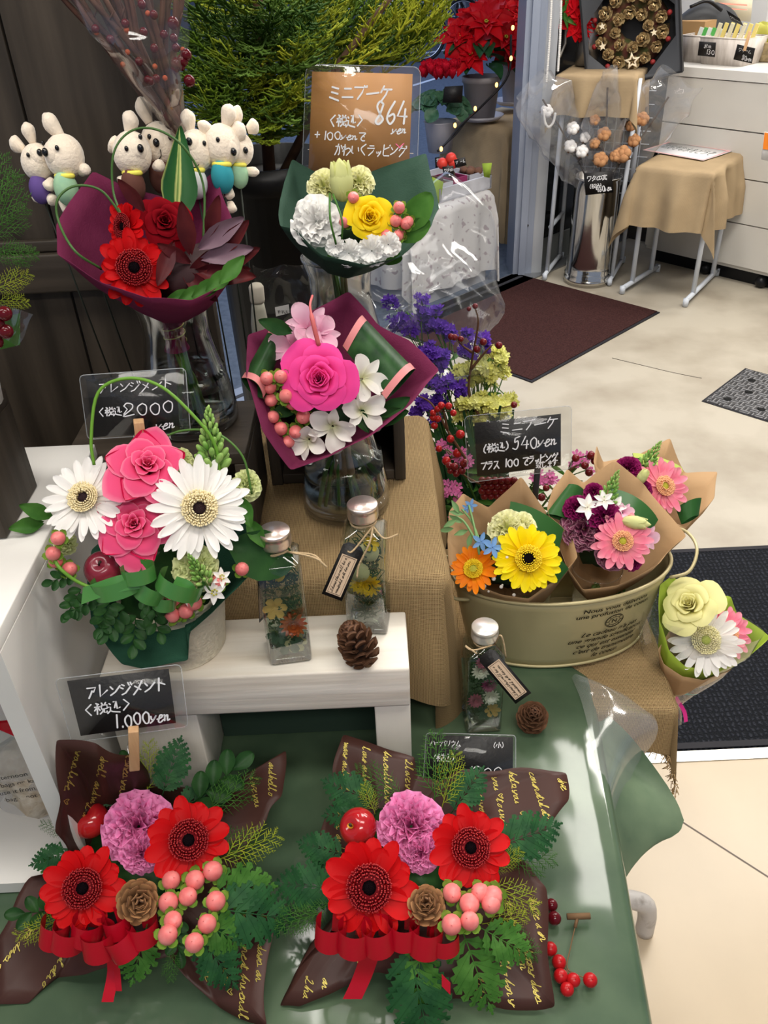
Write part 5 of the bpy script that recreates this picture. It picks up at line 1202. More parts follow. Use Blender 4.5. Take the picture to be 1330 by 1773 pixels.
low_arrangement('low arrangement with an apple, red gerberas and chocolate wrap, beside the loose red berries', None, 712, 1535, out2,
    (640, 1537, .71, 80, -.1, -.05), (815, 1468, .715, 68, .1, .05), (712, 1430, .715, 62, 728, 1478), (620, 1432, .705, 33, (-.6, .1), True), (738, 1568, .70, 40, .0, .25),
    [.705, (783, 1547), (813, 1566), (831, 1546), (850, 1565), (853, 1552), (782, 1601), (813, 1594)],
    [('c', 573, 1613, .685, .013, .026, -.08, 1.), ('c', 614, 1622, .688, .014, .026, -.04, 1.), ('c', 655, 1622, .69, .013, .026, .12, 1.), ('c', 699, 1612, .69, .013, .024, -.02, 1.), ('c', 737, 1622, .688, .014, .028, -.1, 1.), ('c', 770, 1628, .685, .012, .018, .05, 1.),
     ('s', [(645, 1640, .685), (628, 1690, .65), (610, 1730, .63)], .019)],
    [('fern_frond', 655, 1390, .70, 158, .15, .85), ('fern_frond', 645, 1405, .695, 185, .1, .7), ('green_sprig', 700, 1380, .70, 150, .15, .8), ('cypress_sprig', 650, 1410, .70, 110, .2, .45), ('green_sprig', 752, 1395, .705, 88, .15, 1.0), ('cypress_sprig', 765, 1400, .70, 75, .1, .8), ('fern_frond', 780, 1410, .69, 55, .1, .8),
     ('fern_frond', 850, 1470, .695, 20, .1, 1.0), ('green_sprig', 860, 1480, .69, -5, .05, .8), ('cypress_sprig', 840, 1530, .69, -25, .1, .75), ('cypress_sprig', 850, 1510, .69, 35, .1, .5), ('green_sprig', 850, 1600, .68, -35, .0, .7), ('cypress_sprig', 835, 1600, .68, 10, .0, .6), ('broad_fern', 800, 1610, .685, -70, -.05, 1.1), ('broad_fern', 830, 1605, .69, -30, .0, .8),
     ('fern_frond', 705, 1625, .68, -78, -.1, 1.3), ('broad_fern', 730, 1630, .68, -95, -.1, .9), ('green_sprig', 560, 1580, .67, 195, .0, .7), ('fern_frond', 600, 1540, .67, 175, .0, 1.0), ('green_sprig', 575, 1560, .67, 215, .0, .6), ('fern_frond', 600, 1480, .68, 165, .05, .7), ('fern_frond', 580, 1500, .67, 150, .05, .4)],
    [(596, 1285, 'many and hello *', -92, .70), (628, 1292, 'long and hello', -90, .70), (664, 1300, 'friend like you', -90, .70), (702, 1315, 'I love you *', -92, .69), (582, 1400, 'great and for', -88, .68), (820, 1345, 'I love you', -88, .69), (852, 1345, 'you * to include', -88, .69), (880, 1335, 'help you! *', -88, .69), (915, 1335, 'congratulations', -84, .69), (960, 1335, 'I dwell and all', -82, .69), (875, 1560, 'friend summer', -86, .66), (915, 1555, 'have a great friend like you', -84, .66), (905, 1640, 'happy days and I', -85, .64), (860, 1640, 'hello for you', -85, .63), (820, 1690, 'like you', -85, .62), (940, 1660, 'I dwell', -85, .63), (530, 1690, 'I have been *', -95, .61), (560, 1690, 'and you', -95, .61), (620, 1660, 'of * you', -98, .63)],
    23, shred)

# loose berries lying on the sheet
rb = thing('berry_sprig', 'sprig of red berries lying on the green sheet at the right front corner', 'berries', S(990, 1690, z=T+.004))
sg = MB(); sg.tube([S(982, 1587, z=T+.010), S(1022, 1586, z=T+.010)], [.0035, .0035], 8); sg.tube([S(1000, 1588, z=T+.010), S(996, 1606, z=T+.006)], .002, 6); part('twig', sg, mat('brown_twig', (.15, .085, .04), .8), rb)
sg = MB(); sg.tube(smooth_path([S(996, 1604, z=T+.006), S(988, 1640, z=T+.006), S(982, 1675, z=T+.006), S(1000, 1688, z=T+.008), S(1022, 1696, z=T+.008)], 4), .0007, 5)
for b in ((968, 1666), (971, 1690), (993, 1697), (982, 1713)): sg.tube([S(982, 1680, z=T+.006), S(*b, z=T+.007)], .0006, 5)
part('stalk', sg, mat('brown_twig'), rb)
for x, y, r in ((955, 1567, 11), (960, 1590, 12), (953, 1643, 12), (968, 1666, 12.5), (971, 1690, 12.5), (993, 1697, 12), (982, 1713, 12), (1022, 1697, 12.5)):
    p = S(x, y, z=T+.010); R = rad(r, p); m_ = MB(); m_.ball((0, 0, 0), R, 16, 12); m_.ball((0, 0, R), R*.12, 6, 4)
    part('berry', m_, mat('dark_cherry_berry', (.09, .004, .008), .15) if y < 1600 else mat('scarlet_berry', (.42, .008, .010), .3, col2=(.34, .006, .01), scale=90), rb, M=frame(p, facing(p, .3, .2)))

# ================================================================== herbarium bottles and pine cones
CAP = mat('brushed_pink_aluminium', (.78, .66, .60), .28, .9, bump=.08, bscale=200)
MOSS = mat('dark_moss', (.02, .055, .012), .7); TAGK = mat('kraft_label', (.60, .44, .30), .7)
BGL = film('bottle_glass', (.95, .965, .955), .02, .035, .0, .6)
def bottle(label, x, y, z, rot, caps, contents, seed, s=1., h=.140, tag=None):
    c = S(x, y, z=z); t = thing('herbarium_bottle', label, 'bottle', c, 'square herbarium bottles'); Rz = Matrix.Rotation(rot, 4, 'Z'); M = Matrix.Translation(c) @ Rz
    def sq(hw, r, n=5):
        out = []
        for (sx, sy, a0) in ((1, 1, 0), (-1, 1, PI/2), (-1, -1, PI), (1, -1, 1.5*PI)):
            for k in range(n): a = a0+k*PI/2/(n-1); out.append((sx*(hw-r)+r*math.cos(a), sy*(hw-r)+r*math.sin(a)))
        return out
    def tower(mb, levels):
        rows = [[(px_, py_, zz) for px_, py_ in sq(hw, r)] for zz, hw, r in levels]; n = 20; vs = [v for r in rows for v in r]
        mb.add(vs, [(j*n+i, j*n+(i+1) % n, (j+1)*n+(i+1) % n, (j+1)*n+i) for j in range(len(rows)-1) for i in range(n)], None, M)
    w_ = .0245
    m_ = MB(); tower(m_, [(.001, w_-.004, .004), (.0, w_-.002, .004), (.003, w_, .0045), (h-.004, w_, .0045), (h+.001, w_-.003, .006), (h+.006, .0135, .0134), (h+.008, .0125, .0124), (h+.018, .0125, .0124)]); part('glass_body', m_, BGL, t)
    m_ = MB(); tower(m_, [(.0075, w_-.006, .004), (.0075, w_-.0025, .004), (h-.006, w_-.0025, .004), (h, w_-.006, .006)]); part('clear_oil', m_, film('clear_oil', (.84, .90, .84), .03, .01, .0, .2), t)
    m_ = MB(); tower(m_, [(.0008, .001, .0005), (.0008, w_-.001, .004), (.006, w_-.0008, .004), (.0072, .001, .0005)]); part('thick_base', m_, THICK, t)
    m_ = MB(); pr = [(0, 0), (.0165, 0), (.0172, .001)]+[(.0172+.0004*(i % 2), .002+.0012*i) for i in range(8)]+[(.0166, .013), (.0172, .0135), (.0172, .0175), (.0165, .0185), (0, .0188)]
    m_.lathe(pr, 40, (0, 0, h+.016), M=M)
    cp = part('screw_cap', m_, caps, t)
    m_ = MB(); r = R_(seed)
    for k in range(120):
        a = r.uniform(0, 6.28); z0 = r.uniform(.012, h*.85); p0 = Vector((r.uniform(-.016, .016), r.uniform(-.016, .016), z0)); pts = [p0]
        for j in range(5): pts.append(Vector((max(-.02, min(.02, pts[-1].x+r.uniform(-.007, .007))), max(-.02, min(.02, pts[-1].y+r.uniform(-.007, .007))), min(h-.01, pts[-1].z+r.uniform(-.002, .008)))))
        m_.tube(smooth_path(pts, 2), .0007, 4, M=M)
    part('dried_moss', m_, MOSS, t)
    for (nm, dx, dz, rr, mt, kind) in contents:
        f = MB(); Q = M @ Matrix.Translation((dx, -.014, dz))
        Fm = Matrix.Rotation(PI/2*.85, 4, 'X')
        if kind == 'd':
            for lay in range(4):
                for k in range(14): petal(f, rr*(1-.17*lay), rr*.3, Fm @ Matrix.Rotation(k*.449+lay*.2, 4, 'Z') @ Matrix.Translation((.001, 0, 0)), .15+.3*lay, .3+.35*lay, nu=2, nv=4, point=.6)
        elif kind == 's':
            f.lathe([(0, 0), (rr, 0), (rr, .0015), (0, .0015)], 20, M=Fm)
        else:
            for k in range(6): petal(f, rr, rr*.6, Fm @ Matrix.Rotation(k*1.05, 4, 'Z'), .2, .4, nu=3, nv=4)
        part(nm, f, mt, t, M=Q)
    # twine
    tw = MB(); ring = [M @ Vector((.0145*math.cos(a*.35), .0145*math.sin(a*.35), h+.0115+.0012*math.sin(a))) for a in range(38)]; tw.tube(ring, .0011, 6)
    k0 = M @ Vector((.012, -.010, h+.011)); r2 = R_(seed+3)
    for e in tag['ends'] if tag else []: tw.tube(smooth_path([k0]+[S(*q) for q in e], 5), .0011, 6)
    part('jute_twine', tw, JUTE, t)
    if tag:
        TLc, TRc, BRc, BLc = [Vector(q) for q in tag['quad']]; TRc = TLc+(BRc-BLc); n = (BRc-BLc).cross(TLc-BLc).normalized()
        if n.dot(CAM-TLc) < 0: n = -n
        def P(u, v, o=0): return BLc.lerp(BRc, u).lerp(TLc.lerp(TRc, u), v)+n*o
        g = MB(); g.add([P(0, 0), P(1, 0), P(1, .93), P(.8, 1), P(.2, 1), P(0, .93)]+[P(0, 0, -.0006), P(1, 0, -.0006), P(1, .93, -.0006), P(.8, 1, -.0006), P(.2, 1, -.0006), P(0, .93, -.0006)], [(0, 1, 2, 3, 4, 5), (11, 10, 9, 8, 7, 6)]+[(i, i+6, (i+1) % 6+6, (i+1) % 6) for i in range(6)])
        tg = part('gift_tag', g, CARDB, t, 'black gift tag')
        l0, l1 = tag['lab']; g = MB(); g.add([P(.13, l0, .0004), P(.87, l0, .0004), P(.87, l1, .0004), P(.13, l1, .0004)], [(0, 1, 2, 3)]); part('label', g, TAGK, tg, 'kraft label with script')
        g = MB(); W = (TRc-TLc).length; H = (TLc-BLc).length
        for (u0, v0, u1, v1) in ((.2, l0+.02, .2, l1-.02), (.8, l0+.02, .8, l1-.02), (.2, l0+.02, .8, l0+.02), (.2, l1-.02, .8, l1-.02)):
            dU = .008 if u0 == u1 else 0; dV = .004 if v0 == v1 else 0
            g.add([P(u0-dU, v0-dV, .0007), P(u1+dU, v0-dV if u0 != u1 else v0, .0007), P(u1+dU, v1+dV, .0007), P(u0-dU, v1+dV, .0007)], [(0, 1, 2, 3)])
        for i, ln in enumerate(('I hope this will be a', 'wonderful gift for you.')):
            st, wl_ = strokes_of(ln, .0034, font=CUR, slant=.3, adv=1.1); k = (l1-l0)*.86*H/wl_
            st = [[(a*k, b) for a, b in s_] for s_ in st]
            stroke_mesh(g, st, .00045, lambda p, i=i: P(.36+.22*i+.05-(p[1]/W), l0+.04+(p[0]/H), .0008) if tag['dir'] > 0 else P(.62-.22*i+p[1]/W, l1-.04-p[0]/H, .0008))
        part('script', g, mat('dark_ink', (.02, .015, .012), .6), tg)
    return t
PB = mat('pink_everlasting', (.48, .12, .20), .7); WB = mat('white_everlasting', (.80, .74, .66), .7); OB = mat('orange_everlasting', (.55, .10, .02), .6); YB = mat('yellow_button', (.75, .48, .01), .6); PS = mat('dried_slice', (.62, .55, .30), .6); OS = mat('orange_slice', (.62, .36, .10), .6); MG = mat('purple_amaranth', (.35, .04, .16), .7); GM = mat('dark_everlasting_eye', (.04, .02, .02), .8)
bottle('herbarium bottle of pink and white dried flowers standing on the green sheet', 833, 1245, T+.001, .03, mat('white_aluminium_cap', (.90, .86, .80), .3, .6), [('dried_flower', .006, .082, .010, MG, 'd'), ('dried_flower', -.011, .055, .011, PB, 'd'), ('dried_flower', .009, .060, .012, WB, 'd'), ('dried_flower', -.006, .110, .012, WB, 'd'), ('dried_leaf', .0, .030, .012, mat('grey_leaf', (.05, .10, .06), .6), 'p'), ('dried_flower', -.004, .125, .009, PB, 'd'), ('dried_leaf', .012, .035, .012, OS, 'p')], 4,
       tag=dict(quad=[S(826, 1140, Y=.728), S(860, 1118, Y=.738), S(920, 1200, Y=.700), S(893, 1219, Y=.697)], lab=(.06, .78), dir=1, ends=[[(820, 1126, None, .735), (806, 1118, None, .737), (826, 1132, None, .73)], [(866, 1100, None, .742), (872, 1112, None, .74), (876, 1138, None, .738)]]))
bottle('herbarium bottle with orange dried flower at the left on the riser', 503, 1124, BZ+.001, .12, CAP, [('dried_flower', .008, .052, .016, OB, 'd'), ('dried_flower', -.002, .125, .008, YB, 's'), ('dried_slice', -.010, .080, .015, OS, 'p'), ('dried_leaf', .0, .028, .018, mat('grey_leaf'), 'p'), ('dried_leaf', .008, .025, .014, PS, 'p'), ('dried_leaf', -.012, .040, .014, mat('grey_leaf'), 'p')], 5,
       tag=dict(quad=[S(446, 1002, Y=.735), S(458, 985, Y=.72), S(462, 1065, Y=.71), S(449, 1078, Y=.728)], lab=(.06, .78), dir=1, ends=[[(545, 966, None, .69), (566, 982, None, .685)], [(540, 960, None, .70), (555, 970, None, .69)]]))
bottle('herbarium bottle with yellow dried flowers and sliced fruit, right of the other on the riser', 640, 1075, BZ+.001, -.12, CAP, [('dried_flower', .004, .070, .015, YB, 'd'), ('dried_flower', -.006, .072, .013, YB, 'd'), ('dried_slice', -.006, .088, .012, PS, 's'), ('dried_slice', .006, .118, .012, PS, 's'), ('dried_leaf', .010, .130, .010, YB, 'p')], 6,
       tag=dict(quad=[S(597, 936, Y=.738), S(631, 948, Y=.735), S(592, 1041, Y=.712), S(557, 1028, Y=.714)], lab=(.06, .78), dir=1, ends=[[(640, 940, None, .73), (622, 978, None, .725), (618, 1000, None, .72)], [(665, 932, None, .735), (689, 925, None, .74)], [(612, 953, None, .73), (602, 955, None, .728)]]))
def cone(label, x, y, z, rpx, n, ms=None):
    p = S(x, y, z=z); M = frame(p, n, 0, rad(rpx, p)/.027); t = thing('pine_cone', label, 'pine cone', p); part('scales', CONE_M[0], None, t, M=M); part('core', CONE_M[1], None, t, M=M)
    b = MB(); b.ball((0, 0, -.026), .006, 8, 6); part('stump', b, mat('brown_twig'), t, M=M)
cone('brown pine cone on the riser between the two herbarium bottles', 620, 1117, BZ+.028, 42, Vector((-.35, .15, .9)))
cone('brown pine cone on the green sheet beside the small herbarium bottle', 922, 1242, T+.020, 33, facing((0.2, .8, .62), .1, .35))

# ================================================================== price cards
INKS = (CARDB, INKW)
def peg(label, x0, y0, x1, y1, Y, wd=.0105, tw=0.):
    a, b = S(x0, y0, Y=Y), S(x1, y1, Y=Y+tw); t = thing('clothes_peg', label, 'clothes peg', b, 'wooden clothes pegs on price cards')
    ax = (a-b).normalized(); n = facing(a); sd = ax.cross(n).normalized(); n = sd.cross(ax); L = (a-b).length
    for s_ in (1, -1):
        M = Matrix((sd, n, ax)).transposed().to_4x4(); M.translation = b+n*(.0038*s_)
        q = MB(); q.box(0, 0, L/2, wd, .0058, L, M @ Matrix.Rotation(.04*s_, 4, 'X'), .0012); part('peg_half', q, PEG, t)
    M = Matrix((sd, n, ax)).transposed().to_4x4(); M.translation = b+ax*L*.55
    q = MB(); q.tube([(wd*.5, -.007, 0), (-wd*.5, -.007, 0), (-wd*.62, .0, .001), (-wd*.5, .009, .0)], .0006, 5, M=M); q.tube([(-wd*.6, .002*math.sin(k), .0025*math.cos(k)) for k in range(3)], .0006, 4, M=M)
    part('spring', q, mat('steel_wire', (.5, .5, .5), .3, .9), t)
sign_card('price_card', 'black price card lettered 2000 yen behind the basket arrangement', Sq((137, 650, .775), (321, 637, .775), (330, 749, .765), (152, 761, .765)), (.06, .03, .90, .93), [('アレンジメント', .16, .70, .17, .12, .016), ('<税込>', .12, .36, .13, .1, .018), ('2000', .36, .34, .20, .15, .018), ('yen', .66, .09, .16, .3, .018)], INKS)
peg('wooden peg on the 2000 yen card above the pink roses', 240, 728, 247, 790, .755)
sign_card('price_card', 'black price card lettered 1.000 yen above the left low arrangement', Sq((95, 1176, .59), (313, 1150, .60), (326, 1258, .585), (124, 1286, .575)), (.09, .09, .90, .95), [('アレンジメント', .21, .64, .20, .15, .022), ('<税込>', .14, .40, .17, .15, .020), ('1.000yen', .37, .15, .21, .2, .022)], INKS)
peg('wooden peg on the 1.000 yen card above the left low arrangement', 231, 1262, 233, 1327, .568)
sign_card('price_card', 'black price card lettered 540 yen standing behind the kraft bouquets', Sq((804, 721, 1.10), (990, 702, 1.10), (989, 812, 1.08), (811, 836, 1.08)), (.09, .08, .90, .89), [('ミニブーケ', .32, .68, .17, .1, .016), ('(税込)', .11, .43, .13, .1, .018), ('540yen', .43, .42, .19, .15, .018), ('プラス 100 でラッピング', .13, .17, .125, .1, .018), ('致します', .66, .09, .10, .1, .014)], INKS)
hd = thing('card_stand', 'clear card stand with a dark upright under the 540 yen card', 'card stand', S(900, 900, Y=1.09))
m_ = MB(); m_.tube([S(932, 800, Y=1.095), S(925, 880, Y=1.09)], .005, 8); part('upright', m_, mat('dark_upright', (.03, .03, .035), .4), hd)
m_ = MB(); m_.add(Sq((884, 822, 1.075), (912, 814, 1.075), (905, 832, 1.07), (895, 832, 1.07)), [(0, 1, 2, 3)]); m_.tube(Sq((884, 822, 1.075), (912, 814, 1.075)), .0015, 6); part('clip', m_, film('laminate_film'), hd)
KCARD = mat('brown_card', (.47, .22, .07), .5, col2=(.43, .20, .065), scale=50)
k1 = sign_card('price_card', 'brown card lettered 864 yen with a pink heart, behind the yellow rose bouquet', Sq((530, 111, 1.245), (729, 116, 1.245), (721, 330, 1.22), (522, 325, 1.22)), (.055, .03, .93, .945), [('ミニブーケ', .20, .72, .12, .1, .015), ('<税込>', .20, .52, .09, .1, .013), ('864', .60, .55, .18, .15, .018), ('yen', .76, .47, .075, .3, .011), ('+100yenで', .09, .41, .07, .1, .010), ('かわいくラッピング', .27, .285, .09, .12, .010)], (KCARD, INKW))
m_ = MB(); a, b, c_, d = Sq((533, 258, 1.2295), (716, 265, 1.2295), (716, 266.5, 1.2290), (533, 259.5, 1.2290)); m_.add([a, b, c_, d], [(0, 1, 2, 3)]); o = [ch for ch in k1.children if ch.name.startswith('card')][0]; part('card_edge', m_, mat('pale_edge', (.7, .6, .5), .5), o)
m_ = MB(); hp = [(math.sin(t/20*2*PI)**3*.0085, (13*math.cos(t/20*2*PI)-5*math.cos(t/10*2*PI)-2*math.cos(3*t/20*2*PI)-math.cos(4*t/20*2*PI))/16*.0085) for t in range(21)]
hc = S(692, 245, Y=1.231); stroke_mesh(m_, [hp], .0012, lambda p: hc+RT*p[0]+UP*p[1]); part('heart', m_, mat('pink_ink', (.80, .12, .28), .5), o, 'pink drawn heart')
sign_card('price_card', 'black card lettered for the herbarium leaning behind the right low arrangement', [S(738, 1269, z=.665), S(893, 1273, z=.665), S(893, 1356, z=.618), S(733, 1352, z=.618)], (.03, .03, .97, .96), [('ハーバリウム', .05, .74, .115, .1, .013), ('(小)', .72, .73, .12, .1, .013), ('(税込)', .05, .42, .16, .1, .016), ('1200', .45, .12, .22, .15, .018)], INKS)
# ================================================================== green tub with kraft bouquets
TC = Vector((.256, .945, T+.002)); TR = math.radians(5.5)
TUBM = mat('olive_enamel', (.50, .43, .235), .34, .15, col2=(.46, .395, .21), scale=5)
tub = thing('metal_tub', 'olive oval metal tub with French script holding the kraft bouquets', 'tub', TC)
def tubp(a, z, off=0.):
    t = z/.135; A = (.133+.025*t+.003)+off; B = (.074+.014*t)+off; x = A*math.cos(a); y = B*math.sin(a)
    return TC+Vector((x*math.cos(TR)-y*math.sin(TR), x*math.sin(TR)+y*math.cos(TR), z))
m_ = MB(); m_.grid(lambda u, v: tubp(u*2*PI, .135*v), 72, 8, closed=True); part('side_wall', m_, TUBM, tub, solid=.0012)
m_ = MB(); m_.tube([tubp(a*PI/36, .136, .001) for a in range(73)], .0028, 8); part('rolled_rim', m_, TUBM, tub)
m_ = MB(); m_.tube([tubp(a*PI/36, .003, .001) for a in range(73)], .0025, 8); m_.grid(lambda u, v: TC+(tubp(u*2*PI, .004)-TC)*v, 48, 3, closed=True); part('bottom', m_, TUBM, tub)
for sg in (1, -1):
    e = Vector((math.cos(TR), math.sin(TR), 0))*sg; q = Vector((-e.y, e.x, 0)); b0 = tubp(0 if sg > 0 else PI, .125)
    m_ = MB(); m_.tube(smooth_path([b0+q*.045-e*.012, b0+q*.05+e*.012+Vector((0, 0, .012)), b0+q*.03+e*.030+Vector((0, 0, .028)), b0+e*.036+Vector((0, 0, .032)), b0-q*.03+e*.030+Vector((0, 0, .028)), b0-q*.05+e*.012+Vector((0, 0, .012)), b0-q*.045-e*.012], 5), .0024, 8); part('wire_handle', m_, TUBM, tub)
pm = MB()
def tubtext(body, size, a0, z0, shear=.35):
    v, f = font_mesh(body, size, shear, offset=.0002); 
    if not v: return
    pm.add([tubp(a0+p[0]/.125, z0+p[1], .0022) for p in v], f)
A0_ = math.radians(-68)
for i, ln in enumerate(('Nous vous délivrons', 'une profusion de coeur.')): tubtext(ln, .0104, A0_, .113-.0105*i, .15)
for i, ln in enumerate(("Le cadeau n'a pas", 'une grande signification;', 'ce qui est essentiel', "c'est de transmettre", 'le coeur.')): tubtext(ln, .0116, A0_, .063-.0118*i, .5)
for rr_ in (.0125, .0115, .0075): 
    m2 = MB(); pts = [tubp(A0_+rr_*math.cos(k*PI/12)/.125, .086+rr_*math.sin(k*PI/12), .0022) for k in range(25)]; pm.tube(pts, .00035, 4)
tubtext('N', .010, A0_, .0825, 0)
for k in range(8): a = k*PI/4; pm.tube([tubp(A0_+.008*math.cos(a)/.125, .086+.008*math.sin(a), .0022), tubp(A0_+.011*math.cos(a)/.125, .086+.011*math.sin(a), .0022)], .0004, 4)
part('printed_script', pm, mat('dark_print', (.02, .018, .012), .8, spec=.05), tub, 'dark printed French script and round crest')
for cx_, cy_, lb_ in ((.205, .925, 'clear cup under the yellow gerbera bouquet inside the tub'), (.31, .945, 'clear cup under the middle kraft bouquet inside the tub')):
    cp = thing('clear_cup', lb_, 'cup', (cx_, cy_, T+.006), 'clear cups in the tub'); m_ = MB(); m_.lathe([(0, 0), (.028, 0), (.036, .118), (.0365, .12)], 28, (cx_, cy_, T+.006)); part('cup_wall', m_, GLASS, cp)
    m_ = MB(); m_.tube([Vector((cx_+.0365*math.cos(a*PI/14), cy_+.0365*math.sin(a*PI/14), T+.126)) for a in range(29)], .0012, 6); part('cup_rim', m_, film('laminate_film'), cp)

def mini(label, bind, rim, seed):
    b = thing('mini_bouquet', label, 'bouquet', bind, 'mini bouquets in kraft paper'); m_, r_ = wrap(Vector(bind), rim, .10, 8, 5, .010, .005, seed); part('paper_wrap', m_, KRAFT, b, solid=.0004)
    stems(b, Vector(bind)+Vector((0, 0, .02)), Vector((bind[0], bind[1], T+.02)), 5, .005, .012, seed=seed); return b
LG = mat('folded_leaf_green', (.018, .075, .018), .35, col2=(.035, .11, .028), scale=6, transl=.1); LGE = mat('leaf_yellow_margin', (.42, .50, .10), .5)
k1b = mini('kraft bouquet of a yellow gerbera and a small orange gerbera, left in the tub', (.205, .935, .665), Sq((773, 935, .90), (777, 885, .945), (803, 852, .985), (846, 880, .985), (900, 824, .995), (950, 890, .965), (990, 925, .93), (997, 965, .895), (962, 1006, .865), (912, 1038, .848), (865, 1030, .848), (812, 1012, .858), (778, 978, .875)), 31)
gerb(G_YE, k1b, 915, 967, .845, 58, .040, .1, .05); gerb(G_OR, k1b, 820, 985, .865, 42, .029, -.15, .2, label='small orange gerbera')
flower('carnation', C_CR, k1b, 878, 915, .90, 0, .3, 38, .026, label='lemon carnation'); flower('carnation', C_CR, k1b, 905, 910, .905, .2, .3, 28, .026, label='lemon carnation')
folded_leaf(k1b, S(884, 868, Y=.955), S(976, 916, Y=.93), S(966, 960, Y=.90), S(880, 905, Y=.92), LG, None, .010)
folded_leaf(k1b, S(935, 940, Y=.90), S(985, 985, Y=.875), S(965, 1010, Y=.86), S(925, 990, Y=.865), LG, None, .006)
BLUE = mat('sky_blue_petal', (.22, .42, .75), .5, transl=.3); STARB = star_flower_mesh('blue_star', .012, BLUE, 5, .5, .15, -.1, .5)
for x, y, Y, r in ((853, 948, .86, 19), (833, 938, .87, 17), (815, 875, .93, 12), (808, 880, .93, 9), (862, 960, .86, 10)): flower('blue_star_flower', STARB, k1b, x, y, Y, random.uniform(-.3, .3), random.uniform(-.2, .4), r, .012, label='light blue star flower')
m_ = MB()
for pts in ([(830, 960, .87), (822, 915, .90), (812, 875, .93)], [(826, 940, .88), (805, 905, .90), (790, 895, .91)], [(835, 950, .88), (818, 905, .91), (800, 882, .93)]): m_.tube(smooth_path(Sq(*pts), 4), .0016, 6)
for x, y, a in ((800, 905, 150), (810, 918, 200), (803, 890, 170), (790, 900, 210), (815, 925, 260), (795, 888, 120), (785, 915, 190)): 
    p = S(x, y, Y=.90); leaf(m_, .020, .008, frame(p, facing(p)) @ Matrix.Rotation(math.radians(a), 4, 'Z'), .3, -.2, .2, .5)
part('bud_spray', m_, mat('pale_green_bud', (.20, .36, .14), .6), k1b)
m_ = MB()
for x, y in ((838, 1015), (846, 1010), (870, 1013), (878, 965), (868, 1016), (862, 990), (855, 1002), (890, 1030), (846, 1024), (872, 975)): p = S(x, y, Y=.852); m_.ball(p, random.uniform(.0015, .0036), 8, 6)
part('tiny_white_flowers', m_, WHP, k1b)
m_ = MB(); p = S(880, 965, Y=.912)
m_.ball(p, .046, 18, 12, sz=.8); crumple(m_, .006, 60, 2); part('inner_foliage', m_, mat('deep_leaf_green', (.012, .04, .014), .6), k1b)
k2b = mini('kraft bouquet of a pink gerbera and magenta carnations, middle of the tub', (.315, .955, .665), Sq((950, 880, .965), (958, 845, .99), (978, 814, 1.03), (1012, 836, 1.04), (1065, 800, 1.05), (1118, 842, 1.035), (1150, 880, 1.0), (1188, 930, .955), (1140, 975, .905), (1070, 1012, .885), (1012, 1022, .88), (982, 985, .895), (958, 930, .93)), 37)
gerb(G_PK, k2b, 1078, 937, .895, 50, .036, .15, .1)
flower('carnation', C_MAU, k2b, 1010, 915, .935, -.1, .1, 44, .034, label='mauve carnation'); flower('carnation', C_MAG, k2b, 998, 880, .95, -.2, .2, 26, .022, label='magenta carnation'); flower('carnation', C_MAG, k2b, 1046, 894, .93, 0, .2, 32, .022, label='magenta carnation'); flower('carnation', C_MAU, k2b, 1060, 960, .90, -.2, -.2, 34, .034, label='mauve carnation')
flower('carnation', C_MAG, k2b, 1092, 970, .90, .2, -.2, 22, .022, label='magenta carnation'); flower('carnation', C_MAG, k2b, 1028, 850, .98, 0, .4, 18, .022, label='magenta carnation')
for x, y, r in ((1018, 878, 24), (1064, 878, 22), (1046, 866, 18), (1020, 895, 14)): p = S(x, y, Y=.94); part('star_flower', STARW, None, k2b, M=frame(p, facing(p, random.uniform(-.5, .5), .3), random.random(), rad(r, p)/.0135))
ornithogalum(k2b, S(1047, 875, Y=.95), RT*.30+UP*1+facing((0, 1, 1))*.3, .056, ORN, STEM, 40, seed=7)
bud(k2b, 1102, 905, .91, 12, (1, -.15), BUDY, asp=2.1); flower('sweet_pea', L_PK[0], k2b, 1118, 930, .91, .6, .1, 26, .030, label='pale pink bloom'); flower('sweet_pea', L_PK[0], k2b, 1080, 885, .935, .3, .5, 18, .030, label='pale pink bloom')
folded_leaf(k2b, S(1052, 845, Y=1.01), S(1140, 900, Y=.97), S(1118, 935, Y=.94), S(1075, 880, Y=.965), LG, None, .012)
folded_leaf(k2b, S(945, 890, Y=.96), S(990, 905, Y=.95), S(1012, 850, Y=1.0), S(985, 838, Y=1.0), LG, None, .008)
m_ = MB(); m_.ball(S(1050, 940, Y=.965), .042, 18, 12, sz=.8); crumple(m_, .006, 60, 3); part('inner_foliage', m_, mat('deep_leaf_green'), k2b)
k3b = mini('kraft bouquet of a side-facing pink gerbera, furthest back in the tub', (.365, .985, .668), Sq((1030, 800, 1.08), (1035, 772, 1.12), (1048, 800, 1.11), (1100, 785, 1.14), (1162, 757, 1.17), (1188, 818, 1.13), (1243, 816, 1.12), (1238, 862, 1.07), (1190, 915, 1.02), (1150, 900, 1.01), (1140, 872, 1.02), (1100, 858, 1.03), (1060, 838, 1.05)), 41)
gerb(G_PK, k3b, 1150, 842, 1.05, 50, .036, .55, .25, .3); flower('carnation', C_MAG, k3b, 1086, 812, 1.07, -.2, .3, 26, .022, label='magenta carnation'); flower('carnation', C_MAG, k3b, 1112, 848, 1.045, 0, 0, 18, .022, label='magenta carnation')
ornithogalum(k3b, S(1112, 815, Y=1.08), RT*.5+UP*.9+facing((0, 1, 1))*.2, .056, ORN, STEM, 40, seed=8)
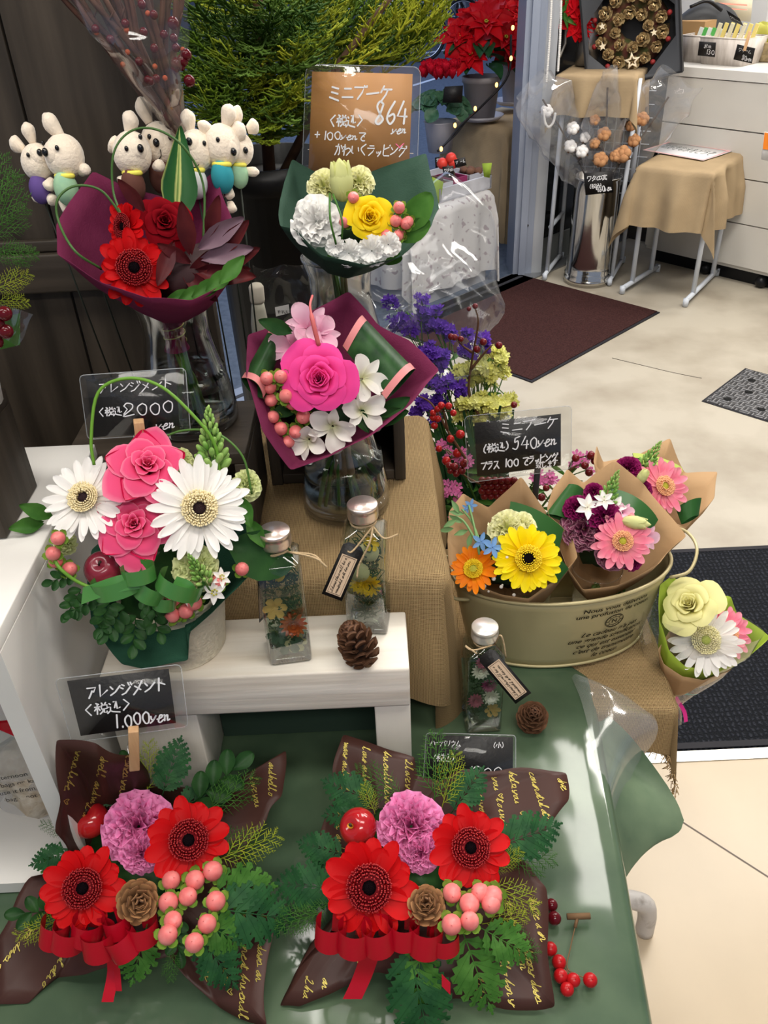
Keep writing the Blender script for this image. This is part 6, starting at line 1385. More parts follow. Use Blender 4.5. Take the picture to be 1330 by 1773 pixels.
folded_leaf(k3b, S(1095, 785, Y=1.12), S(1180, 810, Y=1.11), S(1172, 822, Y=1.09), S(1100, 805, Y=1.10), LG, LGE, .008, 'rolled_leaf'); folded_leaf(k3b, S(1170, 880, Y=1.045), S(1215, 862, Y=1.055), S(1210, 893, Y=1.03), S(1180, 908, Y=1.02), LG, None, .010, 'rolled_leaf')
bud(k3b, 1113, 825, 1.05, 9, (.4, .6), BUDY, asp=1.8)
# wooden tags leaning in the tub
for i, (a, b) in enumerate((((1183, 920, .99), (1140, 985, .96)), ((1160, 950, .98), (1150, 1000, .955)))):
    pass

# cellophaned bouquet at the right end of the tub
hb = thing('wrapped_bouquet', 'lime-papered bouquet of a pale rose and white gerbera in clear film, right of the tub', 'bouquet', S(1190, 1190, Y=.88))
hbind = S(1172, 1185, Y=.875)
m_, r_ = wrap(hbind, Sq((1140, 1075, .87), (1143, 1015, .91), (1162, 1000, .93), (1192, 1022, .93), (1268, 1030, .93), (1278, 1060, .92), (1332, 1103, .90), (1300, 1135, .87), (1235, 1163, .845), (1190, 1155, .84), (1158, 1125, .845)), .12, 8, 5, .01, .006, 51); part('paper_wrap', m_, LIME, hb, solid=.0004)
m_, r_ = wrap(hbind+Vector((0, -.004, -.01)), Sq((1140, 1125, .858), (1160, 1090, .88), (1200, 1110, .885), (1270, 1160, .868), (1215, 1178, .84), (1180, 1170, .835), (1150, 1150, .845)), .16, 6, 5, .01, .004, 52); part('kraft_collar', m_, KRAFT, hb, solid=.0004)
flower('rose', R_PALE, hb, 1192, 1045, .885, -.2, .35, 50, .034, label='pale yellow rose'); gerb(G_PK, hb, 1262, 1095, .885, 46, .036, .6, .2, label='pale pink gerbera behind'); gerb(G_WP, hb, 1222, 1108, .862, 62, .040, .25, .0)
m_ = MB(); bag(m_, [(-.055, .030), (-.03, .018), (.0, .030), (.04, .062), (.09, .085), (.12, .088)], hbind+Vector((0, .0, -.005)), S(1222, 1060, Y=.90)-hbind, RT, .55, 34, .004, 24, 3); part('clear_film', m_, film('crisp_film', (.97, .97, .97), .05, .03, .02, .55), hb)
for c_, pts in ((mat('pink_ribbon', (.75, .03, .28), .5), [(1168, 1195, .87), (1172, 1210, .865), (1185, 1232, .855), (1188, 1250, .85)]), (mat('pink_ribbon'), [(1170, 1195, .87), (1160, 1205, .865), (1158, 1222, .86)]), (mat('teal_ribbon', (.04, .42, .42), .5), [(1175, 1195, .87), (1190, 1202, .865), (1205, 1203, .86)]), (mat('yellow_ribbon', (.75, .68, .2), .5), [(1168, 1195, .87), (1165, 1215, .86), (1158, 1222, .86)])):
    m_ = MB(); m_.strip(smooth_path(Sq(*pts), 4), RT+UP*.3, .006); part('ribbon_tail', m_, c_, hb)

# ================================================================== plush toys on sticks
PLUSH = mat('cream_plush', (.88, .76, .61), .9, sheen=.6, bump=.35, bscale=300); BEAD = mat('black_bead', (.005, .005, .006), .12, spec=.6)
def plush(label, hx, hy, r, nose, eyes, ears, shirt, scarf=None, arms=(), Y=1.0, mouth=None):
    p = S(hx, hy, Y=Y); R = rad(r, p); t = thing('plush_toy', label, 'plush toy', p, 'cream plush toys on sticks behind the crimson bouquet')
    sp = lambda q, k=1.: None
    np_ = S(nose[0], nose[1], Y=Y-.016); n = (np_-p).normalized()
    h = MB(); hd_ = lambda q: q
    h.ball((0, 0, 0), R, 24, 16, sz=1.12); 
    M = Matrix.Translation(p) @ Matrix((RT, facing(p)*-1, UP)).transposed().to_4x4()
    hd = part('head', h, PLUSH, t, M=M)
    mz = MB(); mz.ball(p+n*R*.55, R*.55, 18, 12); part('muzzle', mz, PLUSH, hd)
    ns = MB(); ns.ball(p+n*R*1.12, R*.17, 12, 9); part('nose', ns, BEAD, hd)
    for ex, ey in eyes:
        bv_c = p; d = (S(ex, ey, Y=Y)-CAM).normalized(); oc = CAM-bv_c; b_ = oc.dot(d); cc = oc.dot(oc)-(R*1.03)**2; disc = max(0, b_*b_-cc); q = CAM+d*(-b_-math.sqrt(disc)); e = MB(); e.ball(q, R*.11, 10, 8); part('eye', e, BEAD, hd)
    for (x0, y0, x1, y1) in ears:
        a, b = S(x0, y0, Y=Y+.004), S(x1, y1, Y=Y+.006); e = MB(); q = [a.lerp(b, k/8) for k in range(9)]; e.tube(q, [R*.20, R*.25, R*.30, R*.35, R*.39, R*.41, R*.38, R*.28, R*.08], 12); part('ear', e, PLUSH, hd)
    body = MB(); bc_ = p-UP*R*1.75+Vector((0, .006, 0)); body.ball((0, 0, 0), R*.62, 16, 12, sz=1.45, M=Matrix.Translation(bc_)); part('shirt', body, shirt, t, 'coloured shirt')
    if scarf:
        s_ = MB(); s_.tube([p-UP*R*1.02+RT*(R*.42*math.cos(k*PI/8))-facing(p)*-1*(R*.42*math.sin(k*PI/8)) for k in range(17)], R*.14, 8); part('scarf', s_, scarf, t, 'coloured neck ribbon')
    for (x0, y0, x1, y1) in arms:
        a, b = S(x0, y0, Y=Y-.003), S(x1, y1, Y=Y-.010); e = MB(); e.tube([a.lerp(b, k/6) for k in range(7)], [R*.18, R*.23, R*.26, R*.29, R*.32, R*.30, R*.12], 12); part('limb', e, PLUSH, t)
    if mouth:
        e = MB(); e.tube(smooth_path([S(x, y, Y=Y)+(S(x, y, Y=Y)-p)*0+facing(p)*R*1.12 for x, y in mouth], 4), R*.025, 5); part('mouth', e, BEAD, hd)
    st_ = MB(); st_.tube([bc_, Vector((bc_.x*.86-.03, 1.025, .985))], .0011, 5); part('stick', st_, mat('dark_wire', (.02, .025, .018), .6), t)
VIO = mat('violet_cloth', (.12, .07, .26), .8); MINT = mat('mint_cloth', (.38, .62, .38), .8, col2=(.30, .52, .34), scale=90); BRN = mat('brown_cloth', (.13, .05, .035), .8); TEAL = mat('teal_cloth', (.03, .30, .36), .8); WCL = mat('white_cloth', (.72, .74, .72), .8); SCY = mat('yellow_felt', (.85, .78, .12), .7); CRM = mat('cream_cloth', (.62, .52, .33), .8)
plush('cream plush toy in violet, leftmost of all, ears spread', 66, 281, 28, (72, 269), [(51, 272), (79, 256)], [(45, 262, 22, 248), (62, 255, 53, 226)], VIO, None, [(70, 325, 62, 350)], 1.005)
plush('cream plush toy in mint shirt facing left, second from the left', 112, 271, 33, (84, 266), [(101, 261)], [(112, 245, 84, 212)], MINT, SCY, [(92, 310, 80, 328), (140, 300, 150, 290), (105, 345, 122, 368), (85, 340, 95, 350)], .995)
plush('cream plush toy in brown with yellow ribbon, facing front, third from left', 229, 266, 33, (243, 262), [(220, 261), (246, 245)], [(205, 258, 192, 247), (226, 238, 236, 208)], BRN, SCY, [(222, 308, 206, 318), (268, 290, 280, 285)], .985)
plush('cream plush toy peeking out behind between two others, both ears up', 277, 250, 33, (273, 250), [(260, 241), (296, 243)], [(262, 220, 248, 184), (296, 226, 312, 194)], BRN, None, [], 1.02, mouth=[(277, 259), (277, 268), (270, 274)])
plush('cream plush toy in white behind the striped leaf, smiling', 338, 262, 32, (331, 253), [(313, 245), (355, 253)], [(332, 236, 328, 203), (356, 240, 360, 220)], WCL, SCY, [(372, 302, 388, 307)], .995, mouth=[(328, 282), (335, 286), (343, 282)])
plush('cream plush toy in teal with a side-turned head, second from the right', 384, 252, 32, (402, 262), [(378, 246)], [(392, 226, 405, 196), (402, 245, 425, 224)], TEAL, SCY, [(394, 320, 398, 345), (398, 350, 402, 368)], 1.0)
plush('cream plush toy in mint, rightmost, one ear and arm pointing right', 413, 259, 26, (425, 262), [(419, 245)], [(405, 232, 418, 198), (430, 232, 450, 224)], MINT, SCY, [(415, 296, 448, 298)], 1.015)

# ================================================================== potted conifer and bundle of branches
pc = S(462, 262, Y=1.38); pc = Vector((pc.x, 1.38, 0)); PZ = 1.225
pt_ = thing('potted_conifer', 'golden-green conifer in a tall black pot behind the plush toys', 'potted tree', (pc.x, pc.y, 0))
m_ = MB(); m_.lathe([(0, 0), (.078, 0), (.096, PZ-.04), (.104, PZ-.038), (.106, PZ), (.100, PZ), (.097, PZ-.03), (0, PZ-.03)], 40, pc); part('pot', m_, mat('black_planter', (.008, .008, .009), .4, bump=.15, bscale=12), pt_)
r = R_(9); m_ = MB(); m_.tube([pc+Vector((0, 0, PZ-.04)), pc+Vector((.01, 0, PZ+.2)), pc+Vector((.0, .02, PZ+.6))], [.010, .008, .004], 8); m_.tube([pc+Vector((.02, 0, PZ-.03)), pc+Vector((.12, .03, PZ+.12)), pc+Vector((.26, .06, PZ+.26))], [.008, .006, .003], 8); part('trunk', m_, mat('conifer_bark', (.11, .06, .035), .9), pt_)
sprays = []
for s_ in range(5):
    q = MB(); conifer(q, .115, Matrix(), 60+s_, 2, .46, -.45, 8, .0029); sprays.append(q)
fa, fb = MB(), MB()
def blob(cx, cy, rx, ry, y0, y1, n, up=.2, gold=.4):
    for k in range(n):
        a = r.uniform(0, 2*PI); q = math.sqrt(r.random()); x = cx+rx*q*math.cos(a); y = cy+ry*q*math.sin(a); Y = r.uniform(y0, y1)
        p = S(x, y, Y=Y); o = Vector((p.x-pc.x, (p.y-pc.y)*.7, 0)); o = o.normalized() if o.length > .01 else Vector((0, -1, 0))
        if r.random() < .5: o = (o+Vector((0, -1, 0))*.8).normalized()
        d = (o+Vector((r.uniform(-.5, .5), r.uniform(-.4, .2), up+r.uniform(-.35, .35)))).normalized(); sd = d.cross(Vector((r.uniform(-.5, .5), r.uniform(-.5, .5), 1))).normalized(); nn = sd.cross(d)*-1
        M = Matrix.Translation(p-d*.05) @ Matrix((d, sd*-1 if False else nn.cross(d), nn)).transposed().to_4x4() @ Matrix.Diagonal((1, 1, 1, 1))
        sc_k = r.uniform(.6, 1.05); M = M @ Matrix.Scale(sc_k, 4)
        (fb if r.random() < gold else fa).merge(sprays[r.randrange(5)], M)
blob(430, 90, 105, 120, 1.24, 1.5, 150, -.1, .3); blob(430, 190, 80, 70, 1.22, 1.40, 70, -.3, .42); blob(500, 180, 50, 70, 1.32, 1.45, 30, -.3, .42); blob(340, 180, 40, 60, 1.2, 1.3, 16, -.1, .6); blob(600, 60, 105, 75, 1.36, 1.58, 95, .15, .55); blob(715, 60, 50, 50, 1.40, 1.5, 18, .5, .9); blob(740, 20, 25, 30, 1.42, 1.48, 8, .9, .9); blob(640, 110, 70, 30, 1.40, 1.55, 20, .1, .5)
part('foliage', fa, mat('conifer_green', (.035, .085, .014), .6, col2=(.13, .22, .03), scale=7, transl=.1), pt_); part('golden_foliage', fb, mat('conifer_gold', (.14, .24, .02), .6, col2=(.40, .42, .03), scale=9, transl=.15), pt_, 'yellow-green tips')

bb = thing('branch_bundle', 'bundle of dark berried branches in clear film leaning across the partition, top left', 'branches', S(310, 230, Y=1.03))
br = MB(); r = R_(12); BRK = mat('branch_bark', (.055, .022, .016), .7, col2=(.12, .05, .03), scale=40)
for k in range(19):
    t = k/18; x1 = 95+t*215+r.uniform(-8, 8); xm = 210+t*85; Y = r.uniform(.99, 1.045)
    br.tube(smooth_path([S(308+r.uniform(-14, 14), 235, Y=Y), S(xm+r.uniform(-14, 14), 105+r.uniform(-10, 10), Y=Y), S(x1, -20, Y=Y), S(x1-60+40*t, -110, Y=Y)], 4), [.0044-.00018*j for j in range(13)], 5)
    if k % 2 == 0:
        u = r.uniform(.2, .9); x0, y0 = xm+(x1-xm)*u, 105-125*u; br.tube([S(x0, y0, Y=Y), S(x0+r.uniform(8, 24), y0-r.uniform(15, 40), Y=Y-.005)], .001, 4)
part('branches', br, BRK, bb)
for k in range(26):
    x, y = r.uniform(150, 320), r.uniform(5, 150)
    if x+y*.9 < 175 or y > (x-90)*1.0: continue
    q = MB(); q.ball((0, 0, 0), .0045 if k % 3 else .0028, 8, 6); part('berry', q, mat('dark_cherry_berry') if k % 3 else mat('rust_bud', (.40, .07, .02), .6), bb, M=Matrix.Translation(S(x, y, Y=.985)))
for x, y in ((300, 40), (316, 105), (328, 140), (306, 110), (322, 95)): q = MB(); q.ball((0, 0, 0), .0062, 10, 8); part('berry', q, mat('dark_cherry_berry'), bb, M=Matrix.Translation(S(x, y, Y=.985)))
fl_ = MB()
c0_ = Sq((305, 240, 1.0), (232, 150, .985), (165, 60, .98), (100, -20, .98)); c1_ = Sq((330, 235, 1.0), (322, 150, .98), (325, 60, .98), (330, -20, .98))
l0_, l1_ = smooth_path(c0_, 6), smooth_path(c1_, 6)
fl_.grid(lambda u, v: (lambda a, b: a.lerp(b, u)+Vector((0, -.02*math.sin(PI*u), 0)))(l0_[int(round(v*18))], l1_[int(round(v*18))]), 24, 18); crumple(fl_, .005, 30, 4)
part('clear_film', fl_, film('crisp_film'), bb)

# ================================================================== things between: bottle, bag, left edge
cb_ = thing('cream_bottle', 'slim cream bottle with a rounded stopper beside the black pot', 'bottle', S(455, 640, Y=1.13)); a, b = S(443, 492, Y=1.13), S(458, 640, Y=1.13); L = (a-b).length
M = Matrix.Translation(b) @ Vector((0, 0, 1)).rotation_difference(a-b).to_matrix().to_4x4()
m_ = MB(); m_.lathe([(0, 0), (.0125, 0), (.0125, L*.55), (.010, L*.72), (.0085, L*.8), (0, L*.8)], 20, M=M); part('neck', m_, mat('cream_glaze', (.60, .58, .46), .35), cb_)
m_ = MB(); m_.lathe([(0, L*.8), (.0095, L*.8), (.0105, L*.83), (.0105, L*.97), (.008, L), (0, L)], 20, M=M); part('stopper', m_, mat('pale_cork', (.72, .66, .54), .7), cb_)
cg = thing('clear_bag', 'clear plastic bag with a small white price sticker beside the cream bottle', 'bag', S(510, 600, Y=1.15)); m_ = MB()
m_.grid(lambda u, v: S(442+125*u, 460+175*v, Y=1.165+.012*math.sin(u*5+v*3)), 26, 22); crumple(m_, .006, 28, 9); part('film', m_, film('crisp_film'), cg)
m_ = MB(); q = Sq((476, 532, 1.140), (500, 527, 1.140), (502, 542, 1.138), (478, 548, 1.138)); m_.add(q, [(3, 2, 1, 0)]); sk = part('price_sticker', m_, mat('white_sticker', (.75, .74, .72), .6), cg, 'white price sticker')
m_ = MB(); st_, w_ = strokes_of('¥400', .007, aspect=.6); stroke_mesh(m_, st_, .0007, lambda p: S(480, 543, Y=1.1365)+RT*p[0]+UP*p[1]*1.+RT*.0); part('print', m_, mat('dark_ink'), sk)

le = thing('boxed_arrangement', 'edge of an arrangement with cypress, gold leaf and dark berries at the left border', 'flower arrangement', S(0, 640, Y=.76))
for x, y, a, s_, m in ((-8, 400, 68, .62, CONI2), (-16, 415, 40, .5, CONI2), (-14, 450, 10, .45, CONI2), (-14, 505, 25, .45, CONI), (-10, 520, -5, .35, CONI), (-12, 370, 80, .6, CONI2), (-15, 430, -10, .45, CONI2)): sprig('cypress_sprig', m, le, x, y, .77, a, .1, s_)
for x, y, r_b in ((8, 543, 13), (10, 574, 13), (-6, 592, 12), (-4, 560, 12)): p = S(x, y, Y=.755); q = MB(); q.ball((0, 0, 0), rad(r_b, p), 14, 10); part('berry', q, mat('dark_cherry_berry'), le, M=Matrix.Translation(p))
m_ = MB(); m_.grid(lambda u, v: S(-30+88*u-30*v*u, 515+50*v+35*u, Y=.765+.01*math.sin(4*u)), 14, 10); crumple(m_, .003, 40, 2); part('clear_film', m_, film('crisp_film'), le)
m_ = MB(); m_.grid(lambda u, v: S(-40+75*u, 560+55*v-18*u, Y=.775), 8, 6); part('dark_leaf', m_, LEAFM, le)
m_ = MB(); q = S(-70, 640, Y=.76); m_.lathe([(0, 0), (.03, 0), (.035, .05), (0, .05)], 20, (q.x, q.y, 1.127)); part('pot', m_, mat('white_pot'), le)
for x in (-20, -8): m_ = MB(); m_.tube([Vector((q.x, q.y, 1.16)), S(x, 470, Y=.768)], .003, 6); part('stem', m_, STEM, le)

# gift bag in the white shelf unit
gb = thing('gift_bag', 'clear gift bag of dried flowers with dark printing and red ribbon, on the lower shelf', 'bag', (-.44, .66, T+.022))
m_ = MB(); bag(m_, [(0, .055), (.04, .062), (.12, .062), (.18, .045), (.20, .030), (.23, .045)], (-.445, .66, T+.024), (0, .02, 1), (1, 0, 0), .5, 30, .005, 22, 6); part('film', m_, film('frosted_bag', (.93, .90, .86), .15, .05, .22, .4), gb)
m_ = MB(); m_.ball((-.445, .665, T+.075), .045, 16, 10, sz=1.1); crumple(m_, .010, 40, 3); part('dried_filling', m_, mat('dried_filling', (.45, .36, .26), .9, col2=(.62, .55, .45), scale=60, bump=.6), gb)
m_ = MB(); 
for sx, a in ((1, .3), (-1, .2), (1, -.4)): ribbon_loop(m_, (-.43, .625, T+.205), (sx, -.2, a), (0, -1, .2), .035, .010, lift=.3)
part('red_ribbon', m_, RIBR, gb)
m_ = MB()
for i, ln in enumerate(('afternoon', 'bags on ka', 'use it from this', 'bag is not a toy')):
    v, f = font_mesh(ln, .010, 0); m_.add([Vector((-.445+p[0]+.004*i, .6245-.001, T+.115-.0125*i+p[1]-p[0]*-.18)) for p in v], f)
part('printed_words', m_, mat('dark_ink'), gb)
# ================================================================== statice, carnations and berry branches behind the tub
sb = thing('flower_bucket', 'dark bucket behind the tub holding statice, spray flowers and berry branches', 'bucket', (.20, 1.33, 0))
m_ = MB(); m_.lathe([(0, 0), (.085, 0), (.115, .50), (.12, .50), (.112, .49), (.085, .02), (0, .02)], 32, (.20, 1.33, 0)); part('bucket_wall', m_, BLACKM, sb)
m_ = MB(); m_.tube([Vector((.20+.118*math.cos(a*PI/16), 1.33+.118*math.sin(a*PI/16), .50)) for a in range(33)], .004, 6); part('rim', m_, BLACKM, sb)
BASE = Vector((.20, 1.33, .42))
def spray(name, label, cat, group, tips, m_fl, kind, seed, rpx=3.2, leafm=LEAFM):
    r = R_(seed)
    for (x, y, Y, sz, lb) in tips:
        tp_ = S(x, y, Y=Y); t = thing(name, lb, cat, BASE+Vector((r.uniform(-.06, .06), r.uniform(-.06, .06), 0)), group)
        b = WM[t].translation; mid = b.lerp(tp_, .55)+Vector((0, .02, .0)); st = MB(); P = smooth_path([b, mid, tp_], 6); st.tube(P, .0022, 6)
        fl = MB(); lf = MB(); R = rad(sz, tp_)
        for k in range(9):
            a = k*2.4; d = Vector((math.cos(a), math.sin(a)*.6, .9+r.uniform(-.3, .6))).normalized(); q0 = P[-1-min(5, k//2)]; q1 = tp_+Vector((math.cos(a)*R*.8, math.sin(a)*R*.5, r.uniform(-R, R*.7)))
            st.tube([q0, q1], .0011, 5)
            if kind == 's':
                for j in range(20): c = q1+Vector((r.uniform(-1, 1)*R*.35, r.uniform(-1, 1)*R*.3, r.uniform(-1, 1)*R*.30)); M = frame(c, (c-tp_)+Vector((0, -.02, .04)), r.random()*6, .0060*r.uniform(.8, 1.3)); petal5(fl, M)
            else:
                for j in range(3): c = q1+Vector((r.uniform(-1, 1)*R*.35, r.uniform(-1, 1)*R*.3, r.uniform(-1, 1)*R*.30)); M = frame(c, (c-tp_)+Vector((0, -.05, .04)), r.random()*6, .0065*r.uniform(.7, 1.3)); petal5(fl, M)
        for k in range(10):
            q = P[2+k % 9]; a = r.uniform(0, 6.28); leaf(lf, .05, .010, frame(q, Vector((math.cos(a), math.sin(a), .3))) @ Matrix.Rotation(-1.0, 4, 'Y'), .2, -.4, .2, .5)
        part('stem', st, STEM, t); part('blossoms', fl, m_fl, t); part('leaves', lf, leafm, t)
def petal5(mb, M):
    vs = [(0, 0, -.5)]; fs = []
    for k in range(5):
        a = k*1.2566; vs += [(math.cos(a-.5)*.8, math.sin(a-.5)*.8, .25), (math.cos(a)*1.15, math.sin(a)*1.15, .4), (math.cos(a+.5)*.8, math.sin(a+.5)*.8, .25)]; fs.append((0, 3*k+1, 3*k+2, 3*k+3))
    mb.add(vs, fs, None, M)
PUR = mat('violet_statice', (.10, .03, .36), .7, col2=(.17, .06, .48), scale=60, transl=.25); YST = mat('lemon_statice', (.72, .70, .16), .7, col2=(.80, .80, .32), scale=60, transl=.25); PKS = mat('pink_spray', (.72, .20, .45), .6, transl=.25)
pl_ = ['violet statice stem %s' % w for w in ('high beside the tip of the wine paper', 'bunched lower beside the crate', 'at the very top beside the red berries', 'under the clear film at the left', 'under the clear film in the middle', 'lowest of the violets beside the burlap')]
spray('statice', None, 'statice', 'violet statice stems', [(748, 618, 1.40, 24, pl_[0]), (772, 668, 1.38, 34, pl_[1]), (822, 592, 1.42, 22, pl_[2]), (705, 540, 1.45, 34, pl_[3]), (760, 560, 1.45, 26, pl_[4]), (738, 700, 1.37, 22, pl_[5])], PUR, 's', 3)
yl_ = ['lemon statice stem %s' % w for w in ('highest, beside the dark berries', 'widest, nearest the maroon mat', 'right of the lowest violet statice', 'just above the 540 yen card', 'under the clear film edge', 'at the left of the lemon bunch')]
spray('statice', None, 'statice', 'lemon statice stems', [(848, 620, 1.40, 28, yl_[0]), (858, 668, 1.39, 34, yl_[1]), (815, 705, 1.36, 26, yl_[2]), (852, 705, 1.36, 28, yl_[3]), (820, 640, 1.42, 26, yl_[4]), (800, 650, 1.40, 18, yl_[5])], YST, 's', 4)
ppl = ['small pink spray flower stem %s' % w for w in ('left of the 540 yen card', 'beside the burlap, low', 'right of the 540 yen card', 'behind the peak of the middle kraft bouquet', 'low behind the left kraft bouquet')]
spray('spray_flower', None, 'spray flower', 'pink spray flowers behind the tub', [(790, 790, 1.25, 26, ppl[0]), (775, 850, 1.22, 22, ppl[1]), (1005, 800, 1.25, 18, ppl[2]), (940, 830, 1.22, 20, ppl[3]), (800, 890, 1.18, 18, ppl[4])], PKS, 'p', 6)
lf = MB(); r = R_(77)
for k in range(110):
    b = BASE+Vector((r.uniform(-.07, .07), r.uniform(-.05, .05), .04)); tp_ = S(r.uniform(735, 890), r.uniform(690, 850), Y=r.uniform(1.33, 1.45)); L = (tp_-b).length; P = smooth_path([b, b.lerp(tp_, .5)+Vector((0, 0, .02)), tp_], 4)
    sd = (tp_-b).cross(Vector((r.uniform(-.4, .4), -1, .3))).normalized(); n_ = len(P); lf.strip(P, sd, [.004+.008*math.sin(PI*i/(n_-1)) for i in range(n_)])
o = part('loose_leaves', lf, mat('blue_green_leaf', (.012, .045, .016), .5, col2=(.03, .09, .035), scale=20, transl=.12), sb, kind='stuff')
DCB = mat('oxblood_berry', (.16, .010, .012), .2, col2=(.10, .006, .01), scale=40); RDB = mat('bright_red_berry', (.42, .014, .012), .22, col2=(.30, .010, .012), scale=40)
def berry_branch(label, paths, pts, m, seed):
    t = thing('berry_branch', label, 'branch', BASE+Vector((.02, -.02, 0)), 'berry branches behind the tub'); mb = MB()
    allp = []
    for pth in paths:
        P = smooth_path([BASE+Vector((.02, -.02, 0))]*0+[S(x, y, Y=Y) for x, y, Y in pth], 5); mb.tube(P, [.0028*(1-.6*i/len(P)) for i in range(len(P))], 6); allp += P
    for (x, y, rr_) in pts:
        p = S(x, y, Y=pth[0][2]-.01 if len(pth[0]) > 2 else 1.2); q = min(allp, key=lambda a: (a-p).length); mb.tube([q, q.lerp(p, .6)+Vector((0, 0, .002)), p], .0008, 4)
        b = MB(); b.ball((0, 0, 0), rad(rr_, p), 14, 10); b.ball((0, 0, rad(rr_, p)), rad(rr_, p)*.13, 6, 4); part('berry', b, m, t, M=frame(p, facing(p, .4, -.3)))
    part('twig', mb, mat('twig_brown', (.10, .045, .02), .8), t); return t
berry_branch('branch with dark berries rising highest behind the statice, berries over the film', [[(830, 720, 1.34), (812, 680, 1.35), (818, 620, 1.35), (828, 560, 1.35), (822, 530, 1.35)], [(815, 640, 1.35), (838, 612, 1.35), (852, 598, 1.35)], [(817, 610, 1.35), (800, 598, 1.35)]], [(787, 584, 6), (781, 583, 6), (798, 587, 5.5), (826, 605, 6.5), (837, 592, 6.5), (864, 598, 6.5), (823, 530, 5), (890, 701, 6), (812, 535, 4)], DCB, 1)
berry_branch('branch with bright red berries left of the 540 yen card', [[(810, 800, 1.22), (775, 745, 1.24), (748, 700, 1.26), (722, 684, 1.28)], [(775, 745, 1.24), (768, 712, 1.24)]], [(764, 702, 6.5), (777, 703, 6.5), (785, 715, 6), (758, 708, 6), (750, 715, 6), (750, 723, 6.5), (758, 725, 6), (752, 737, 6.5), (797, 752, 8), (780, 760, 7), (792, 785, 8), (773, 798, 8), (760, 777, 6)], RDB, 2)
berry_branch('branch with a dense knot of dark berries under the 540 yen card', [[(890, 860, 1.16), (850, 845, 1.17), (815, 830, 1.18), (790, 812, 1.18)]], [(787, 808, 7), (800, 815, 7), (803, 803, 7), (780, 815, 6), (790, 820, 6.5), (778, 806, 6.5), (805, 800, 6)]+[(835+(i % 6)*11+4*(i//6 % 2), 832+9*(i//6), 7) for i in range(24)], DCB, 3)
berry_branch('branch with dark berries right of the 540 yen card', [[(950, 880, 1.16), (975, 850, 1.17), (990, 800, 1.17), (1012, 790, 1.17)], [(985, 815, 1.17), (1000, 805, 1.17)]], [(997, 793, 7), (1013, 806, 7), (1024, 788, 7), (1030, 798, 7), (1020, 818, 7), (1022, 790, 6), (938, 861, 7), (946, 845, 6)], DCB, 4)
cs = thing('cellophane_bunch', 'crumpled clear cellophane round the violet statice beside the maroon mat', 'cellophane', S(740, 640, Y=1.38)); m_ = MB()
bag(m_, [(-.12, .045), (-.02, .11), (.08, .13), (.17, .13), (.24, .09), (.31, .04)], S(738, 600, Y=1.43), UP*1+RT*.05, RT, .42, 54, .028, 11, 8); crumple(m_, .003, 40, 3); part('film', m_, film('crisp_film_thick', (.97, .98, .99), .08, .010, .018, .26), cs)
m_ = MB(); m_.grid(lambda u, v: S(690+140*u+10*v, 440+120*v+40*u*(1-v), Y=1.36+.03*math.sin(5*u)), 26, 22); crumple(m_, .010, 18, 5); part('film_flap', m_, film('crisp_film_thick'), cs)

# ================================================================== outdoors
OUTB = weave('outdoor_burlap', (.62, .47, .29), (.42, .31, .18), 500, .3)
ped = thing('burlap_pedestal', 'burlap-covered pedestal outside the door carrying poinsettias', 'pedestal', (.78, 5.2, 0)); m_ = MB(); drape(m_, (.78, 5.20, .62), .24, .22, .75, (.58, .58, .58, .58), seed=2, amp=.03, flare=.05, n=40, fringe=.02); part('burlap_cover', m_, OUTB, ped)
m_ = MB(); m_.box2((.64, 5.06, 0), (.92, 5.34, .60)); part('pedestal_core', m_, WOODX, ped)
LACE = mat('printed_lace', (.66, .64, .63), .8, col2=(.42, .36, .38), scale=34, detail=1, lo=.62, hi=.68, transl=.2)
lt = thing('lace_table', 'table outside the door under a white printed lace cloth', 'table', (.25, 4.25, 0)); m_ = MB(); q0 = S(850, 330, z=.45); 
tcn = q0-AX*.30-BX*.24+Vector((0, 0, 0)); m_.v = []; drape(m_, (tcn.x, tcn.y, .45), .30, .24, math.atan2(AX.y, AX.x), (.36, .36, .40, .40), seed=8, amp=.03, flare=.04, n=44); part('lace_cloth', m_, LACE, lt)
m_ = MB(); obox(m_, tcn-AX*.29-BX*.23, AX, .58, BX, .46, 0, .445); part('table_core', m_, mat('shade_white', (.4, .4, .42), .7), lt)
tr = thing('display_tray', 'white wooden tray of nuts and cones on the lace table outside', 'tray', (tcn.x, tcn.y, .455)); e1_, e2_ = S(762, 348, z=.462), S(851, 322, z=.462); du = (e2_-e1_).normalized(); dv = Vector((-du.y, du.x, 0))
for a_, u_, lu, v_, lv in ((e1_, du, (e2_-e1_).length, dv, .012), (e1_+dv*.30, du, (e2_-e1_).length, dv, .012), (e1_, du, .012, dv, .31), (e2_-du*.012, du, .012, dv, .31)): m_ = MB(); obox(m_, a_, u_, lu, v_, lv, .455, .515); part('side_board', m_, mat('tray_white', (.56, .56, .60), .6, col2=(.42, .42, .45), scale=9), tr)
m_ = MB(); obox(m_, e1_, du, (e2_-e1_).length, dv, .31, .452, .458); part('bottom_board', m_, mat('tray_white'), tr)
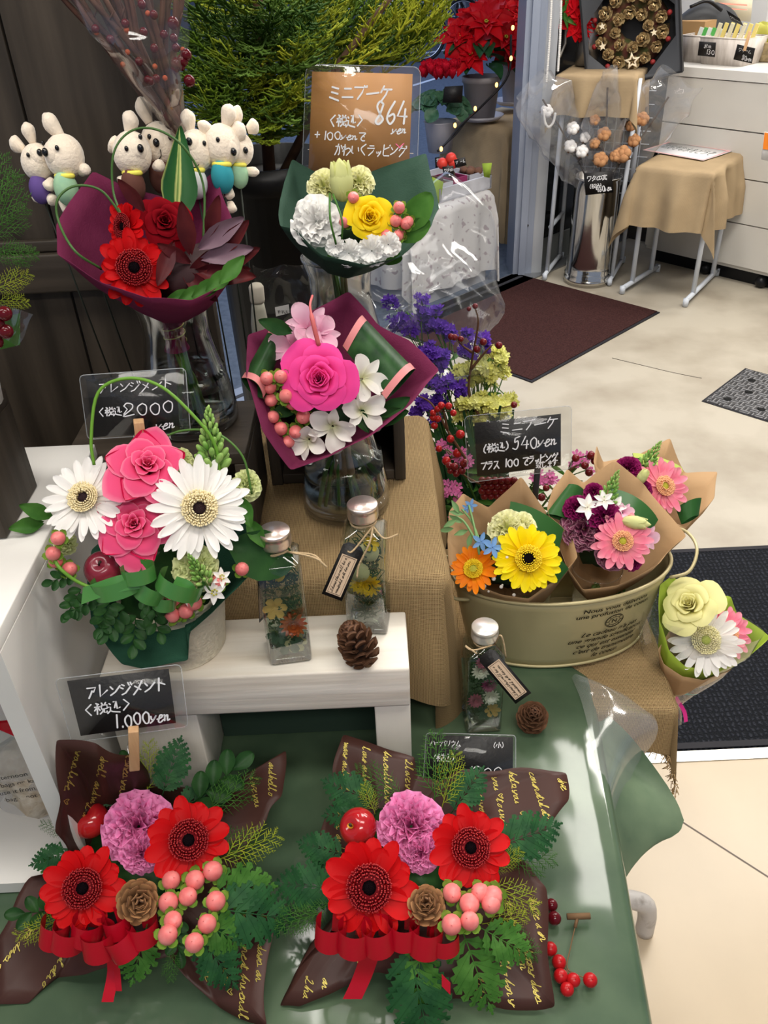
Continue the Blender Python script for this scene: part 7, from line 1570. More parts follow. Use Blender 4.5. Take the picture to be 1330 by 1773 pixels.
def small_box(label, x, y, w_, d_, h_, m, fill, fm_, seed, z=.46):
    p = S(x, y, z=z); t = thing('slatted_box', label, 'box', p, 'small boxes in the tray outside'); m_ = MB()
    for a_, lu, lv in ((p, w_, .006), (p+dv*d_, w_, .006), (p, .006, d_), (p+du*w_, .006, d_)): obox(m_, a_, du, lu, dv, lv, z, z+h_)
    part('box_wall', m_, m, t); r = R_(seed)
    for k in range(fill[0]): q = MB(); c = p+du*r.uniform(.02, w_-.02)+dv*r.uniform(.02, d_-.02)+Vector((0, 0, h_+r.uniform(-.01, .015))); q.ball((0, 0, 0), fill[1]*r.uniform(.8, 1.2), 9, 6, sz=.8); crumple(q, .003 if fill[2] else 0, 60, k) if fill[2] else None; part(fill[3], q, fm_, t, M=Matrix.Translation(c))
    return t
small_box('slatted box of brown nuts outside, right end of the tray', 812, 326, .13, .10, .06, mat('tray_white'), (9, .022, 1, 'seed_pod'), mat('nut_brown', (.16, .075, .045), .8), 1)
small_box('plum-red box in the middle of the tray outside', 783, 335, .10, .12, .065, mat('plum_card', (.26, .03, .10), .5), (4, .018, 1, 'pine_cone'), mat('dark_cone', (.07, .035, .022), .8), 2)
small_box('slatted white box at the near end of the tray outside', 763, 342, .08, .12, .06, mat('tray_white'), (5, .018, 1, 'pine_cone'), mat('dark_cone'), 3)
t = thing('red_fruit', 'two red artificial fruits in the tray outside', 'fruit', S(765, 285, z=.52)) if False else None
for i, (x, y) in enumerate(((766, 283), (781, 274), (785, 282))): q = MB(); p = S(x, y, Y=4.22); q.ball(p, rad(9.5, p), 14, 10); whole('artificial_apple', q, mat('coral_apple', (.62, .045, .03), .4), ['coral red fruit lowest and leftmost in the tray outside', 'coral red fruit highest in the tray outside', 'coral red fruit furthest right in the tray outside'][i], 'fruit', 'red fruits in the outdoor tray')
for i, (q, lb) in enumerate(((((835, 283), (852, 282), (848, 308), (838, 306)), 'lime paper corner sticking up at the right of the tray outside'), (((748, 306), (768, 315), (765, 335), (757, 360)), 'lime paper hanging over the near end of the tray outside'))):
    m_ = MB(); m_.add([S(x, y, Y=4.10-.05*i) for x, y in q], [(0, 1, 2, 3)]); whole('lime_paper', m_, mat('lime_tissue', (.40, .55, .08), .6, transl=.4), lb, 'paper', 'lime papers in the tray', solid=.001)
def mini_card(label, quad, text=None, m=CARDB, hh=.3, u=.1, v=.35, group='small price cards', lines=None, ink=None):
    Q = [Vector(q) for q in quad]; TLc, TRc, BRc, BLc = Q; n = (BRc-BLc).cross(TLc-BLc).normalized(); t = thing('price_card', label, 'sign', BLc, group); c = MB(); W = (BRc-BLc).length; H = (TLc-BLc).length
    P = lambda a, b, o=0: BLc.lerp(BRc, a).lerp(TLc.lerp(TRc, a), b)+n*o
    c.add([P(0, 0), P(1, 0), P(1, 1), P(0, 1), P(0, 0, -.0015), P(1, 0, -.0015), P(1, 1, -.0015), P(0, 1, -.0015)], [(0, 1, 2, 3), (7, 6, 5, 4)]+[(i, i+4, (i+1) % 4+4, (i+1) % 4) for i in range(4)]); cc = part('card', c, m, t)
    k = MB()
    for (tx, uu, vv, h_) in (lines or [(text, u, v, hh)]):
        if not tx: continue
        st_, w_ = strokes_of(tx, h_*H, slant=.1); room = (.95-uu)*W; f = min(1, room/max(w_, 1e-6)); stroke_mesh(k, [[(a*f, b) for a, b in q] for q in st_], h_*H*.12, lambda p: P(uu+p[0]/W, vv+p[1]/H, .002))
    if k.n: part('handwriting', k, ink or INKW, cc)
    return t
mini_card('tiny black card in front of the plum box in the outdoor tray', Sq((766, 289, 4.0), (785, 287, 4.0), (786, 303, 4.0), (768, 306, 4.0)), 'ワタの', hh=.32, u=.1, v=.45)
mini_card('tiny black card standing behind the nut box in the outdoor tray', Sq((786, 277, 4.12), (805, 272, 4.12), (808, 286, 4.12), (789, 291, 4.12)), 'ブルーム', hh=.36, u=.08, v=.4)
mini_card('tiny black card behind the red fruits in the outdoor tray', Sq((753, 273, 4.28), (771, 270, 4.28), (770, 288, 4.28), (754, 291, 4.28)), 'ナ'.replace('ナ', 'ケラ'), hh=.3, u=.1, v=.6)
mini_card('blank black card beside the cyclamen outside', Sq((770, 150, 4.7), (802, 148, 4.7), (800, 178, 4.7), (766, 178, 4.7)), None)
GREY = mat('grey_plastic_pot', (.36, .34, .35), .5); WPOT = mat('pale_pot', (.60, .58, .62), .4)
RB = mat('red_bract', (.52, .004, .012), .5, col2=(.70, .008, .014), scale=6, transl=.2); PLF = mat('poinsettia_leaf', (.02, .085, .03), .5, transl=.1)
def poinsettia(label, x, y, Y, s, n_heads, seed, saucer=True):
    p = S(x, y, Y=Y); zt = p.z; t = thing('poinsettia', label, 'potted plant', p, 'poinsettias outside'); r = R_(seed); h = .17*s
    m_ = MB(); m_.lathe([(0, 0), (.062*s, 0), (.080*s, h*.86), (.085*s, h*.87), (.086*s, h), (.078*s, h), (.07*s, h*.8), (0, h*.8)], 28, p); part('pot', m_, GREY, t)
    if saucer: m_ = MB(); m_.lathe([(0, -.004), (.085*s, -.004), (.102*s, .02), (.105*s, .02), (.09*s, .0), (0, 0)], 28, p); part('saucer', m_, WPOT, t)
    for k in range(n_heads):
        a = k*2.4; rr = .14*s*math.sqrt((k+.3)/n_heads); c = p+Vector((rr*math.cos(a), rr*math.sin(a)*.8, h+.05*s+.19*s*(1-k/n_heads)+r.uniform(-.02, .02))); n = (c-p-Vector((0, 0, h*.6))).normalized()+facing(c)*.7; M = frame(c, n, r.random()*6, s); b = MB()
        for lay, (cnt, L) in enumerate(((6, .115), (6, .085), (5, .055))):
            for j in range(cnt): petal(b, L*r.uniform(.85, 1.1), L*.52, Matrix.Rotation(j*2*PI/cnt+lay*.5, 4, 'Z'), .35+.2*lay, -.35+.25*lay, .22, .45, .2, 4, 6, point=.8)
        o = part('red_bracts', b, RB, t, M=M); c_ = MB()
        for j in range(6): c_.ball((.006*math.cos(j), .006*math.sin(j), .012), .0035, 6, 4)
        part('flower_eye', c_, mat('yellow_green_eye'), o, M=M)
    lf = MB()
    for k in range(16):
        a = k*2.4; c = p+Vector((.05*s*math.cos(a), .05*s*math.sin(a), h+.04*s+.1*s*r.random())); leaf(lf, .13*s, .075*s, frame(c, Vector((0, 0, 1))) @ Matrix.Rotation(a, 4, 'Z'), .2, -.9, .2, .45)
    part('leaves', lf, PLF, t); return t
poinsettia('large red poinsettia in a grey pot with white saucer outside', 832, 205, 5.05, 1.25, 9, 1); poinsettia('second red poinsettia partly behind the door post outside', 893, 178, 5.35, 1.2, 8, 2, True)
cy = thing('cyclamen', 'red cyclamen with dark round leaves in a pale pot outside', 'potted plant', S(762, 262, Y=4.9)); p = WM[cy].translation
m_ = MB(); m_.lathe([(0, 0), (.065, 0), (.085, .15), (.09, .155), (.08, .15), (0, .13)], 24, p); part('pot', m_, WPOT, cy); lf = MB(); r = R_(5)
for k in range(60):
    a = k*2.4; rr = .15*math.sqrt(k/60); c = p+Vector((rr*math.cos(a), rr*math.sin(a), .22+.07*(1-(rr/.15)**2))); leaf(lf, .085, .085, frame(c, Vector((math.cos(a)*rr*6, math.sin(a)*rr*6-.2, 1)), r.random()*6), .1, -.3, .15, .5, point=.3)
part('leaves', lf, mat('cyclamen_leaf', (.02, .075, .035), .5, col2=(.05, .13, .07), scale=40), cy); fl_ = MB()
for k in range(26):
    a = k*2.4; rr = .10*math.sqrt(k/26); c = p+Vector((rr*math.cos(a), rr*math.sin(a), .36+.04*r.random()))
    for j in range(5): petal(fl_, .060, .034, frame(c, Vector((0, -.3, 1))) @ Matrix.Rotation(j*1.257+k, 4, 'Z'), .9, 1.5, .2, .5, .3)
part('flowers', fl_, mat('cyclamen_red', (.60, .01, .03), .5, transl=.2), cy)
sl = thing('string_lights', 'dark cable with small warm lamps winding over the pots outside', 'lights', S(830, 220, Y=4.7)); m_ = MB(); m_.tube(smooth_path(Sq((885, 60, 4.9), (880, 130, 4.85), (838, 180, 4.8), (800, 215, 4.65), (775, 245, 4.55), (758, 262, 4.5)), 6), .006, 6)
m_.tube(smooth_path(Sq((838, 180, 4.8), (812, 205, 4.7), (790, 232, 4.6), (765, 255, 4.5)), 6), .004, 6); part('cable', m_, mat('black_cable', (.01, .01, .012), .5), sl)
BULB = mat('warm_lamp', (1, .42, .10), .5, emit=5)
for x, y, Y in ((823, 188, 4.72), (788, 217, 4.55), (764, 258, 4.45), (888, 48, 4.8), (885, 101, 4.8), (860, 147, 4.8)): q = MB(); q.ball((0, 0, 0), .008, 10, 8, sz=1.5); part('lamp', q, BULB, sl, M=Matrix.Translation(S(x, y, Y=Y)))
def bicycle(label, x, y, Y, fc, face=0., seed=0):
    g_ = S(x, y, Y=Y); t = thing('bicycle', label, 'bicycle', (g_.x, g_.y, 0), 'parked bicycles in the street'); R = .33; ca, sa = math.cos(face), math.sin(face)
    P = lambda u, z, o=0: Vector((g_.x+u*ca-o*sa, g_.y+u*sa+o*ca, z))
    for k, u in enumerate((0, 1.02)):
        m_ = MB(); m_.tube([P(u+R*math.cos(a*PI/20), R+.01+R*math.sin(a*PI/20)) for a in range(41)], .021, 8); w_ = part('wheel', m_, mat('tyre', (.010, .010, .012), .7), t)
        m_ = MB(); m_.tube([P(u+(R-.03)*math.cos(a*PI/20), R+.01+(R-.03)*math.sin(a*PI/20)) for a in range(41)], .010, 6)
        for a in range(14): m_.tube([P(u, R+.01), P(u+(R-.03)*math.cos(a*PI/7), R+.01+(R-.03)*math.sin(a*PI/7))], .0022, 3)
        part('spokes', m_, mat('chrome', (.55, .56, .6), .25, .9), w_)
        m_ = MB(); m_.tube([P(u+(R+.04)*math.cos(a), R+.01+(R+.04)*math.sin(a)) for a in [x_*.2 for x_ in range(1, 13)]], .03, 6, flat=.3); part('mudguard', m_, mat('silver_guard', (.35, .37, .42), .35, .7), t)
    m_ = MB(); 
    for a, b in ((( .0, .34), (.38, .30)), ((.38, .30), (.28, .74)), ((.0, .34), (.28, .74)), ((.28, .70), (.80, .72)), ((.38, .30), (.80, .66)), ((.78, .80), (1.02, .34))): m_.tube([P(*a), P(*b)], .018, 8)
    part('frame', m_, fc, t); m_ = MB(); m_.ball(P(.25, .80), .10, 14, 8, sz=.4, sx=1.); part('saddle', m_, BLACKM, t); m_ = MB(); m_.tube(smooth_path([P(.62, 1.02, .28), P(.72, 1.0, .22), P(.80, .98, 0), P(.72, 1.0, -.22), P(.62, 1.02, -.28)], 4), .014, 8); m_.tube([P(.78, .80), P(.80, .98)], .014, 8); part('handlebar', m_, mat('chrome'), t)
    m_ = MB(); m_.tube([P(.38, .30, .06), P(.46, .16, .08)], .012, 6); m_.tube([P(.44, .16, .04), P(.48, .16, .14)], .014, 6); m_.lathe([(0, -.01), (.09, -.01), (.09, .01), (0, .01)], 20, M=Matrix.Translation(P(.38, .30, .05)) @ Matrix.Rotation(PI/2, 4, 'X')); part('crank', m_, BLACKM, t)
    m_ = MB()
    for zz in (.68, .82): m_.tube([P(1.10+.16*math.cos(a*PI/8), zz, .15*math.sin(a*PI/8)) for a in range(17)], .008, 4)
    for a in range(16): m_.tube([P(1.10+.16*math.cos(a*PI/8), .68, .15*math.sin(a*PI/8)), P(1.10+.17*math.cos(a*PI/8), .84, .16*math.sin(a*PI/8))], .006, 4)
    part('wire_basket', m_, BLACKM, t)
FR1, FR2, FR3 = mat('black_frame', (.02, .02, .025), .3), mat('maroon_frame', (.16, .02, .03), .3), mat('silver_frame', (.40, .42, .48), .3, .5)
bicycle('black parked bicycle whose wheel shows right of the conifer', 735, 108, 13.4, FR1, -2.75); bicycle('silver parked bicycle behind the conifer twigs', 700, 60, 15.2, FR3, .5); bicycle('maroon parked bicycle above the poinsettias', 800, 70, 14.8, FR2, .35); bicycle('black parked bicycle at the top beside the door post', 862, 45, 15.6, FR1, .15); bicycle('silver parked bicycle in the top middle', 770, 40, 16.4, FR3, -.1); bicycle('maroon parked bicycle at the far back', 820, 20, 17.5, FR2, .3)
fw_ = MB(); fw_.box2((-14, 21, 0), (22, 21.3, 6)); struct('wall_street', fw_, mat('dusk_blue_facade', (.10, .13, .19), .8, col2=(.16, .19, .26), scale=1.2))  # facade colour carries the blue dusk light

# ================================================================== inside, far right
# tall stand with burlap, wreath box and bucket
def tubes(mb, lst, r_=.011):
    for a, b in lst: mb.tube([a, b], r_, 8)
sA, sB, sC, sD = Vector((.889, 4.203, 0)), Vector((1.044, 4.539, 0)), Vector((1.194, 4.076, 0)), Vector((1.35, 4.41, 0))
ts = thing('tall_stand', 'tall white tubular stand with a burlap top behind the tin bucket', 'stand', (1.1, 4.3, 0)); HS = .955
for a, b in ((sA, sB), (sC, sD)):
    d = (b-a).normalized(); fr = MB(); a2, b2 = a+d*.04, b-d*.05; tubes(fr, [(a+Vector((0, 0, .03)), b+Vector((0, 0, .03))), (a2+Vector((0, 0, .03)), a2+Vector((.02, 0, HS-.02))), (b2+Vector((0, 0, .03)), b2+Vector((.0, 0, HS-.02))), (a2+Vector((0, 0, .26)), b2+Vector((0, 0, .26)))]); 
    for q in (a, b): fr.tube([q+Vector((0, 0, .005)), q+Vector((0, 0, .035))], .013, 8)
    part('side_frame', fr, WSTEEL, ts)
fr = MB(); tubes(fr, [((sA+(sB-sA)*.1)+Vector((0, 0, HS-.03)), (sC+(sD-sC)*.1)+Vector((0, 0, HS-.03))), ((sB)+Vector((0, 0, .55)), (sD)+Vector((0, 0, .55)))]); part('cross_bar', fr, WSTEEL, ts)
gw = MB()
for k in range(9): z = .36+.06*k; gw.tube([sB+Vector((.05, 0, z)), sD+Vector((.05, -.02, z))], .0025, 5)
for k in range(7): q = sB.lerp(sD, .1+.13*k)+Vector((.05, -.01, 0)); gw.tube([q+Vector((0, 0, .36)), q+Vector((0, 0, .84))], .0025, 5)
part('wire_grid', gw, WSTEEL, ts)
cc_ = (sA+sB+sC+sD)/4; rot_ = math.atan2((sB-sA).y, (sB-sA).x); m_ = MB(); drape(m_, (cc_.x, cc_.y, HS), .19, .17, rot_, (.18, .16, .19, .19), seed=12, amp=.03, flare=.08, n=40)
BURL3 = weave('stand_burlap', (.50, .37, .22), (.36, .26, .15), 700, .3); part('burlap_cloth', m_, BURL3, ts)
m_ = MB(); obox(m_, cc_-Vector((math.cos(rot_), math.sin(rot_), 0))*.185-Vector((-math.sin(rot_), math.cos(rot_), 0))*.165, (math.cos(rot_), math.sin(rot_), 0), .37, (-math.sin(rot_), math.cos(rot_), 0), .33, HS-.02, HS-.003); part('board', m_, WHITEW, ts)
wbx = thing('wreath_box', 'dark grey presentation box framing a gold pine cone wreath, on the tall stand', 'box', S(1090, 120, Y=4.35))
Mw = frame(S(1092, 52, Y=4.26), facing(S(1092, 52, Y=4.26), -.12, -.05), 0)
hw = .205; DG = mat('charcoal_card', (.055, .058, .065), .6); DG2 = mat('black_box_side', (.010, .010, .012), .5)
m_ = MB(); oc = [(hw*.93*math.cos(PI/8+k*PI/4+.0), hw*.93*math.sin(PI/8+k*PI/4)) for k in range(8)]
wn = [(.19, .06), (.06, .19), (-.06, .19), (-.19, .06), (-.19, -.06), (-.06, -.19), (.06, -.19), (.19, -.06)]; co = [(hw, hw), (hw, hw), (-hw, hw), (-hw, hw), (-hw, -hw), (-hw, -hw), (hw, -hw), (hw, -hw)]
vs = [(a, b, 0) for a, b in wn]+[(a, b, 0) for a, b in co]+[(a, b, -.004) for a, b in wn]+[(a, b, -.004) for a, b in co]
m_.add(vs, [(0, 8, 9, 1), (2, 10, 11, 3), (4, 12, 13, 5), (6, 14, 15, 7), (1, 9, 10, 2), (3, 11, 12, 4), (5, 13, 14, 6), (7, 15, 8, 0)]+[(i+16, i, (i+1) % 8, (i+1) % 8+16) for i in range(8)], None, Mw); part('window_panel', m_, DG, wbx)
m_ = MB()
for (x0, y0, x1, y1) in ((-hw-.008, -hw-.008, hw+.008, -hw), (-hw-.008, hw, hw+.008, hw+.008), (-hw-.008, -hw, -hw, hw), (hw, -hw, hw+.008, hw)): m_.box((x0+x1)/2, (y0+y1)/2, -.045, x1-x0, y1-y0, .10, Mw)
m_.box(0, 0, -.095, 2*hw, 2*hw, .006, Mw); part('box_tray', m_, DG2, wbx)
wr = thing('pine_cone_wreath', 'wreath of gilded pine cones and little wooden stars inside the charcoal box', 'wreath', Mw.translation); GOLDC = mat('gilded_cone', (.40, .25, .11), .4, .4, col2=(.80, .62, .32), scale=40); r = R_(8)
gc = pine_cone_meshes('gilded_cone', .038, .034, GOLDC, CORED, 24, 5, .6)
ri = MB(); ri.tube([Mw @ Vector((.105*math.cos(a*PI/12), .105*math.sin(a*PI/12), -.100)) for a in range(25)], .060, 10); crumple(ri, .006, 40, 2); part('wreath_ring', ri, mat('wreath_moss', (.05, .06, .015), .9, col2=(.14, .04, .03), scale=30), wr)
for k in range(22):
    rr = .072 if k < 8 else .135; a = k*2*PI/8 if k < 8 else k*2*PI/14+.2; M = Mw @ Matrix.Translation((rr*math.cos(a), rr*math.sin(a), -.028)) @ Matrix.Rotation(r.uniform(-.5, .5), 4, 'X') @ Matrix.Rotation(r.uniform(-.5, .5), 4, 'Y') @ Matrix.Scale(r.uniform(.8, 1.05), 4)
    o = part('gilded_cone', gc[0], None, wr, M=M); part('cone_core', gc[1], None, o, M=M)
for k in range(10): a = k*.63+.2; q = MB(); q.ball((0, 0, 0), .012, 10, 7); part('red_ball', q, mat('dull_red_ball', (.25, .02, .02), .6), wr, M=Mw @ Matrix.Translation((.17*math.cos(a), .17*math.sin(a), -.022)))
def star_pts(R1, R2): return [((R1 if k % 2 == 0 else R2)*math.sin(k*PI/5), (R1 if k % 2 == 0 else R2)*math.cos(k*PI/5)) for k in range(10)]
SW = mat('pale_star_wood', (.82, .70, .50), .5)
for x, y, R1, hol in ((.0, -.125, .038, True), (-.125, -.04, .018, False), (.10, -.03, .016, False), (.11, .12, .030, True), (-.12, .04, .016, False)):
    q = MB(); o_ = star_pts(R1, R1*.42); i_ = star_pts(R1*.5, R1*.21)
    if hol:
        vs = [(a, b, .002) for a, b in o_]+[(a, b, .002) for a, b in i_]+[(a, b, -.002) for a, b in o_]+[(a, b, -.002) for a, b in i_]; q.add(vs, [(k, (k+1) % 10, (k+1) % 10+10, k+10) for k in range(10)]+[(k+20, (k+1) % 10+20, (k+1) % 10, k) for k in range(10)]+[(k+10, (k+1) % 10+10, (k+1) % 10+30, k+30) for k in range(10)])
    else: q.poly(o_, None, .003)
    part('wooden_star', q, SW, wr, M=Mw @ Matrix.Translation((x, y, .012)))
# tin bucket with cotton stems
bk_ = thing('tin_bucket', 'tall mirror-bright tin bucket holding cotton stems', 'bucket', (1.104, 4.17, 0)); BC = Vector((1.104, 4.17, 0))
m_ = MB(); m_.lathe([(0, .012), (.118, .012), (.122, .0), (.122, .03), (.115, .036), (.120, .05), (.113, .058), (.113, .10), (.108, .45), (.110, .505), (.116, .51), (.116, .518), (.108, .515), (.104, .40), (0, .40)], 48, BC); part('bucket_wall', m_, mat('polished_tin', (.62, .60, .56), .12, 1., bump=.12, bscale=5), bk_)
mini_card('black price card lettered 480 yen on the tin bucket', Sq((1011, 300, 4.02), (1060, 296, 4.02), (1062, 333, 4.02), (1014, 338, 4.02)), lines=[('ワタの実', .08, .62, .24), ('(税込)', .08, .28, .2), ('480yen', .38, .10, .30)])
COT = mat('cotton_fluff', (.82, .80, .78), .95, bump=.6, bscale=90); COTB = mat('brown_cotton', (.42, .20, .09), .95, col2=(.50, .26, .12), scale=60, bump=.6, bscale=90); HUSK = mat('cotton_husk', (.13, .07, .04), .8)
def boll(parent, x, y, Y, r_, m):
    p = S(x, y, Y=Y); R = rad(r_, p); q = MB()
    for k in range(5): a = k*1.257; q.ball((R*.42*math.cos(a), R*.42*math.sin(a), 0), R*.56, 10, 7)
    q.ball((0, 0, R*.2), R*.5, 10, 7); o = part('cotton_boll', q, m, parent, M=frame(p, facing(p, random.uniform(-.4, .4), .4))); h = MB()
    for k in range(5): petal(h, R*1.05, R*.42, frame(p, facing(p, 0, .6)) @ Matrix.Rotation(k*1.257+.6, 4, 'Z') @ Matrix.Translation((R*.1, 0, -R*.45)), .1, .5, .2, .5, .4)
    part('husk', h, HUSK, o)
CF = film('sleeve_film', (.97, .97, .98), .07, .05, .07, .6)
def cotton(label, base, tip, bolls, m, prof, side, seed):
    t = thing('cotton_stem', label, 'cotton stem', base, 'cotton stems in the tin bucket'); b, e = Vector(base), Vector(tip); q = MB(); q.tube(smooth_path([b+Vector((0, 0, -.1)), b, b.lerp(e, .5)+RT*.01, b.lerp(e, .85)], 5), [.0055]*6+[.004]*10, 6)
    for (x, y, Y, r_) in bolls: p = S(x, y, Y=Y); f = max(.1, min(.8, (p-b).dot(e-b)/(e-b).length_squared-.1)); q.tube([b.lerp(e, f), p], .003, 5); boll(t, x, y, Y, r_, m)
    part('stem', q, mat('dark_stem', (.06, .035, .022), .8), t); L = (e-b).length; c = MB(); bag(c, [(h*L, w_) for h, w_ in prof], b, e-b, side, .35, 30, .014, 15, seed); part('film_sleeve', c, CF, t)
bt = Vector((1.104, 4.17, .52))
cotton('white cotton stem leaning left in a clear sleeve', bt+Vector((-.05, 0, -.03)), S(925, 145, Y=4.1), [(947, 192, 4.12, 12), (992, 222, 4.12, 12), (988, 253, 4.12, 12), (1008, 262, 4.1, 12), (1013, 238, 4.12, 10), (1022, 188, 4.14, 8)], COT, [(0, .07), (.3, .11), (.6, .13), (.85, .13), (1.02, .09)], RT+UP*.4, 3)
cotton('brown cotton stem upright in a clear sleeve', bt+Vector((.0, -.02, -.03)), S(1055, 120, Y=4.05), [(1030, 208, 4.1, 10), (1046, 232, 4.08, 13), (1030, 248, 4.08, 10), (1040, 276, 4.05, 14)], COTB, [(0, .07), (.25, .085), (.55, .085), (.8, .06), (1.02, .035)], RT, 4)
cotton('brown cotton stem leaning right in a clear sleeve', bt+Vector((.05, 0, -.03)), S(1178, 140, Y=4.1), [(1093, 217, 4.12, 11), (1112, 206, 4.12, 13), (1098, 243, 4.1, 12), (1078, 267, 4.08, 16), (1065, 270, 4.08, 11)], COTB, [(0, .07), (.3, .10), (.6, .12), (.85, .12), (1.02, .10)], RT-UP*.4, 5)
# low burlap stool with paper notice
lsn = thing('low_stool', 'low white tubular stool under a fine burlap cloth in front of the white drawers', 'stool', (1.49, 4.02, 0)); n1, f1, n2, f2 = Vector((1.474, 3.753, 0)), Vector((1.762, 4.147, 0)), Vector((1.227, 3.956, 0)), Vector((1.488, 4.247, 0)); HL = .60
for a, b in ((n1, f1), (n2, f2)):
    d = (b-a).normalized(); fr = MB(); a2, b2 = a+d*.10, b-d*.08; tubes(fr, [(a+Vector((0, 0, .03)), b+Vector((0, 0, .03))), (a2+Vector((0, 0, .03)), a2+Vector((0, 0, HL-.03))), (b2+Vector((0, 0, .03)), b2+Vector((0, 0, HL-.03)))], .012)
    for q in (a, b): fr.tube([q+Vector((0, 0, .004)), q+Vector((0, 0, .04))], .014, 8)
    part('side_frame', fr, WSTEEL, lsn)
cl_ = (n1+f1+n2+f2)/4+Vector((.02, .03, 0)); rl = math.atan2((f1-n1).y, (f1-n1).x); m_ = MB(); drape(m_, (cl_.x, cl_.y, HL), .235, .165, rl, (.27, .25, .27, .30), seed=21, amp=.045, flare=.14, n=50, fringe=.006); part('burlap_cloth', m_, BURL3, lsn)
m_ = MB(); e_, g_ = Vector((math.cos(rl), math.sin(rl), 0)), Vector((-math.sin(rl), math.cos(rl), 0)); obox(m_, cl_-e_*.23-g_*.16, e_, .46, g_, .32, HL-.02, HL-.004); part('seat_board', m_, WHITEW, lsn)
pn = [S(1113, 260, z=HL+.006), S(1162, 245, z=HL+.006), S(1268, 262, z=HL+.006), S(1218, 278, z=HL+.006)]
mp_ = MB(); mp_.add(pn, [(0, 3, 2, 1)]); nt_ = whole('paper_notice', mp_, mat('white_paper', (.72, .71, .71), .6), 'white paper notice with a pink border lying on the low burlap stool', 'notice', solid=.0008)
q = MB(); u_ = (pn[3]-pn[0]); v_ = (pn[1]-pn[0])
for a, b in (((0, 0), (1, .06)), ((0, .94), (1, 1)), ((0, .06), (.03, .94)), ((.97, .06), (1, .94))): q.add([pn[0]+u_*a[0]+v_*a[1]+Vector((0, 0, .001)), pn[0]+u_*b[0]+v_*a[1]+Vector((0, 0, .001)), pn[0]+u_*b[0]+v_*b[1]+Vector((0, 0, .001)), pn[0]+u_*a[0]+v_*b[1]+Vector((0, 0, .001))], [(0, 1, 2, 3)])
part('pink_border', q, mat('pink_border', (.75, .42, .42), .6), nt_); q = MB(); un, vn = u_.normalized(), v_.normalized(); v, f = font_mesh('お好きな水をどうぞ', .075, 0); wmax = max(p[0] for p in v)-min(p[0] for p in v)
q.add([pn[0]+u_*.5+v_*.42+un*(p[0]*u_.length*.82/wmax)+vn*p[1]*1.3+Vector((0, 0, .0012)) for p in v], f); part('notice_lettering', q, mat('grey_ink', (.16, .18, .17), .7), nt_)
# white drawer counter
CW = mat('cream_drawer_front', (.60, .575, .525), .4); cf = Vector((1.475, 4.44, 0)); cu = Vector((.65, -.76, 0)); cv = Vector((.76, .65, 0)); CZ = .94
ct = thing('drawer_counter', 'cream counter with three wide drawers and a pale top at the right', 'counter', cf)
m_ = MB(); obox(m_, cf, cu, 2.2, cv, .7, .07, CZ-.045); part('carcass', m_, CW, ct); m_ = MB(); obox(m_, cf-cu*.02-cv*.02, cu, 2.3, cv, .76, CZ-.04, CZ); part('counter_top', m_, mat('counter_top_white', (.68, .66, .62), .35), ct)
for k in range(4): z0 = .09+.203*k; m_ = MB(); obox(m_, cf-cv*.016, cu, 2.2, cv, .015, z0, z0+.197); part('drawer_front', m_, CW, ct)
m_ = MB(); obox(m_, cf+cv*.04+cu*.03, cu, 2.1, cv, .6, 0, .07); part('plinth', m_, BLACKM, ct)
for k in range(2): q = MB(); q.ball(cf+cu*(.35+k*.3)+cv*.02+Vector((0, 0, .03)), .03, 12, 8); part('castor', q, BLACKM, ct)
SLAT = woodmat('pale_slat_box', (.66, .60, .55), (.48, .42, .37), .7, 2, 60, .2)
def cbox(label, x, y, w_, d_, h_, m, name='slatted_basket', flare=.15):
    p = S(x, y, z=CZ+.002); t = thing(name, label, 'basket', p, 'baskets on the drawer counter'); a, b, c, d = p, p+cu*w_, p+cu*w_+cv*d_, p+cv*d_; q = MB()
    o_ = lambda pt, s1, s2: pt+cu*(s1*h_*flare)+cv*(s2*h_*flare)+Vector((0, 0, h_)); A, B, C_, D = o_(a, -1, -1), o_(b, 1, -1), o_(c, 1, 1), o_(d, -1, 1)
    for (p1, p2, p3, p4) in ((a, b, B, A), (b, c, C_, B), (c, d, D, C_), (d, a, A, D), (a, d, c, b)): q.add([p1, p2, p3, p4], [(0, 1, 2, 3)])
    part('basket_wall', q, m, t, solid=.004); q = MB(); q.tube([A, B, C_, D, A], .004, 5); part('basket_rim', q, m, t); return t, p
t1, p1 = cbox('slatted basket of green sachets on the counter, left', 1182, 106, .13, .12, .11, SLAT); t2, p2 = cbox('slatted basket of yellow flower-food sticks on the counter, middle', 1215, 110, .20, .16, .11, SLAT)
r = R_(3)
for i in range(5): q = MB(); c = p1+cu*(.02+.022*i)+cv*.04; q.box(0, 0, .08, .028, .006, .13, Matrix.Translation(c) @ Matrix.Rotation(r.uniform(-.2, .2)-.6, 4, 'Z') @ Matrix.Rotation(.25, 4, 'Y')); whole('sachet', q, mat('green_sachet', (.10, .45, .10), .35) if i % 2 else mat('white_sachet', (.75, .8, .75), .35), ('green sachet' if i % 2 else 'white sachet')+' standing in the left slatted basket on the counter', 'sachet', 'sachets in the slatted baskets')
for i in range(9): q = MB(); c = p2+cu*(.01+.020*i)+cv*(.03+.02*(i % 3)); q.box(0, 0, .09, .017, .008, .16, Matrix.Translation(c) @ Matrix.Rotation(-.8, 4, 'Z') @ Matrix.Rotation(.22, 4, 'Y')); whole('flower_food_stick', q, mat('yellow_stick', (.80, .66, .22), .35) if i % 3 else mat('cream_stick', (.80, .74, .52), .35), ('yellow' if i % 3 else 'cream')+' flower-food stick standing in the middle slatted basket on the counter', 'packet', 'flower-food sticks in the middle basket')
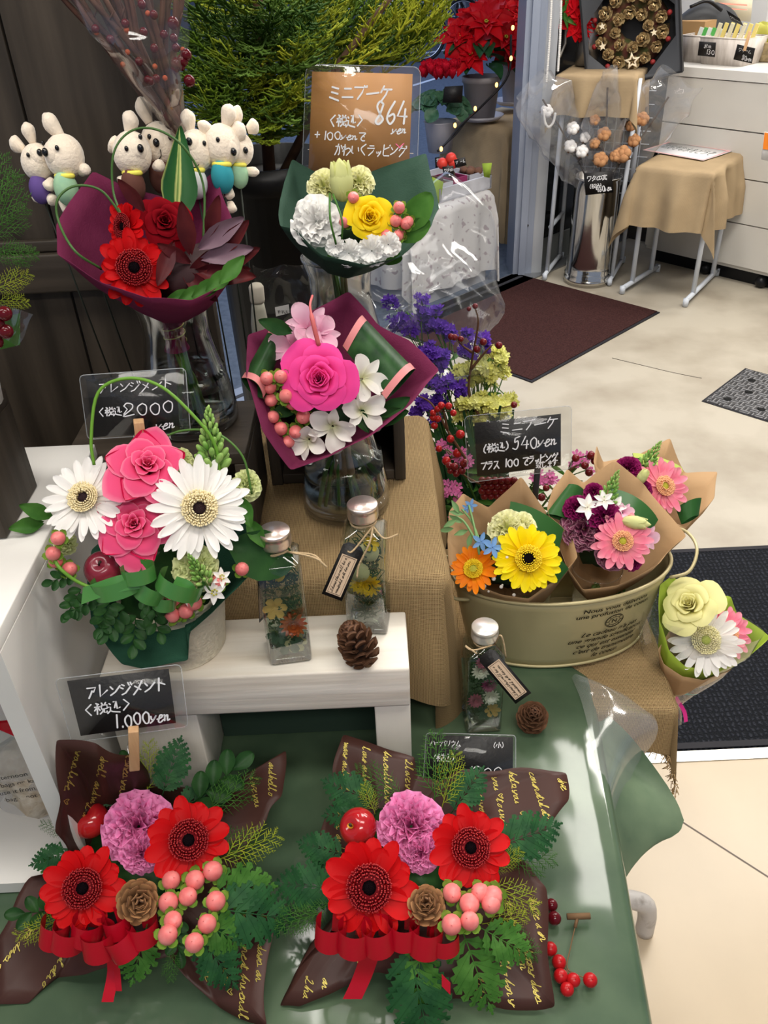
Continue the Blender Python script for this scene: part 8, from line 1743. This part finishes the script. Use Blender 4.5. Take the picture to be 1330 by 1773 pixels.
mini_card('black price card lettered 130 yen on the middle slatted basket', Sq((1211, 72, 3.98), (1240, 74, 3.96), (1238, 99, 3.99), (1208, 96, 4.01)), lines=[('お水', .30, .60, .26), ('130', .42, .18, .34)])
mini_card('black price card lettered 80 yen pegged on the round wicker basket', Sq((1277, 77, 3.80), (1308, 84, 3.79), (1302, 110, 3.82), (1270, 103, 3.83)), lines=[('ワリーム', .12, .62, .22), ('80yen', .40, .12, .34)])
mini_card('black card tilted high behind the flower-food sticks', Sq((1258, 18, 4.15), (1280, 32, 4.12), (1287, 45, 4.14), (1266, 35, 4.18)), 'グレー', hh=.3)
mini_card('black price tag lettered 500 at the top beside the wreath box', Sq((1155, -8, 4.3), (1170, -8, 4.3), (1168, 12, 4.3), (1155, 12, 4.3)), '500', hh=.35, u=.1, v=.2)
peg('small wooden peg on the 80 yen card', 1299, 54, 1289, 88, 3.79, .012)
wp = S(1298, 104, z=CZ+.002); wk = thing('wicker_basket', 'round wicker basket lined with yellow paper at the right border', 'basket', wp); m_ = MB(); m_.lathe([(0, 0)]+[(.085+.025*k/12+.002*(k % 2), .007*k) for k in range(13)]+[(.105, .08), (0, .05)], 30, wp+cv*.05+cu*.07); part('wicker_wall', m_, mat('seagrass', (.33, .25, .13), .8, col2=(.20, .15, .08), scale=50, bump=.6), wk)
m_ = MB(); 
for k in range(6): a = k*1.05; petal(m_, .12, .12, Matrix.Translation(wp+cv*.05+cu*.07+Vector((0, 0, .05))) @ Matrix.Rotation(a, 4, 'Z') @ Matrix.Translation((.03, 0, 0)), .8, 1.3, .3, .6, .8)
part('yellow_lining', m_, mat('yellow_tissue', (.78, .76, .22), .6, transl=.4), wk)
# behind the counter
hg = thing('dark_bag', 'dark grey domed bag with handles on the counter behind the baskets', 'bag', S(1215, 50, Y=4.7)); q = MB(); p = S(1222, 55, Y=4.75); q.ball(p, .17, 24, 14, sz=.75, fn=lambda a: Vector((a.x, a.y*.4, max(a.z, -.08)))); part('bag_body', q, mat('charcoal_fabric', (.04, .042, .046), .6), hg); q = MB(); q.tube(smooth_path(Sq((1195, 12, 4.68), (1225, 2, 4.68), (1250, 18, 4.68)), 6), .008, 6); part('handle', q, BLACKM, hg)
q = MB(); pq = Sq((1238, -12, 4.9), (1304, -6, 4.85), (1300, 38, 4.88), (1236, 30, 4.93)); q.add(pq, [(3, 2, 1, 0)]); pw = whole('wall_notice', q, mat('peach_notice', (.74, .62, .38), .6, col2=(.78, .74, .66), scale=4), 'peach and yellow printed notice standing behind the counter baskets', 'notice', solid=.002)
q = MB()
for i in range(3): v, f = font_mesh(('------- ------', '- ------- ----', '------')[i].replace('-', 'ー'), .022, 0); 
for i in range(2): q.strip([S(1246, 6+8*i, Y=4.83), S(1294, 9+8*i, Y=4.80)], UP, .008 if i == 0 else .004)
part('printed_lines', q, mat('coral_print', (.75, .22, .15), .6), pw)
q = MB(); q.add([tuple(S(x, y, Y=3.72)) for x, y in ((1324, 228), (1345, 232), (1345, 282), (1318, 276))], [(3, 2, 1, 0)]); os_ = whole('orange_leaflet', q, mat('white_paper'), 'orange and white leaflet hanging on the drawer counter at the right border', 'leaflet', solid=.002); q = MB(); q.add([tuple(S(x, y, Y=3.715)) for x, y in ((1324, 229), (1345, 233), (1345, 262), (1321, 258))], [(3, 2, 1, 0)]); part('orange_half', q, mat('orange_print', (.80, .22, .02), .6), os_)
q = MB(); q.box2((-.16, -.06, 0), (.16, .06, .22)); whole('kraft_carton', q, mat('kraft_carton', (.42, .25, .11), .8), 'brown carton on the counter behind the wreath box', 'carton', M=Matrix.Translation(S(1175, 62, Y=4.75)-Vector((0, 0, .15))) @ Matrix.Rotation(-.8, 4, 'Z'))
# framed dark panel, pull chain, metal pot and red blooms behind the door post
dp = thing('hanging_panel', 'dark half-oval panel with a pale rim hanging behind the door post', 'panel', S(960, 60, Y=4.75)); q = MB(); out_ = [(943, 12), (962, 11), (975, 22), (980, 45), (979, 75), (970, 98), (955, 106), (938, 108)]
q.add([S(x, y, Y=4.45) for x, y in out_]+[S(x, y, Y=4.46) for x, y in out_], [tuple(range(7, -1, -1)), tuple(range(8, 16))]+[(i, (i+1) % 8, (i+1) % 8+8, i+8) for i in range(8)]); part('panel_face', q, mat('slate_face', (.085, .075, .06), .5, .3, col2=(.16, .14, .11), scale=2, stretch=(4, 4, .3)), dp); q = MB(); q.tube([S(x, y, Y=4.445) for x, y in out_], .006, 6); part('panel_rim', q, mat('pale_rim', (.55, .52, .46), .3, .7), dp)
bc_ = thing('bead_chain', 'white bead pull chain hanging beside the door post', 'chain', S(950, 200, Y=4.25)); q = MB()
def beads(pts, n):
    P = smooth_path([S(x, y, Y=Y) for x, y, Y in pts], 10); L = [0]
    for i in range(1, len(P)): L.append(L[-1]+(P[i]-P[i-1]).length)
    for k in range(n):
        d = L[-1]*k/n; i = next(j for j in range(1, len(L)) if L[j] >= d); q.ball(P[i-1].lerp(P[i], (d-L[i-1])/max(1e-6, L[i]-L[i-1])), .0062, 7, 5)
    q.tube(P, .0015, 4)
beads([(956, -20, 4.25), (952, 60, 4.25), (946, 144, 4.25)], 52); beads([(972, -20, 4.25), (970, 60, 4.25), (966, 125, 4.25)], 46); beads([(941, 192, 4.1), (944, 212, 4.1), (950, 220, 4.1), (958, 212, 4.1), (962, 195, 4.1)], 26)
part('beads', q, mat('pearly_bead', (.75, .73, .70), .3), bc_)
mp2 = thing('metal_vase', 'brushed metal vase standing on the tall stand behind the wreath box', 'vase', S(1014, 108, Y=4.6)); q = MB(); p = S(1016, 112, Y=4.42); q.lathe([(0, 0), (.055, 0), (.05, .1), (.045, .3), (.06, .45)], 28, p); part('vase_wall', q, mat('brushed_metal', (.32, .31, .30), .3, .8), mp2)
rbp = thing('red_foliage_plant', 'red and green foliage seen through the dark glass behind the door post', 'plant', S(1000, 40, Y=5.0)); q = MB(); r = R_(14)
for k in range(60): p = S(r.uniform(992, 1012), r.uniform(-10, 62), Y=4.39+r.uniform(-.01, .01)); leaf(q, .08, .045, frame(p, facing(p), r.uniform(0, 6)), .2, -.3)
part('red_leaves', q, RB, rbp); q = MB()
for k in range(40): p = S(r.uniform(950, 985), r.uniform(-20, 30), Y=4.40+r.uniform(-.01, .01)); leaf(q, .08, .02, frame(p, facing(p), r.uniform(0, 6)), .2, -.3)
part('green_leaves', q, LEAFM, rbp)
